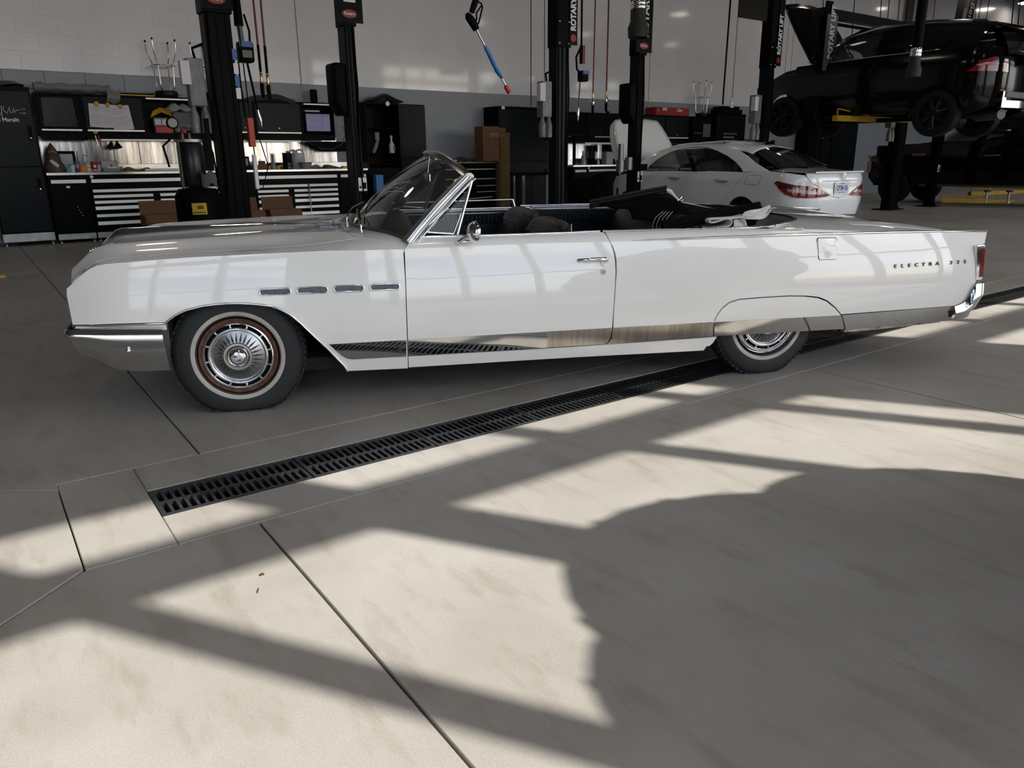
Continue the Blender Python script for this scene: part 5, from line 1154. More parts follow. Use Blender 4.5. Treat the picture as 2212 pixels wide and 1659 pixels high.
# --- fourth bay and beyond, mostly dark
L5 = locker(23.9, 25.1, 'grey-black tall locker with white name between the third and fourth lifts', z1=2.66); text('name_lettering', 'Adam Chu', .09, LW, L5.children[-1], loc=(.5, -.017, 2.02), M=FACE_S, ext=.0005)
L6 = locker(25.12, 26.7, 'wide grey-black tall locker right of the named locker', z1=2.66)
bank(20.4, 22.0, 'black drawer cabinet seen through the raised car lift', split=.7); worktop(20.38, 22.0, 'stainless worktop seen under the raised black car')
splash(20.4, 22.0, 2, 'pale backsplash seen under the raised black car', z1=1.95)
bank(22.05, 23.7, 'black drawer cabinet beside the far named locker', split=.7); worktop(22.03, 23.7, 'stainless worktop in front of the far named locker')
# --- wall outlets and cords
def outlet(px, py, Y, label, x=None):
    p = onY(px, py, Y); t = MB().bb(-.045, .045, -.02, .02, -.09, .09).build('power_outlet', WPL, bevel=.01); t.location = p; tag(t, label, 'outlet')
    for dz in (-.04, .04): MB().lathe([(0, -.024), (.022, -.024), (.022, -.02)], (0, 0, dz), 'Y', 12).build('socket', mat('outlet ring', (.3, .3, .3), .5), t)
    MB().tube([(0, 0, .09), (0, 0, 8.2-p.z)], .006, 6).build('cord', BLACK, t); return t
outlet(1176, 194, 11, 'white hanging twin power outlet left of the centre lift post')
outlet(1581, 223, 11, 'grey hanging power outlet left of the right lift post near the bright wall patch')
# ================================================================== other vehicles
TYRE2 = mat('tyre', (.007, .007, .008), .55, spec=.2)
def wheel2(parent, s, t, z, r, w_, m_rim, far=False, spokes=5, name='wheel'):
    o_ = bpy.data.objects.new(name, None); COL.objects.link(o_); o_.parent = parent; o_.location = (s, t, z)
    d = -1 if far else 1
    MB().lathe([(r*.66, .03*d), (r*.70, .0), (r*.90, .005*d), (r*.985, .03*d), (r, .06*d), (r, (w_-.05)*d), (r*.97, w_*d), (r*.6, w_*d)], (0, 0, 0), 'Y', 48).build('tyre', TYRE2, o_, smooth=40)
    rm_ = MB().lathe([(r*.68, .03*d), (r*.66, .015*d), (r*.62, .02*d), (r*.60, .10*d)], (0, 0, 0), 'Y', 40)
    for k in range(spokes):
        a = 2*PI*k/spokes+.3
        for e in (-.13, .13):
            rm_.tube([(math.cos(a)*r*.12, .03*d, math.sin(a)*r*.12), (math.cos(a+e)*r*.62, .03*d, math.sin(a+e)*r*.62)], [.035, .022], 6)
    rm_.lathe([(0, .01*d), (r*.14, .015*d), (r*.16, .05*d)], (0, 0, 0), 'Y', 20)
    rm_.build('rim', m_rim, o_, smooth=40)
    MB().lathe([(0, .10*d), (r*.60, .10*d)], (0, 0, 0), 'Y', 30).build('hub_back', DARK, o_)
    bb_ = MB()
    for k in range(5): a = 2*PI*k/5; bb_.lathe([(0, .008*d), (.010, .012*d)], (math.cos(a)*r*.22, 0, math.sin(a)*r*.22), 'Y', 8)
    bb_.build('wheel_bolts', ALUH, o_)
    return o_
class Shell:
    """coachwork in its own frame: x = forward from the rear bumper, y = away from the near side (0..W), z up"""
    def __init__(s, root, W, rc, ins, zt, zb, hw, camloc, n=3.2, m=2., bow=.08):
        s.r, s.W, s.rc, s.ins, s.zt, s.zb, s.hw, s.cam, s.n, s.m, s.bow = root, W, rc, ins, zt, zb, hw, camloc, n, m, bow
    def body(s, off=0., flip=False):
        def fn(p, z):
            rc, W = s.rc, s.W; g = interp(s.ins, z)-off
            if p >= rc: x, y, nx, ny = p, 0, 0, -1
            elif p > -rc:
                a = (rc-p)/(2*rc)*PI/2; x = rc-rc*math.sin(a); y = rc-rc*math.cos(a); nx, ny = -math.sin(a), -math.cos(a)
            else: x, y, nx, ny = 0, -p, -1, 0
            x -= s.bow*max(0, 1-((y-W/2)/(W/2-rc*.3))**2) if p < rc else 0
            fr = max(0, p-s.fs)/s.fl if hasattr(s, 'fs') else 0
            y += (fr**2)*s.fi
            x -= nx*g; y -= ny*g
            return (x, W-y if flip else y, z)
        return fn
    def gl(s, off=0., flip=False):          # greenhouse seen square-on: (x,z) measured on the near side plane
        def fn(x, z):
            x2, z2 = x, z
            for _ in range(4):
                zt, zb = interp(s.zt, x2), s.zb; f = max(0, min(.999, (z2-zb)/max(.05, zt-zb)))
                y = interp(s.hw, x2)*(1-f**s.m)**(1/s.n); t = s.W/2-y-off
                k = 1+(t-.03)/(-s.cam[1]); x2 = s.cam[0]+(x-s.cam[0])*k; z2 = s.cam[2]+(z-s.cam[2])*k
            return (x2, s.W-t if flip else t, z2)
        return fn
    def top(s, off=0.):                     # greenhouse from above: (x,q)
        def fn(x, q):
            zt, zb = interp(s.zt, x), s.zb; z = zb+(zt-zb)*(max(0, 1-abs(q)**s.n))**(1/s.m)
            return (x, s.W/2+q*interp(s.hw, x), z+off)
        return fn
    def sides(s, name, ol, m, off=0., dep=.03, fn='body', both=True, parent=None, **k):
        f = getattr(s, fn); return [patch(name, ol, f(off, fl_), m, parent or s.r, k.get('du', .14), k.get('dv', .08), depth=(0, -dep if fl_ else dep, 0) if dep else None) for fl_ in ((False, True) if both else (False,))]
# ------------------------------------------------------------------ white sedan
CLX, CLY, CLA_ = 10.9246, 7.37707, R(85.42434)
cla = thing('sedan_car', 'white modern four-door sedan with its hood raised, behind the convertible', 'car', (CLX, CLY, 0), 0)
# frame: x forward, y to its right -> left handed, so build with y mirrored into the matrix-free frame
cu_, sn_ = math.cos(CLA_), math.sin(CLA_)
PW = mat('clean white paint', (.78, .79, .80), .22, coat=1.)
GLD = mat('dark car glass', (.008, .010, .011), .03, alpha=.82, spec=.5)
GLC = mat('clear car glass', (.05, .06, .065), .02, alpha=.45, spec=.8)
camc = (-(CLX*cu_+CLY*sn_), -(CLX*sn_-CLY*cu_), CAMH)
sh = Shell(cla, 1.92, .42, [(.25, .09), (.45, .03), (.62, .0), (.78, .0), (.90, .012), (.93, .0), (1.02, .015), (1.13, .06)],
           [(.25, 1.10), (.55, 1.165), (.8, 1.285), (1.1, 1.42), (1.4, 1.54), (1.8, 1.62), (2.3, 1.66), (2.8, 1.65), (3.3, 1.62), (3.7, 1.56), (4.2, 1.40), (4.6, 1.22), (4.9, 1.12)], 1.09,
           [(.3, .74), (.8, .82), (1.3, .88), (2.2, .91), (3.5, .90), (4.3, .84), (4.9, .78)], camc)
sh.fs, sh.fl, sh.fi = 4.0, 1.0, .25
q4 = sh.sides('quarter_panel', [(1.125, 1.105), (1.15, 1.05), (1.285, .92), (1.435, .74), (1.605, .53), (1.64, .44)] + [(1.15+.37*math.cos(a), .34+.365*math.sin(a)) for a in [R(15+10*i) for i in range(16)]] + [(.78, .36), (.40, .37), (-.96, .42), (-.96, .675), (-.74, .715), (-.64, .775), (-.5, .855), (-.31, .915), (-.17, 1.02), (-.12, 1.06), (.2, 1.095), (.7, 1.125)], PW)
sh.sides('rear_valance', [(.5, .37), (-.96, .42), (-.96, .30), (.5, .27)], GREYP, off=-.01)
sh.sides('bumper_strip', [(.35, .585), (-.1, .55), (-.1, .54), (.35, .575)], mat('bumper crease', (.5, .5, .52), .3), off=.002, dep=0)
fd_ = sh.sides('front_door', [(3.66, 1.11), (2.40, 1.13), (2.50, 1.06), (2.607, .91), (2.632, .66), (2.64, .40), (3.86, .40), (3.84, .62), (3.77, .78), (3.70, .95)], PW)
rd_ = sh.sides('rear_door', [(2.388, 1.13), (1.135, 1.105), (1.16, 1.05), (1.297, .92), (1.447, .74), (1.617, .53), (1.66, .40), (2.628, .40), (2.62, .66), (2.595, .91), (2.488, 1.06)], PW)
sh.sides('front_fender', [(3.67, 1.11), (3.71, .95), (3.78, .78), (3.85, .62), (3.87, .40), (3.92, .40)] + [(4.30+.37*math.cos(a), .34+.37*math.sin(a)) for a in [R(175-12*i) for i in range(15)]] + [(4.68, .35), (5.0, .40), (5.0, .85), (4.8, 1.0), (4.2, 1.08)], PW)
sh.sides('sill', [(1.55, .405), (3.9, .405), (3.9, .28), (1.55, .28)], PW, off=-.03)
lid = patch('trunk_lid', [(-.96, .685), (-.745, .725), (-.65, .785), (-.51, .863), (-.32, .925), (-.20, 1.02), (-.18, 1.09), (-.96, 1.105)], sh.body(.004, False), PW, cla, .1, .06, depth=(.02, 0, 0))
patch('trunk_lid_half', [(-.96, .685), (-.745, .725), (-.65, .785), (-.51, .863), (-.32, .925), (-.20, 1.02), (-.18, 1.09), (-.96, 1.105)], sh.body(.004, True), PW, lid, .1, .06, depth=(.02, 0, 0))
MB().grid(lambda u, v: (lambda y: (-.09*(1-((y-.96)/.9)**2)-.012*math.sin(PI*v), y, 1.085+.03*v))(.34+1.24*u), 24, 4).build('lid_lip', PW, lid, smooth=60)
patch('deck', [(.75, -.97), (.0, -.86), (-.09, 0), (.0, .86), (.75, .97), (.72, .5), (.56, 0), (.72, -.5)], lambda x, q: (x, .96+q*interp([(-.1, .80), (.3, .90), (.8, .93)], x), interp([(-.1, 1.115), (.1, 1.12), (.6, 1.16), (.8, 1.20)], x)-.035*abs(q)**3-max(0, x-.6)*.5*abs(q)**2), PW, cla, .1, .15)
# roof, pillars, glass
patch('roof', [(1.28, -.70), (1.38, 0), (1.28, .70), (2.2, .76), (3.3, .76), (3.52, .66), (3.62, 0), (3.52, -.66), (3.3, -.76), (2.2, -.76)], sh.top(.004), PW, cla, .12, .12, depth=(0, 0, -.02))
patch('sunroof', [(2.05, -.60), (2.05, .60), (3.35, .60), (3.35, -.60)], sh.top(.008), mat('glass roof', (.01, .01, .012), .05, coat=1.), cla, .12, .12)
# C pillar and roof rail as one sweeping panel
wtop = [(3.67, 1.115), (3.60, 1.21), (3.36, 1.34), (3.06, 1.45), (2.74, 1.52), (2.39, 1.55), (2.08, 1.53), (1.81, 1.47), (1.58, 1.39), (1.37, 1.28), (1.22, 1.17), (1.18, 1.115)]
rail = [(.60, 1.115), (.72, 1.17), (.92, 1.26), (1.10, 1.37), (1.28, 1.46), (1.6, 1.555), (2.0, 1.61), (2.4, 1.625), (2.8, 1.605), (3.2, 1.54), (3.6, 1.41), (3.95, 1.25), (4.15, 1.115)]
sh.sides('roof_rail', [(x, z) for x, z in wtop] + [(x, z) for x, z in rail], PW, off=.006, fn='gl', dep=.012, du=.09, dv=.05)
sh.sides('side_window', [(x, z) for x, z in wtop], GLD, off=.0, fn='gl', dep=0, du=.1, dv=.06)
for f_ in (0, 1):
    g_ = sh.gl(.012, f_); MB().tube([g_(x, z) for x, z in wtop], .008, 6).build('window_trim', ALUH, cla, smooth=60)
sh.sides('b_pillar', [(2.40, 1.11), (2.62, 1.53), (2.50, 1.54), (2.28, 1.11)], BLACK, off=.003, fn='gl', dep=0, du=.2, dv=.1); sh.sides('quarter_pillar', [(1.46, 1.11), (1.47, 1.33), (1.43, 1.31), (1.42, 1.11)], BLACK, off=.003, fn='gl', dep=0, du=.2, dv=.1)
patch('rear_window', [(1.22, -.64), (1.36, 0), (1.22, .64), (.92, .76), (.68, .83), (.60, .5), (.57, 0), (.60, -.5), (.68, -.83), (.92, -.76)], sh.top(.010), mat('rear glass', (.010, .014, .014), .04, spec=.9, coat=1.), cla, .1, .12)
patch('windshield', [(3.55, -.68), (3.64, 0), (3.55, .68), (4.5, .80), (4.65, 0), (4.5, -.80)], sh.top(.004), GLC, cla, .12, .12)
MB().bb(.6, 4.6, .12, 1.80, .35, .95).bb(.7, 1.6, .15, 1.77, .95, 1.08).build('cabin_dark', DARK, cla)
for y in (.45, 1.45): MB().box((2.35, y, 1.12), (.16, .45, .50)).box((2.33, y, 1.42), (.10, .26, .16)).build('front_seat', GREYP, cla, bevel=.04)
MB().tube([(3.05+.0, .48+.19*math.cos(a), 1.08+.16*math.sin(a)) for a in [2*PI*i/24 for i in range(24)]], .014, 6, closed=True).build('steering_wheel', BLACK, cla, smooth=60)
# handles, mirror, fuel lid, lamps, badge, plate
for nm, par, (x, z) in (('handle', fd_[0], (2.85, 1.01)), ('handle', rd_[0], (1.63, .975))):
    b_ = sh.body(.02); c_ = Vector(b_(x, z)); MB().tube([c_+Vector((-.16, 0, 0)), c_+Vector((-.08, -.012, .012)), c_+Vector((.10, -.012, .006)), c_+Vector((.16, .01, 0))], [.012, .03, .028, .012], 10, flat=(1, .5, 1)).build(nm, PW, par, smooth=60)
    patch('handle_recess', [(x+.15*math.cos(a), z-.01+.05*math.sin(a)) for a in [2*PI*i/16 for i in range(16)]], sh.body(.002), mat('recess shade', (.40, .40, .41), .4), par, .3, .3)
fo_ = [(1.09, 1.03), (1.05, 1.06), (.79, 1.06), (.76, 1.03), (.80, .92), (.85, .90), (1.06, .91), (1.10, .93)]
b_ = sh.body(.002); MB().tube([b_(x, z) for x, z in fo_], .003, 4, closed=True).build('fuel_lid_seam', GREYP, q4[0])
mrr = MB().box((3.62, -.16, 1.19), (.12, .20, .17), rz=.2); mo2 = mrr.build('door_mirror', PW, cla, bevel=.035, seg=3, smooth=50); MB().box((3.555, -.15, 1.19), (.01, .15, .13), rz=.2).build('mirror_face', BLACK, mo2)
RL = mat('red tail lamp', (.20, .005, .008), .12, coat=1.); RLD = mat('dark tail lamp', (.05, .004, .005), .12, coat=1.)
def pz(l): return l
for f_ in (0, 1):
    tl_ = patch('tail_lamp', [(.46, .94), (.40, .975), (.24, .945), (.02, .905), (-.22, .89), (-.44, .85), (-.70, .735), (-.60, .715), (-.28, .70), (.02, .71), (.20, .76), (.36, .85)], sh.body(.012, f_), RL, cla, .05, .04, depth=(0, (.02 if not f_ else -.02), 0))
    patch('tail_lamp_clear', [(.18, .85), (-.10, .835), (-.42, .80), (-.55, .76), (-.40, .755), (-.10, .785), (.15, .80)], sh.body(.015, f_), mat('clear tail lens', (.35, .25, .25), .15, coat=1.), tl_, .08, .05)
    patch('tail_lamp_dark', [(.44, .93), (.40, .965), (.24, .935), (.10, .91), (.16, .85), (.30, .86)], sh.body(.0145, f_), RLD, tl_, .08, .05)
plx = sh.body(.01)(-.96, .85)[0]
pl = MB().bb(plx-.012, plx-.004, .80, 1.18, .745, .945).build('licence_plate', mat('plate frame chrome', (.6, .6, .6), .15, 1.), lid, bevel=.004)
MB().bb(plx-.015, plx-.011, .815, 1.165, .762, .93).build('plate_face', mat('plate white', (.66, .68, .74), .4), pl)
FR = axes((0, 1, 0), (0, 0, 1), (-1, 0, 0)); BLT = mat('plate blue', (.015, .05, .28), .5)
text('plate_text', 'CFTM·155', .108, BLT, pl, loc=(plx-.016, .99, .842), M=FR, ext=.001, bold=.003, sx=.62)
text('plate_top', 'ONTARIO', .026, BLT, pl, loc=(plx-.016, .99, .915), M=FR, ext=.0008); text('plate_foot', 'YOURS TO DISCOVER', .02, BLT, pl, loc=(plx-.016, .99, .775), M=FR, ext=.0008)
cst = Vector((plx-.012, 1.02, 1.035)); eb = MB()
eb.tube([cst+Vector((0, .05*math.cos(a), .05*math.sin(a))) for a in [2*PI*i/28 for i in range(28)]], .0055, 6, closed=True)
for k in range(3): a = PI/2+2*PI*k/3; eb.tube([cst, cst+Vector((0, .048*math.cos(a), .048*math.sin(a)))], [.008, .003], 6)
eb.build('round_star_emblem', CHROME, lid, smooth=60)
text('model_lettering', 'CLA 250', .062, ALUH, lid, loc=(plx+.05, .50, .975), M=FR, ext=.004, bold=.002)
MB().tube([(plx-.012, .55, .965), (plx-.018, .99, .968), (plx-.012, 1.42, .965)], .008, 6).build('lid_strip', PW, lid)
# fin aerial
MB().prism([(1.35, 0), (1.62, 0), (1.36, .075)], -.015, .015, lambda x, z, y: (x, .96+y, 1.57+z)).build('roof_aerial', BLACK, cla)
# raised hood
hdm = MB()
HL = lambda u, v: (lambda t, r: Vector((4.55+r*(.62+.0*t), .96+t*(.80-.20*r**3), 1.12+r*1.02+.10*(1-t*t)*(.4+.6*math.sin(PI*r)))) )(2*u-1, v)
hdo = hdm.grid(lambda u, v: HL(u, v) + (Vector((.0, 0, -.0)) if 1 else 0), 16, 14).build('raised_hood', PW, cla, smooth=70)
so2 = hdo.modifiers.new('thick', 'SOLIDIFY'); so2.thickness = .03
bfl = MB().grid(lambda u, v: HL(0, u)+Vector((.10*v, -.02*v, -.10*v)), 12, 3).grid(lambda u, v: HL(u, 1)+Vector((.10*v, 0, -.12*v)), 12, 3); bfl.build('hood_flange', PW, hdo, smooth=60)
MB().bb(4.0, 4.95, .25, 1.67, .6, 1.0).build('engine_bay', DARK, cla)
MB().bb(3.2, 4.6, .2, 1.7, .95, 1.06).build('dashboard', BLACK, cla, bevel=.03)
for (x, y, f_) in ((1.15, .06, 0), (4.30, .06, 0), (1.15, 1.86, 1), (4.30, 1.86, 1)): wheel2(cla, x, y, .34, .34, .22, mat('silver rim', (.5, .5, .52), .25, .9), bool(f_))
MB().bb(.75, 1.55, .10, 1.82, .30, .76).bb(3.9, 4.7, .10, 1.82, .30, .76).build('wheel_well', DARK, cla)
def reframe(root, ox, oy, ang, z0=0., pitch=0.):
    """children were laid out with y pointing to the car's right: flip their meshes and hang the root at its place"""
    root.location = (ox, oy, z0); root.rotation_euler = (0, -pitch, ang); seen = set()
    def go(o, top):
        for c in o.children:
            if c.data and c.data.name not in seen:
                seen.add(c.data.name); c.data.transform(Matrix.Diagonal((1, -1, 1, 1)))
                if c.data.polygons: c.data.flip_normals()
            c.location = (c.location.x, -c.location.y, c.location.z)
            if c.rotation_euler.z or c.rotation_euler.x: c.rotation_euler = (-c.rotation_euler.x, c.rotation_euler.y, -c.rotation_euler.z)
            go(c, False)
    go(root, True)
reframe(cla, CLX, CLY, CLA_)
# ------------------------------------------------------------------ black SUV on the lift
BP = mat('black car paint', (.002, .002, .002), .12, spec=.25, coat=.15)
BPI = mat('black trim', (.004, .004, .004), .4, spec=.15)
suv = thing('suv_car', 'black SUV with raised hood held up on the two-post lift at upper right', 'car')
SY, SX = 7.03, 16.25
def S_(l): return [(y-SY, z) for y, z in l]
cams = (-SY, -SX, CAMH)
s2 = Shell(suv, 2.18, .50, [(2.1, .12), (2.3, .04), (2.6, .0), (3.0, .0), (3.2, .02), (3.36, .06)],
           [(y-SY, z) for y, z in [(6.8, 3.45), (6.95, 3.66), (7.2, 3.78), (7.7, 3.90), (8.3, 3.99), (9.2, 4.06), (9.8, 4.03), (10.2, 3.94), (10.6, 3.78), (11.0, 3.58), (11.4, 3.42)]], 3.33,
           [(0, .84), (.5, .93), (1.5, 1.0), (3.5, 1.0), (4.6, .92)], cams, n=4.2, m=2.2, bow=.10)
s2.fs, s2.fl, s2.fi = 4.2, 1.0, .22
AR = lambda cy, cz, r: [(cy-SY+r*math.cos(a), cz+r*math.sin(a)) for a in [R(-8+14*i) for i in range(15)]]
s2.sides('body_side', S_([(12.15, 2.95), (12.2, 2.45), (12.1, 2.2)]) + [(x, z) for x, z in AR(11.60, 2.28, .50)] + S_([(11.0, 2.235), (8.65, 2.225)]) + AR(8.06, 2.17, .53) + S_([(7.48, 2.12), (7.1, 2.20)]) + [(-.3, 2.30), (-1.09, 2.34), (-1.09, 3.30), (-.2, 3.33)] + S_([(7.5, 3.36), (9.44, 3.37), (10.45, 3.35), (11.0, 3.33), (11.6, 3.28), (12.0, 3.15)]), BP, du=.2, dv=.12)
s2.sides('side_glass', S_([(7.35, 3.34), (10.55, 3.34), (10.48, 3.42), (10.15, 3.66), (9.75, 3.83), (9.2, 3.88), (8.2, 3.84), (7.5, 3.76), (7.15, 3.62)]), GLC, off=.0, fn='gl', dep=0, du=.2, dv=.1)
s2.sides('pillar', S_([(8.9, 3.34), (9.45, 3.34), (9.30, 3.9), (8.85, 3.9)]), BP, off=.006, fn='gl', dep=0, du=.2, dv=.1)
s2.sides('rear_side_glass', S_([(7.35, 3.36), (8.95, 3.36), (8.9, 3.84), (8.2, 3.82), (7.5, 3.74), (7.2, 3.62)]), mat('privacy glass', (.004, .004, .005), .05, coat=1.), off=.004, fn='gl', dep=0, du=.2, dv=.1)
s2.sides('d_pillar', S_([(7.05, 3.33), (7.45, 3.33), (7.20, 3.66), (7.3, 3.80), (8.2, 3.92), (9.2, 3.98), (9.8, 3.94), (10.25, 3.80), (10.6, 3.60), (10.95, 3.36), (10.62, 3.36), (10.48, 3.46), (10.15, 3.69), (9.75, 3.82), (9.2, 3.87), (8.2, 3.82), (7.45, 3.73), (7.16, 3.62)]), BP, off=.008, fn='gl', dep=.01, du=.15, dv=.07)
for f_ in (0, 1):
    g_ = s2.gl(.014, f_); MB().tube([g_(y-SY, z) for y, z in ((10.45, 3.36), (9.44, 3.375), (8.68, 3.365), (8.1, 3.355))], .010, 6).build('window_trim', ALUH, suv, smooth=60)
    tp = s2.top(.05); MB().tube([tp(y-SY, -.80+1.6*f_) for y in (10.3, 10.1, 9.6, 9.0, 8.4, 7.9, 7.7)], [.008, .018, .018, .018, .018, .018, .008], 8).build('roof_rail', mat('satin rail', (.35, .35, .36), .3, 1.), suv, smooth=60)
patch('roof', [(.15, -.80), (.12, 0), (.15, .80), (3.2, .90), (3.32, 0), (3.2, -.90)], s2.top(.004), BP, suv, .2, .15, depth=(0, 0, -.02))
patch('windshield', [(3.2, -.84), (3.3, 0), (3.2, .84), (4.2, .92), (4.4, 0), (4.2, -.92)], s2.top(.0), GLC, suv, .15, .15)
MB().grid(lambda u, v: (-.14-.05*math.sin(PI*u)+.28*v, .35+1.48*u, 3.60+.12*v), 14, 4).build('rear_spoiler', BP, suv, smooth=60)
MB().grid(lambda u, v: (-.09-.09*math.sin(PI*u)+.20*v**1.4, .30+1.58*u, 3.18+.44*v), 16, 8).build('rear_window', MATS['privacy glass'], suv, smooth=60)
MB().bb(.4, 4.6, .2, 1.98, 2.28, 3.30).build('underbody', DARK, suv)
MB().bb(-.02, .5, .25, 1.93, 2.25, 3.3).build('tailgate_core', BP, suv)
MB().box((2.9, 1.09, 3.72), (.05, .30, .09)).tube([(2.9, 1.09, 3.72), (3.0, 1.09, 3.86)], .02, 6).tube([(2.95, .99, 3.62), (2.95, .99, 3.70)], .02, 6).build('inside_mirror', BLACK, suv)
for y in (.6, 1.6): MB().box((2.35, y, 3.42), (.2, .5, .4)).build('front_seat', BLACK, suv, bevel=.05)
MB().tube([(3.35, .60+.20*math.cos(a), 3.40+.18*math.sin(a)) for a in [2*PI*i/24 for i in range(24)]], .016, 6, closed=True).build('steering_wheel', BLACK, suv, smooth=60)
MB().bb(3.4, 4.4, .15, 2.0, 3.1, 3.38).build('dashboard', BLACK, suv, bevel=.05)
for f_ in (0, 1):
    t_ = patch('tail_lamp', [(.49, 2.90), (.38, 2.95), (.20, 3.08), (-.08, 3.14), (-.40, 3.09), (-.46, 2.86), (-.30, 2.87), (.1, 2.89)], s2.body(.015, f_), mat('suv red lamp', (.22, .004, .008), .12, coat=1.), suv, .08, .06)
    patch('lamp_stripe', [(.30, 3.0), (.08, 3.05), (-.36, 3.02), (-.40, 2.985), (0, 3.01), (.2, 2.985)], s2.body(.019, f_), mat('pale lamp stripe', (.45, .35, .35), .2, coat=1.), t_, .1, .1)
    s2.sides('rear_reflector', [(-.25, 2.55), (-.7, 2.55), (-.7, 2.52), (-.25, 2.52)], RL, off=.012, dep=0) if not f_ else None
cb2 = MB().grid(lambda u, v: (lambda y: (-.12-.09*math.sin(PI*u), y, 2.22+.13*v+.16*(1 if (u < .06 or u > .94) else 0)*v))(.28+1.62*u), 40, 3)
cb2.build('chrome_skid', mat('suv chrome', (.6, .6, .6), .12, 1.), suv, smooth=40)
MB().bb(-.16, -.10, .35, 1.83, 2.40, 2.52).build('bumper_core', GREYP, suv, bevel=.02)
MB().bb(-.19, -.10, .82, 1.36, 3.0, 3.21).build('plate_recess', BPI, suv)
sp_ = MB().bb(-.205, -.19, .92, 1.26, 3.03, 3.18).build('licence_plate', MATS['plate white'], suv); text('plate_text', 'BXKT 482', .085, BLT, sp_, loc=(-.208, 1.09, 3.105), M=FR, ext=.001, sx=.7)
MB().tube([(-.2, .55, 3.22), (-.235, 1.09, 3.25), (-.2, 1.63, 3.22)], .016, 8).build('tailgate_strip', MATS['suv chrome'], suv, smooth=60)
est = Vector((-.235, 1.09, 3.34)); e2 = MB().tube([est+Vector((0, .07*math.cos(a), .07*math.sin(a))) for a in [2*PI*i/28 for i in range(28)]], .008, 6, closed=True)
for k in range(3): a = PI/2+2*PI*k/3; e2.tube([est, est+Vector((0, .068*math.cos(a), .068*math.sin(a)))], [.011, .004], 6)
e2.build('round_star_emblem', CHROME, suv, smooth=60)
MB().tube([(.05, .75, 2.12), (.5, .80, 2.12), (.62, .85, 2.12)], [.10, .12, .05], 14, flat=(1, 1.6, 1)).build('exhaust_box', mat('dull exhaust', (.10, .10, .10), .45, .8), suv, smooth=50)
MB().tube([(1.03, .3, 2.15), (1.03, 1.9, 2.15)], .06, 10).tube([(1.03, .9, 2.05), (1.03, 1.2, 2.05)], .15, 12).tube([(1.03, 1.09, 2.12), (4.6, 1.09, 2.15)], .05, 8).build('rear_axle', BPI, suv, smooth=50)
DR_ = mat('dark rim', (.018, .018, .019), .22, .7)
for (y, f_) in ((8.06, 0), (11.60, 0), (8.06, 1), (11.60, 1)): wheel2(suv, y-SY, 2.12 if f_ else .03, 2.17 if y < 9 else 2.28, .45, .28, DR_, bool(f_), spokes=7)
hm = MB().grid(lambda u, v: Vector((4.0+.95*v**1.0*(1.0)-.0, 1.09+(2*u-1)*(.95-.16*v**3), 3.40+1.36*v+.08*math.sin(PI*u))), 14, 10)
hmo = hm.build('raised_hood', BP, suv, smooth=70); s_ = hmo.modifiers.new('t', 'SOLIDIFY'); s_.thickness = .05
reframe(suv, SX, SY, PI/2)
# ------------------------------------------------------------------ dark pickup beyond the lift
trk = thing('pickup_car', 'black pickup truck standing on the floor under and beyond the raised SUV', 'car')
TY, TX = 7.2, 23.2
s3_ = Shell(trk, 2.2, .3, [(.4, .06), (.8, 0), (1.4, 0), (1.75, .06)], [(0, 1.8), (1.0, 2.35), (3.0, 2.45), (4.2, 1.85)], 1.70, [(0, .9), (4.5, .95)], (-TY, -TX, CAMH), n=5)
s3_.fs, s3_.fl, s3_.fi = 5.2, 1.0, .2
T_ = lambda l: [(y-TY, z) for y, z in l]
s3_.sides('body_side', T_([(13.3, .75), (13.3, 1.3), (13.0, 1.45), (12.1, 1.68), (11.3, 1.76), (7.3, 1.72), (7.2, .55), (8.0, .50), (11.6, .50)]) + [(12.4-TY+.55*math.cos(a), .55+.55*math.sin(a)) for a in [R(180-15*i) for i in range(13)]] + T_([(13.1, .55)]), BP, du=.3, dv=.2)
patch('hood', [(4.1, 0.04), (4.1, 2.16), (5.9, 2.1), (6.1, 1.1), (5.9, .1)], lambda x, y: (x, y, 1.74-.10*max(0, x-4.9)-.03*abs(y-1.1)), BP, trk, .3, .3, depth=(0, 0, -.03))
s3_.sides('side_glass', T_([(7.6, 1.74), (11.3, 1.74), (10.6, 2.32), (9.8, 2.48), (7.9, 2.44)]), MATS['privacy glass'], fn='gl', dep=0, du=.3, dv=.15)
patch('roof', [(.6, -.97), (.6, .97), (3.3, .97), (3.3, -.97)], s3_.top(.0), BP, trk, .3, .2)
MB().bb(.1, 5.9, .15, 2.05, .5, 1.68).build('core', DARK, trk)
MB().bb(.5, 4.4, .02, .12, .50, .56).build('side_step', mat('bronze step', (.16, .12, .07), .4, .8), trk)
b_ = s3_.body(.03)
MB().tube([b_(9.9-TY, 1.36), b_(9.5-TY, 1.36)], .022, 6).build('door_handle', CHROME, trk); MB().tube([b_(8.0-TY, 1.36), b_(7.7-TY, 1.36)], .022, 6).build('door_handle', CHROME, trk)
MB().box(b_(11.7-TY, 1.40), (.40, .02, .07)).build('fender_badge', mat('copper badge', (.4, .2, .15), .3, .8), trk)
MB().box((13.28-TY, .25, 1.05), (.12, .35, .35)).box((13.28-TY, .15, 1.35), (.10, .2, .1)).build('headlamp', mat('amber lamp', (.35, .2, .12), .2, coat=1.), trk, bevel=.03)
for (y, f_) in ((12.4, 0), (8.3, 0), (12.4, 1), (8.3, 1)): wheel2(trk, y-TY, 2.2 if f_ else .0, .47, .47, .28, DR_, bool(f_), spokes=6)
reframe(trk, TX, TY, PI/2)
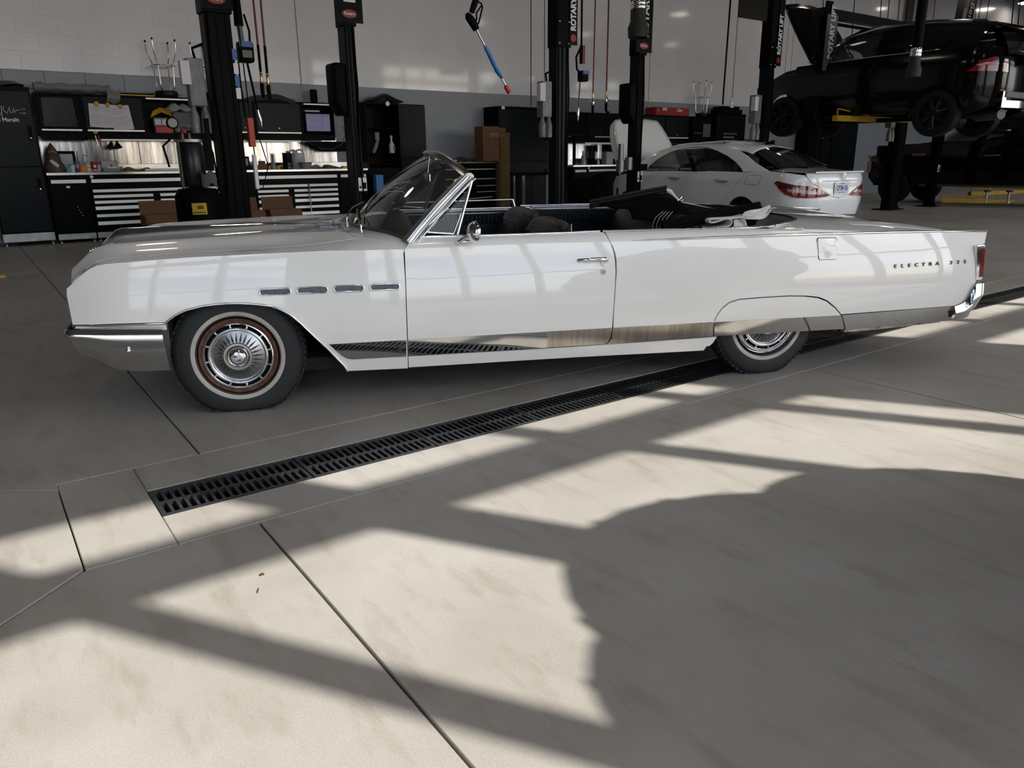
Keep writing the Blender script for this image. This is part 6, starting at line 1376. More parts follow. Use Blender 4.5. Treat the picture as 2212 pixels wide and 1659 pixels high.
# ================================================================== two-post lifts
LIFTM = mat('black lift steel', (.002, .0025, .003), .34, spec=.05)
LIFTB = mat('blue black lift steel', (.005, .009, .014), .30, spec=.10)
SIGNM = mat('sign plate', (.004, .005, .006), .3, spec=.06); SIGNG = mat('grey sign plate', (.10, .12, .14), .3, .3)
LT = mat('white lettering', (.72, .74, .76), .45); ROV = mat('red oval', (.25, .008, .015), .4)
YELA = mat('yellow lift arm', (.55, .33, .01), .45, var=.25, vscale=9)
LY = 10.6
def post(px, label, side_, yref=240,  sign='front', H=5.4, power=False, air=False, base=True, sticker=False, cables=True, grey=False, ccx=None, W=.42, D=.22):
    """side_ = +1: the car stands to the right of the post"""
    xr_ = onY(px[1], yref, LY).x; W = max(.16, xr_-onY(px[0], yref, LY+D).x); x = xr_-W/2
    t = thing('lift_post', label, 'vehicle lift', (x, LY, 0), group=None); s = side_
    c = MB(); c.bb(-W/2, W/2, .0, .012, .02, H); c.bb(-W/2, -W/2+.012, 0, D, .02, H); c.bb(W/2-.012, W/2, 0, D, .02, H)
    c.bb(-W/2, -W/2+.07, D-.012, D, .02, H); c.bb(W/2-.07, W/2, D-.012, D, .02, H)
    c.build('column', LIFTB if side_ > 0 and sign != 'none' else LIFTM, t, bevel=.004, seg=1)
    for k, dx in enumerate((-.15, -.02, .13)):
        MB().bb(W*dx/.42-.012, W*dx/.42+.012, -.014, 0, .05, H-.01).build('rib', LIFTM, t, bevel=.003, seg=1)
    MB().bb(-W/2-.02, W/2+.02, -.03, D+.01, 3.16, H).build('upper_sleeve', LIFTM, t, bevel=.004, seg=1)
    for dz in (3.22, 3.55):
        for dx in (-W/2+.03, W/2-.03): MB().lathe([(0, -.045), (.013, -.042), (.016, -.03)], (dx, 0, dz), 'Y', 8).build('bolt', CHST, t)
    if base:
        b = MB().bb(-W/2-.14, W/2+.14, -.10, D+.15, 0, .025); b.build('base_plate', LIFTM, t)
        for sx in (-1, 1): MB().prism([(0, .025), (.13, .025), (0, .15)], -.006, .006, lambda x_, z, y, sx=sx: (sx*(W/2+x_), y+.02, z)).build('gusset', LIFTM, t)
    if sign == 'front':
        sg = MB().bb(-.20, .20, -.045, -.031, 3.20, 4.35).build('sign_plate', SIGNG if grey else SIGNM, t)
        text('sign_lettering', 'ROTARY LIFT', .235, LT, sg, loc=(.02, -.046, 3.45), M=axes((0, 0, 1), (-1, 0, 0), (0, -1, 0)), ext=.001, bold=.008, align='LEFT', sx=.78)
        ov = MB().lathe([(0, -.047), (.11, -.0465), (.11, -.045)], (0, 0, 0), 'Y', 28).build('oval_logo', ROV, sg); ov.location = (0, 0, 3.31); ov.scale = (1, 1, .48); text('logo_text', 'Rotary', .058, LT, sg, loc=(0, -.0485, 3.312), M=FACE_S, ext=.0008)
    elif sign == 'side':
        xx = s*(W/2+.03)
        sg = MB().bb(W/2-.03, W/2+.14, -.046, -.032, 3.20, 5.2).build('sign_plate', SIGNM, t)
        MM = axes((0, 0, 1), (0, -1 if s > 0 else 1, 0), (s, 0, 0)) if s < 0 else axes((0, 0, 1), (0, 1, 0), (1, 0, 0))
        MM = axes((0, 0, 1), (-1, 0, 0), (0, -1, 0))
        text('sign_lettering', 'ROTARY LIFT', .15, LT, sg, loc=(W/2+.055, -.047, 3.42), M=MM, ext=.001, bold=.007, align='LEFT', sx=.85)
        MB().lathe([(0, 0), (.06, 0)], (W/2+.055, -.047, 3.31), 'Y', 24).build('oval_logo', ROV, sg)
    if power:
        pw = MB().prism([(-.10, 2.68), (.08, 2.68), (.08, 1.98), (-.0, 1.98), (-.10, 2.15)], -.02, .30, lambda x_, z, y: (-W/2-.10+x_, y, z)).build('power_unit', BLACK, t, bevel=.05, seg=3, smooth=50)
    if air:
        a_ = MB().bb(-.10, .10, .05, .22, 2.05, 2.62).build('control_box', mat('grey translucent plastic', (.17, .17, .17), .35, bump=.4, bscale=20, var=.4, vscale=12), t, bevel=.01); a_.location = (-(W/2+.16), 0, 0)
        MB().bb(-.19, -.08, .0, .10, 2.30, 2.58).build('label_card', PAPER, a_)
        for dx in (-.07, .07): MB().lathe([(0, 1.72), (.06, 1.72), (.062, 1.92), (.03, 2.02), (.03, 2.06)], (dx, .1, 0), 'Z', 14).build('oil_cup', MATS['grey translucent plastic'], a_, smooth=50)
        MB().tube([(.02, .1, 2.62), (.0, .1, 2.74), (.14, .1, 2.80)], .018, 8).build('conduit', BLACK, a_, smooth=60)
    if sticker:
        st_ = MB().bb(-.02, .11, -.018, -.0145, .93, 1.12).build('warning_sticker', LT, t); MB().bb(.03, .10, -.0195, -.018, .96, 1.05).bb(-.01, .02, -.0195, -.018, .97, 1.0).build('sticker_mark', BLACK, st_)
    if cables:
        MB().tube([(s*(-W/2+.04)*-1, -.02, 3.15), (s*(W/2-.02), -.035, 2.4), (s*(W/2-.06), -.03, 1.4), (s*(W/2-.02), -.03, .6)], .010, 6).build('cable', BLACK, t, smooth=60)
    return t
pA = post((453, 519), 'black lift post at the left in front of the first workbench', -1, sign='front', ccx=None, sticker=False, air=True, W=.50)
pB = post((744, 777), 'black lift post with a vertical white RO lettered plate, left of the windshield', 1, power=True, sticker=True, W=.36)
pC = post((1185, 1228), 'black lift post with sideways lettering right of the tall carton', -1 * -1, sign='side', air=True, W=.46)
pD = post((1359, 1389), 'slate black lift post in front of the raised white hood', 1, power=True, sticker=True, W=.36)
pE = post((1634, 1665), 'black lift post behind the roof of the white sedan', 1, sign='side', air=True, W=.50)
pF = post((1754, 1780), 'black lift post with a long white ROTARY LIFT plate under the overhead beam', 1, power=True, grey=True, H=4.42, W=.50)
pG = post((1907, 1944), 'black lift post with base plate standing on the floor under the SUV', -1, sign='none', air=True, H=4.20, W=.62, yref=400)
pH = post((1999, 2024), 'slate black lift post with number sticker beside the yellow floor arm', 1, sign='none', sticker=True, H=4.42, W=.52, yref=400)
# small labels on the leftmost post
for z, m_ in ((2.62, BLUE), (2.45, LT), (2.30, BLUE), (2.15, LT)): MB().bb(.13, .19, -.036, -.014, z, z+.13).build('safety_label', m_, pA)
MB().tube([(.26, 0, 3.05), (.30, 0, 1.2), (.34, -.05, 1.0), (.45, -.05, 1.3), (.36, 0, 1.75)], .008, 6).build('cable', BLACK, pA, smooth=60)
MB().bb(.24, .32, -.03, .05, 1.55, 1.92).build('red_handle', mat('red orange grip', (.42, .04, .012), .45), pA, bevel=.01); MB().bb(.26, .31, -.03, .03, 1.0, 1.45).build('label_roll', LT, pA, bevel=.01)
MB().bb(-.30, -.25, .0, .25, 1.25, 1.9).build('side_cover', BLACK, pA)
# pads on the centre right post
MB().lathe([(0, 1.12), (.08, 1.12), (.08, 1.34), (.05, 1.34), (.05, 1.62), (.0, 1.62)], (0, 0, 0), 'Z', 18).build('lift_adapter', mat('dull steel', (.22, .22, .22), .4, .9), pD, smooth=40).location = (-.36, .1, 0)
MB().lathe([(.0, 1.15), (.075, 1.15), (.075, 1.38), (0, 1.38)], (0, 0, 0), 'Z', 18).build('lift_adapter', MATS['dull steel'], pD, smooth=40).location = (-.22, .02, 0)
# overhead beam
xF, xG = pF.location.x, pG.location.x
bm_ = thing('overhead_beam', 'dark steel beam joining two lift posts above the black SUV', 'lift beam', (xF, LY, 0))
MB().bb(-.25, xG-xF+.30, .04, .22, 4.305, 4.50).build('beam', LIFTB, bm_, bevel=.005); MB().tube([(.25, -.02, 4.18), (xG-xF, -.02, 4.18)], .035, 8).build('sensor_bar', LIFTM, bm_)
MB().bb(-.22, .0, -.02, .03, 4.28, 4.62).build('end_bracket', LIFTM, bm_); MB().lathe([(0, -.03), (.04, -.03), (.04, -.02)], (-.0, 0, 4.42), 'Y', 14).build('pulley', CHST, bm_)
# flap on the fourth post top
fp = onY(1626, 20, LY)
fpo = MB().bb(fp.x-.45, fp.x+.45, LY-.02, LY+.0, 4.02, 4.6).build('black_flap', BPI); tag(fpo, 'black rectangular rubber flap hanging beside the right lift post top', 'flap')
# arms
def arm(par, label, p0, p1, z, pads=(), yoke=True, w=.13, h=.12):
    p0, p1 = Vector(p0), Vector(p1); L = (p1-p0).length; ang = math.atan2(p1.y-p0.y, p1.x-p0.x)
    t = bpy.data.objects.new('lift_arm', None); COL.objects.link(t); t.parent = par; t.location = (p0.x-par.location.x, p0.y-par.location.y, 0); t.rotation_euler = (0, 0, ang); t['label'] = label
    MB().bb(0, L*.74, -w/2, w/2, z-h/2, z+h/2).build('outer_tube', YELA, t, bevel=.006); MB().bb(L*.5, L, -w*.38, w*.38, z-h*.36, z+h*.36).build('inner_tube', YELA, t, bevel=.005)
    if yoke: MB().tube([(0, -w*.4, z+h*.5), (0, -w*.4, z+h*1.5), (.06, -w*.4, z+h*1.6), (L*.42, -w*.4, z+h*.6)], .016, 6).build('guard_rod', YELA, t, smooth=60)
    for q in pads:
        MB().lathe([(0, z-h*.5), (.07, z-h*.5), (.07, z+.02), (.035, z+.02), (.035, z+.24), (0, z+.24)], (0, 0, 0), 'Z', 16).build('pad_screw', mat('pale adapter', (.35, .36, .36), .4, .6), t, smooth=40).location = (L*q, 0, 0)
        MB().lathe([(0, z+.24), (.085, z+.24), (.085, z+.28), (0, z+.28)], (0, 0, 0), 'Z', 16).build('pad', RUBBER, t).location = (L*q, 0, 0)
    return t
arm(pF, 'yellow telescoping lift arm holding up the near side of the black SUV', (15.86, 9.95, 0), (18.65, 9.80, 0), 2.16)
arm(pH, 'yellow telescoping lift arm resting on the floor beside the slate post', (pH.location.x+.28, LY-.1, 0), (23.1, 8.95, 0), .16, pads=(.62, .92))
arm(pH, 'second yellow lift arm on the floor farther right under the black pickup', (25.6, 11.2, 0), (28.5, 10.6, 0), .22, pads=(.3,))
pp_ = onZ(8, 600, 0)
yk = MB().bb(pp_.x-.42, pp_.x+.02, pp_.y-.03, pp_.y+.08, 0, .035).build('yellow_floor_stop', YELA, bevel=.006); tag(yk, 'small yellow steel stop on the floor at the left edge of the photo', 'floor stop')
# ------------------------------------------------------------------ black tank cart between the cardboard boxes
pc_ = onY(430, 440, 12.6)
tk = thing('tank_cart', 'black gas tank cart with gauge, hoses and a yellow label behind the hood', 'tank cart', (pc_.x, 12.6, 0))
MB().lathe([(0, .12), (.32, .12), (.34, .16), (.34, .86), (.28, .97), (.10, 1.0), (0, 1.0)], (0, 0, 0), 'Z', 32).build('drum', BLACK, tk, smooth=45)
MB().bb(-.36, .36, -.3, .36, .06, .12).build('base', BLACK, tk)
for dx in (-.3, .3): MB().lathe([(0, -.03), (.09, -.03), (.09, .03), (0, .03)], (dx, .3, .09), 'Y', 18).build('caster', RUBBER, tk)
cyp = MB().lathe([(0, 1.0), (.17, 1.0), (.19, 1.04), (.19, 1.60), (.15, 1.68), (0, 1.70)], (-.02, .05, 0), 'Z', 28).build('cylinder', mat('ribbed black', (.012, .012, .013), .3), tk, smooth=45)
MB().lathe([(.20, 1.66), (.215, 1.66), (.215, 1.70), (.20, 1.70)], (-.02, .05, 0), 'Z', 28).build('top_band', ALUH, tk, smooth=45)
MB().tube([(-.22, -.10, .98), (-.22, -.10, 1.68)], .022, 8).build('chain_guard', mat('mottled steel', (.12, .11, .09), .5, .5, bump=.8, bscale=60), tk)
ga = MB().lathe([(0, -.03), (.075, -.03), (.085, -.02), (.085, .02), (0, .02)], (-.25, -.05, 1.93), 'Y', 24).build('gauge', BLACK, tk, smooth=40); MB().lathe([(0, -.032), (.066, -.031)], (-.25, -.05, 1.93), 'Y', 24).build('gauge_face', mat('gauge face', (.5, .5, .5), .4), ga)
MB().tube([(-.12, 0, 1.68), (-.12, 0, 1.88), (-.02, 0, 1.86), (-.02, 0, 1.70)], .028, 8).build('valve', mat('dull brass', (.2, .17, .12), .4, .9), tk, smooth=50)
MB().lathe([(0, -.05), (.035, -.05), (.035, .0), (0, 0)], (-.10, -.05, 1.82), 'Y', 14).build('valve_knob', REDM, tk)
for k, pts in enumerate(([(-.05, -.05, 1.80), (.15, -.1, 1.88), (.26, -.15, 1.5), (.28, -.2, 1.0), (.20, -.2, .8)], [(0, 0, 1.85), (.22, 0, 2.0), (.34, -.1, 1.6), (.30, -.25, 1.15), (.40, -.2, .95)], [(-.3, 0, 1.7), (-.42, -.05, 1.6), (-.36, 0, 1.3)])):
    MB().tube([Vector(p) for p in pts], .016, 6).build('hose', BLACK, tk, smooth=60)
MB().tube([(.28, -.25, 1.10), (.40, -.28, 1.18), (.46, -.28, 1.0), (.38, -.28, .85)], .014, 6).build('chrome_hook', CHST, tk, smooth=60)
MB().grid(lambda u, v: (.02+.22*u, -.26-.05*math.sin(PI*u), 1.02+.20*v-.04*math.sin(8*u)), 8, 4).build('rag', mat('striped rag', (.14, .13, .12), .8, bump=.6, bscale=30), tk, smooth=60)
yl = MB().grid(lambda u, v: (lambda a: (.345*math.sin(a), -.345*math.cos(a), .60+.17*v))(-.55+.62*u), 8, 1).build('yellow_label', YEL, tk, smooth=60)
MB().grid(lambda u, v: (lambda a: (.348*math.sin(a), -.348*math.cos(a), .62+.02*v))(-.50+.50*u), 6, 1).grid(lambda u, v: (lambda a: (.348*math.sin(a), -.348*math.cos(a), .68+.05*v))(-.32+.25*u), 6, 1).build('label_print', mat('brown print', (.12, .06, .01), .6), yl)
MB().tube([(.30, -.1, .35), (.42, -.15, .30), (.48, -.15, .15)], .018, 6).build('red_hose', mat('dark red hose', (.08, .012, .012), .5), tk, smooth=60)
# ------------------------------------------------------------------ hanging hoses, guns and exhaust hoses
REDH = mat('red hose', (.13, .008, .014), .45); BRS = mat('brass fitting', (.55, .40, .18), .25, 1.)
def line(P0, P1, r, m_, nm, parent=None): return MB().tube([P0, P1], r, 8).build(nm, m_, parent, smooth=60)
def hang(label, px_top, px_bot, py_bot, Y, m_, end, name='air_hose', r=.011, group=None, cat='hose'):
    b = onY(px_bot, py_bot, Y); a = onY(px_top, 0, Y); d = (a-b)/(a.z-b.z); top = b+d*(7.7-b.z)
    t = thing(name, label, cat, b, 0, group); L = top-b
    MB().tube([Vector((0, 0, 0))+L*.0+Vector((0, 0, .0)), L], r, 8).build('hose', m_, t, smooth=60)
    if end == 'fitting':
        q = L.normalized()
        MB().tube([q*.0, q*.34], r*1.35, 8).build('sleeve', BLACK, t, smooth=60)
        MB().lathe([(.014, 0), (.022, -.02), (.014, -.04), (.022, -.06), (.015, -.09), (.022, -.12), (.012, -.15)], (0, 0, 0), 'Z', 12).build('coupling', BRS, t, smooth=40)
        MB().tube([(0, 0, -.15), (0, 0, -.26), (.01, 0, -.34)], [.026, .028, .016], 10).build('blow_gun', BLACK, t, smooth=50)
        MB().tube([(.03, 0, -.15), (.06, 0, -.26)], .008, 6).build('trigger', BRS, t, smooth=50)
    if end == 'hook':
        MB().lathe([(.012, 0), (.02, -.02), (.014, -.05), (.02, -.08), (.012, -.11)], (0, 0, 0), 'Z', 12).build('coupling', BRS, t, smooth=40)
        MB().lathe([(.014, -.11), (.034, -.14), (.034, -.20), (.014, -.24)], (0, 0, 0), 'Z', 12).build('chrome_body', CHST, t, smooth=40)
        MB().tube([(0, 0, -.22), (0, 0, -.34), (.03, 0, -.39), (.08, 0, -.38)], [.026, .024, .022, .016], 8).build('nozzle_hook', BLACK, t, smooth=50)
    if end == 'gun':
        MB().lathe([(.02, .0), (.05, -.05), (.06, -.40)], (0, 0, .40), 'Z', 14).build('boot', BLACK, t, smooth=50)
        MB().tube([(.08, 0, .15), (.13, 0, -.05), (.12, 0, -.32), (.04, 0, -.42)], .014, 6).build('guard', BLACK, t, smooth=60)
        MB().tube([(0, 0, .05), (.02, 0, -.25)], .035, 10).build('grip', GREYP, t, smooth=50)
        g_ = MB().box((.03, -.06, -.33), (.20, .16, .26)).build('meter_body', BLACK, t, bevel=.03)
        MB().box((.02, -.15, -.24), (.17, .02, .07)).build('blue_pad', BLUE, g_); MB().box((.02, -.15, -.36), (.14, .01, .09)).build('display', mat('dim display', (.10, .09, .08), .3), g_)
        MB().tube([(-.06, 0, -.45), (-.06, 0, -.75), (-.04, 0, -1.15)], .014, 8).tube([(.06, 0, -.45), (.10, 0, -.75), (.14, 0, -1.05)], .016, 8).build('spout', BLACK, t, smooth=60)
        MB().tube([(.14, 0, -1.05), (.16, 0, -1.18), (.17, 0, -1.28)], [.016, .028, .010], 10).build('tip', CHST, t, smooth=50)
    if end == 'smallgun':
        MB().box((0, 0, -.10), (.05, .04, .30)).tube([(-.03, 0, .0), (-.12, 0, -.15), (-.10, 0, -.35), (-.02, 0, -.40)], .018, 6).build('lever_guard', BLACK, t, smooth=60)
        MB().box((.045, -.03, -.10), (.02, .02, .30)).build('red_stripe', REDM, t); g_ = MB().box((.02, -.03, -.46), (.16, .14, .18)).build('meter_body', BLACK, t, bevel=.02); MB().box((.03, -.105, -.40), (.14, .01, .06)).build('blue_pad', BLUE, g_)
        MB().tube([(-.02, 0, -.55), (-.04, 0, -.80), (-.05, 0, -1.0)], .014, 8).build('spout', GREYP, t, smooth=60); MB().tube([(-.05, 0, -.98), (-.06, 0, -1.10), (-.065, 0, -1.22)], [.014, .028, .006], 10).build('tip', CHST, t, smooth=50)
    return t
hang('black oil gun with a blue meter hanging beside the left lift post', 505, 516, 56, 11, BLACK, 'gun', name='oil_gun', r=.03, cat='fluid gun')
hang('left one of two red air hoses hanging right of the left lift post', 547, 563, 155, 11, REDH, 'fitting', r=.014)
hang('right one of two red air hoses hanging right of the left lift post', 563, 577, 158, 10.7, REDH, 'fitting', r=.014)
hang('thin dark red hose hanging just left of the white twin outlet', 1147, 1147, 228, 11, REDH, 'none', r=.009)
hang('black fluid gun on a thick hose right of the centre lift post', 1257, 1256, 105, 11, BLACK, 'smallgun', name='fluid_gun', r=.018, cat='fluid gun')
hang('dark red hose with chrome hook end right of the fluid gun', 1286, 1281, 200, 11, REDH, 'hook', r=.012)
hang('brighter red hose with chrome hook end nearest the exhaust hose', 1315, 1310, 195, 11, REDH, 'hook', r=.014)
hang('black hose hanging to the locker beside the upturned far stool', 1578, 1561, 226, 11, BLACK, 'none', r=.018)
for i, (a, b, c, m_) in enumerate(((1778, 1778, 40, REDH), (1846, 1839, 95, BLACK), (1904, 1900, 60, BLACK), (1921, 1915, 70, BLACK), (1943, 1936, 90, BLACK), (1961, 1955, 60, BLACK), (2020, 2016, 42, REDH), (2110, 2105, 45, BLACK), (2120, 2113, 45, BLACK), (2137, 2130, 45, BLACK), (2190, 2184, 66, BLACK), (2204, 2196, 80, BLACK))):
    hang(('dark red drop hose left of the lettered post top', 'black drop hose above the front of the SUV roof', 'first of two close black drop lines above the SUV windshield', 'second of two close black drop lines above the SUV windshield', 'black drop line left of the wall louvre', 'black drop line crossing the brown wall louvre', 'dark red drop hose just right of the big exhaust hose', 'black drop line just right of the hanging banner', 'second black drop line right of the hanging banner', 'third black drop line right of the hanging banner', 'black drop line below the ceiling lamp at the right', 'black drop line nearest the right edge')[i], a, b, c, 12.5 if i < 10 else 8.2, m_, 'none', r=.012, group=None)
# pressure washer lance hanging in front of the wall
gy = 6.5
G = lambda px, py: onY(px, py, gy)
gn = thing('spray_lance', 'blue-gripped pressure spray lance with red tip hanging in mid air', 'spray gun', G(1048, 98))
O_ = G(1048, 98); g = lambda px, py: G(px, py)-O_
MB().tube([g(1030, -8), g(1026, 5), g(1019, 26)], [.028, .030, .026], 12).build('grip', BLACK, gn, smooth=60)
MB().tube([g(1009, 28), g(1012, 36), g(1022, 50), g(1029, 64)], [.018, .036, .040, .032], 12).build('gun_body', BLACK, gn, smooth=60)
MB().tube([g(1028, 0), g(1040, 8), g(1042, 16), g(1036, 42), g(1033, 52)], .008, 8).tube([g(1040, 12), g(1029, 28), g(1030, 44)], .008, 8).build('trigger_guard', BLACK, gn, smooth=60)
MB().tube([g(1029, 64), g(1033, 72), g(1084, 170), g(1094, 187)], [.011, .009, .009, .009], 10).build('lance_tube', CHST, gn, smooth=60)
bg_ = [(1047, 98), (1051, 107), (1055, 114), (1058, 121), (1062, 129), (1065, 136), (1069, 144), (1073, 152), (1080, 162), (1085, 169)]
MB().tube([g(*q) for q in bg_], [.013, .020, .019, .0215, .019, .0215, .0195, .022, .0195, .012], 12).build('blue_grip', mat('bright blue grip', (.01, .14, .42), .4), gn, smooth=60)
MB().tube([g(1091, 185), g(1093, 188), g(1100, 200)], [.012, .022, .024], 14).build('red_tip', mat('bright red', (.45, .015, .02), .4), gn, smooth=60)
MB().tube([g(1030, -8), g(1032, -60), g(1036, -900)], .014, 8).build('hose', BLACK, gn, smooth=60)
# exhaust hoses
def exhaust(px, ptop, py0, py1, py2, Y, r, label):
    t0, t1, t2 = onY(px, py0, Y), onY(px, py1, Y), onY(px+ptop, py2, Y); t = thing('exhaust_hose', label, 'exhaust hose', t1)
    n_ = 46; pts = [Vector((0, 0, .12+i*.045)) for i in range(n_)]; rs = [r*(1.0 if i % 2 else .93) for i in range(n_)]
    MB().tube(pts, rs, 20).build('corrugated_hose', BLACK, t, smooth=20); MB().tube([(0, 0, .12+n_*.045), (0, 0, 7.7-t1.z)], r*.97, 20).build('upper_hose', BLACK, t, smooth=60)
    MB().lathe([(r*1.04, 0), (r*1.08, .02), (r*1.08, .05), (r*1.04, .06), (r*1.08, .07), (r*1.08, .11), (r*1.0, .13)], (0, 0, 0), 'Z', 24).build('clamp', CHST, t, smooth=40)
    dz = t2.z-t1.z; MB().lathe([(r*1.02, 0), (r*1.02, dz*.35), (r*1.45, dz*.65), (r*1.35, dz)], (0, 0, 0), 'Z', 24).build('rubber_cone', RUBBER, t, smooth=50); return t
exhaust(1978, 4, 0, 122, 168, 7.2, .085, 'large corrugated black exhaust hose hanging in front of the raised SUV')
eh = exhaust(1380, 0, 0, 20, 82, 10.2, .125, 'short black exhaust hose end with chrome clamps in front of the centre right post')
# wall louvre, banner, lamps
lp = onY(1964, 20, YW-.04); lv = thing('wall_louvre', 'tall brown louvred vent high on the back wall', 'vent', (lp.x, YW-.03, 0))
BRV = mat('brown vent', (.13, .10, .085), .6)
MB().bb(-.33, .33, -.02, .02, 6.10, 7.9).build('frame', mat('vent frame', (.30, .27, .25), .6), lv)
for k in range(40): MB().box((0, -.03, 6.18+k*.042), (.56, .03, .026), rx=.5).build('slat', BRV, lv) if k == 0 else link('slat', lv.children[1].data, None, lv, (0, 0, k*.042))
bp = onY(2085, 20, 14.5); bn = thing('banner', 'hanging black and white banner with white letters, upper right', 'banner', (bp.x, 14.5, bp.z-.62))
MB().prism([(-.68, 0), (-.18, 0), (.22, 2.6), (-.38, 2.6)], 0, .01, lambda x, z, y: (x, y, z)).build('dark_band', BPI, bn); MB().prism([(-.18, 0), (.10, 0), (.5, 2.6), (.22, 2.6)], 0, .01, lambda x, z, y: (x, y, z)).build('pale_band', mat('pale banner', (.32, .32, .32), .7), bn)
MB().prism([(.10, 0), (.62, 0), (1.02, 2.6), (.5, 2.6)], 0, .01, lambda x, z, y: (x, y, z)).build('dark_band', BPI, bn)
text('banner_lettering', 'Mercedes-Benz', .42, LT, bn, loc=(.38, -.004, .08), M=axes((.13, 0, .99), (-.99, 0, .13), (0, -1, 0)) @ Matrix.Rotation(PI, 4, 'Z'), ext=.001, align='RIGHT')
text('banner_small', 'AMG', .24, BPI, bn, loc=(.05, -.004, .9), M=axes((.13, 0, .99), (-.99, 0, .13), (0, -1, 0)) @ Matrix.Rotation(PI, 4, 'Z'), ext=.001)
# high bay lamps
WRM = mat('lit lamp diffuser', (.9, .85, .75), .5, emis=(1, .88, .74), estr=10)
k = 0
def bay_lamp(x, y, label, grp='ceiling lamps over the bays'):
    t = thing('ceiling_lamp', label, 'ceiling lamp', (x, y, 7.55), 0, grp)
    MB().lathe([(0, .0), (.42, .0), (.44, .03), (.30, .16), (.10, .20), (0, .20)], (0, 0, 0), 'Z', 28).build('housing', BPI, t, smooth=40)
    MB().lathe([(0, -.012), (.38, -.010), (.40, 0)], (0, 0, 0), 'Z', 28).build('diffuser', WRM, t, smooth=40)
    MB().tube([(0, 0, .2), (0, 0, .65)], .02, 6).build('hanger', BPI, t); return t
bl = bay_lamp(38.2, 16.14-.6, 'glowing warm round ceiling lamp at the upper right corner')
for i, (x, y) in enumerate([(x, y) for x in (1.5, 8, 14.5, 21, 27.5, 34) for y in (1.0, 7.5, 13)]):
    again(bl, 'warm round ceiling lamp above the view, over %s, %s' % (('the left bay', 'the second bay', 'the third bay', 'the fourth bay', 'the fifth bay', 'the farthest bay')[i//3], ('near the windows', 'mid floor', 'by the back wall')[i % 3]), (x, y, 7.55))
# ------------------------------------------------------------------ unseen leafy tree in a pot, added to throw the big round shadow
tr = thing('shadow_tree', 'added round-crowned potted tree, unseen behind the viewer, that throws the big floor shadow', 'potted tree', (3.60, -1.32, 0))
MB().lathe([(0, 0), (.30, 0), (.40, .62), (.43, .62), (.43, .68), (.37, .68), (.35, .60), (0, .58)], (0, 0, 0), 'Z', 32).build('pot', GREYP, tr, smooth=40)
MB().tube([(0, 0, .5), (.04, .02, 1.1), (0, 0, 1.7)], [.09, .07, .06], 10).build('trunk', mat('bark', (.09, .06, .04), .9, bump=.6), tr, smooth=60)
LEAFM = mat('leaf green', (.03, .06, .018), .55, var=.4, vscale=8)
cr_ = MB(); rnd = random.Random(3)
lobes = [((0, 0, 1.86), .88), ((-.45, -.25, 2.0), .60), ((.55, .30, 1.75), .62), ((-.30, .1, 1.35), .80), ((.45, .3, 1.2), .75), ((-.70, -.35, 1.30), .66), ((-.2, 0, .95), .7), ((-.85, -.05, 1.15), .62), ((-1.0, .1, .75), .55)]
for (c, r) in lobes:
    for i in range(int(900*r*r)):
        u, v = rnd.uniform(-1, 1), rnd.uniform(0, 2*PI); q = math.sqrt(1-u*u); n_ = Vector((q*math.cos(v), q*math.sin(v), u)); p = Vector(c)+n_*r*rnd.uniform(.93, .99)
        a = n_.orthogonal().normalized(); a.rotate(Matrix.Rotation(rnd.uniform(0, 6.28), 3, n_)); b = n_.cross(a)
        n2 = (b+n_*rnd.uniform(-.5, .5)).normalized(); l = .05
        cr_.add([p-a*l, p+n2*l*.45, p+a*l, p-n2*l*.45], [(0, 1, 2, 3)])
    cr_.lathe([(max(.001, r*.97*math.cos(PI*(j/16-.5))), r*.97*math.sin(PI*(j/16-.5))) for j in range(17)], c, 'Z', 28)
lf = cr_.build('foliage', LEAFM, tr); lf['kind'] = 'stuff'

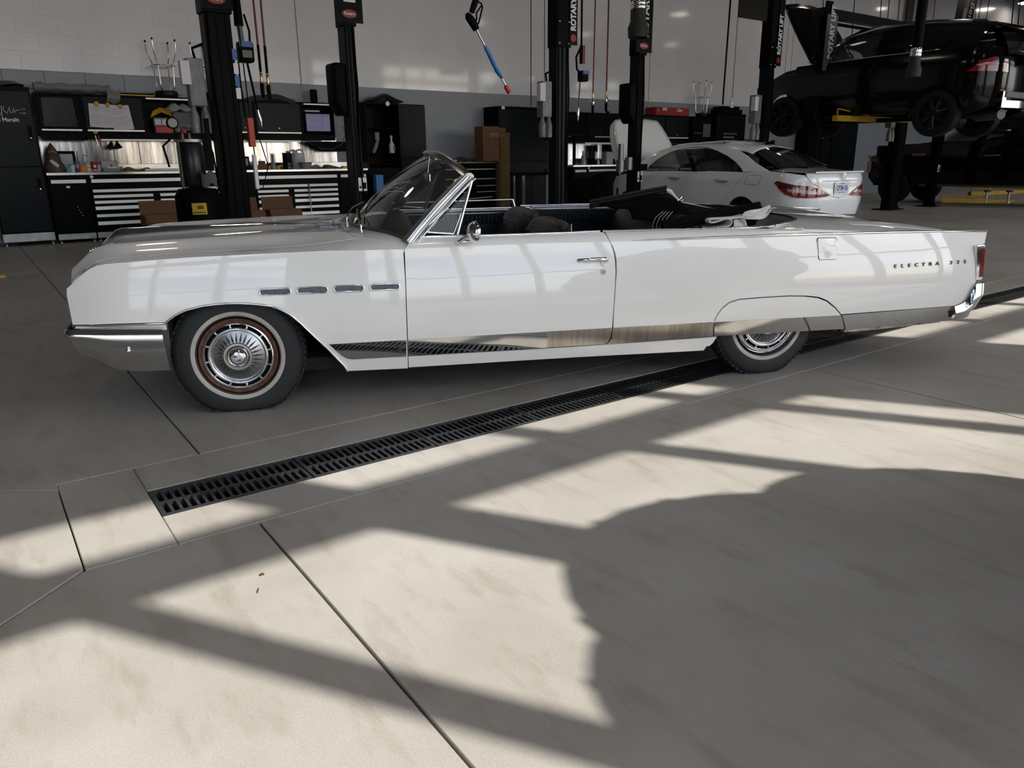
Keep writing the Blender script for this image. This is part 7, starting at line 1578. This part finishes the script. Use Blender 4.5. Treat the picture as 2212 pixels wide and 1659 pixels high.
# ------------------------------------------------------------------ bits on the concrete
DRY = mat('dry leaf brown', (.10, .05, .025), .8)
for (px, py, lb) in ((567, 1243, 'small dry brown leaf scrap on the sunlit concrete'), (558, 1277, 'curled thin twig on the sunlit concrete')):
    p = onZ(px, py, 0)
    o_ = MB().grid(lambda u, v: (-.008+.016*u, -.006+.012*v, .0035+.004*math.sin(PI*u)), 4, 3).build('leaf_scrap', DRY) if px == 567 else MB().tube([(-.006, -.012, .002), (.001, 0, .005), (.006, .014, .002)], .0013, 6).build('twig', DRY)
    o_.location = p; tag(o_, lb, 'debris')

p0, p1 = onY(1263, 410, 13.2), onY(1362, 410, 13.2); zt_ = onY(1310, 372, 13.2).z
cc_ = thing('covered_cart', 'black padded cover with a faint star emblem over a cart, left of the white sedan', 'cart', ((p0.x+p1.x)/2, 13.2, 0)); hw_ = (p1.x-p0.x)/2
MB().prism([(-hw_, 0), (hw_, 0), (hw_, zt_-.05), (hw_*.8, zt_+.02), (-hw_*.35, zt_), (-hw_*.75, zt_-.12), (-hw_*.95, zt_-.40)], 0, .7, lambda x, z, y: (x, y, z)).build('cover', mat('quilted black', (.004, .004, .005), .6, spec=.1, bump=.4, bscale=14), cc_, bevel=.05, seg=3, smooth=50)
GRL = mat('faint grey print', (.03, .032, .035), .6)
e3 = MB().tube([(-.30+.10*math.cos(a), -.006, zt_-.42+.10*math.sin(a)) for a in [2*PI*i/28 for i in range(28)]], .008, 6, closed=True)
for k in range(3): a = PI/2+2*PI*k/3; e3.tube([(-.30, -.006, zt_-.42), (-.30+.1*math.cos(a), -.006, zt_-.42+.1*math.sin(a))], [.012, .004], 6)
e3.build('star_print', GRL, cc_); text('cover_lettering', 'Mercedes-Benz', .12, GRL, cc_, loc=(.18, -.003, zt_-.44), M=FACE_S, ext=.001)
q0, q1 = onY(1838, 432, 11.6), onY(1848, 376, 11.6)
MB_ = MB().tube([(q0.x, 11.6, 0), (q0.x+.1, 11.6, q1.z-.06), (q0.x+.16, 11.6, q1.z), (q1.x+.3, 11.6, q1.z), (q1.x+.36, 11.6, q1.z-.06), (q1.x+.36, 11.6, 0)], .018, 8).tube([(q0.x+.08, 11.6, .55), (q1.x+.36, 11.6, .55)], .014, 8)
tag(MB_.build('tube_stand', CHST, smooth=60), 'bent chrome tube frame standing just behind the tail of the white sedan', 'stand')
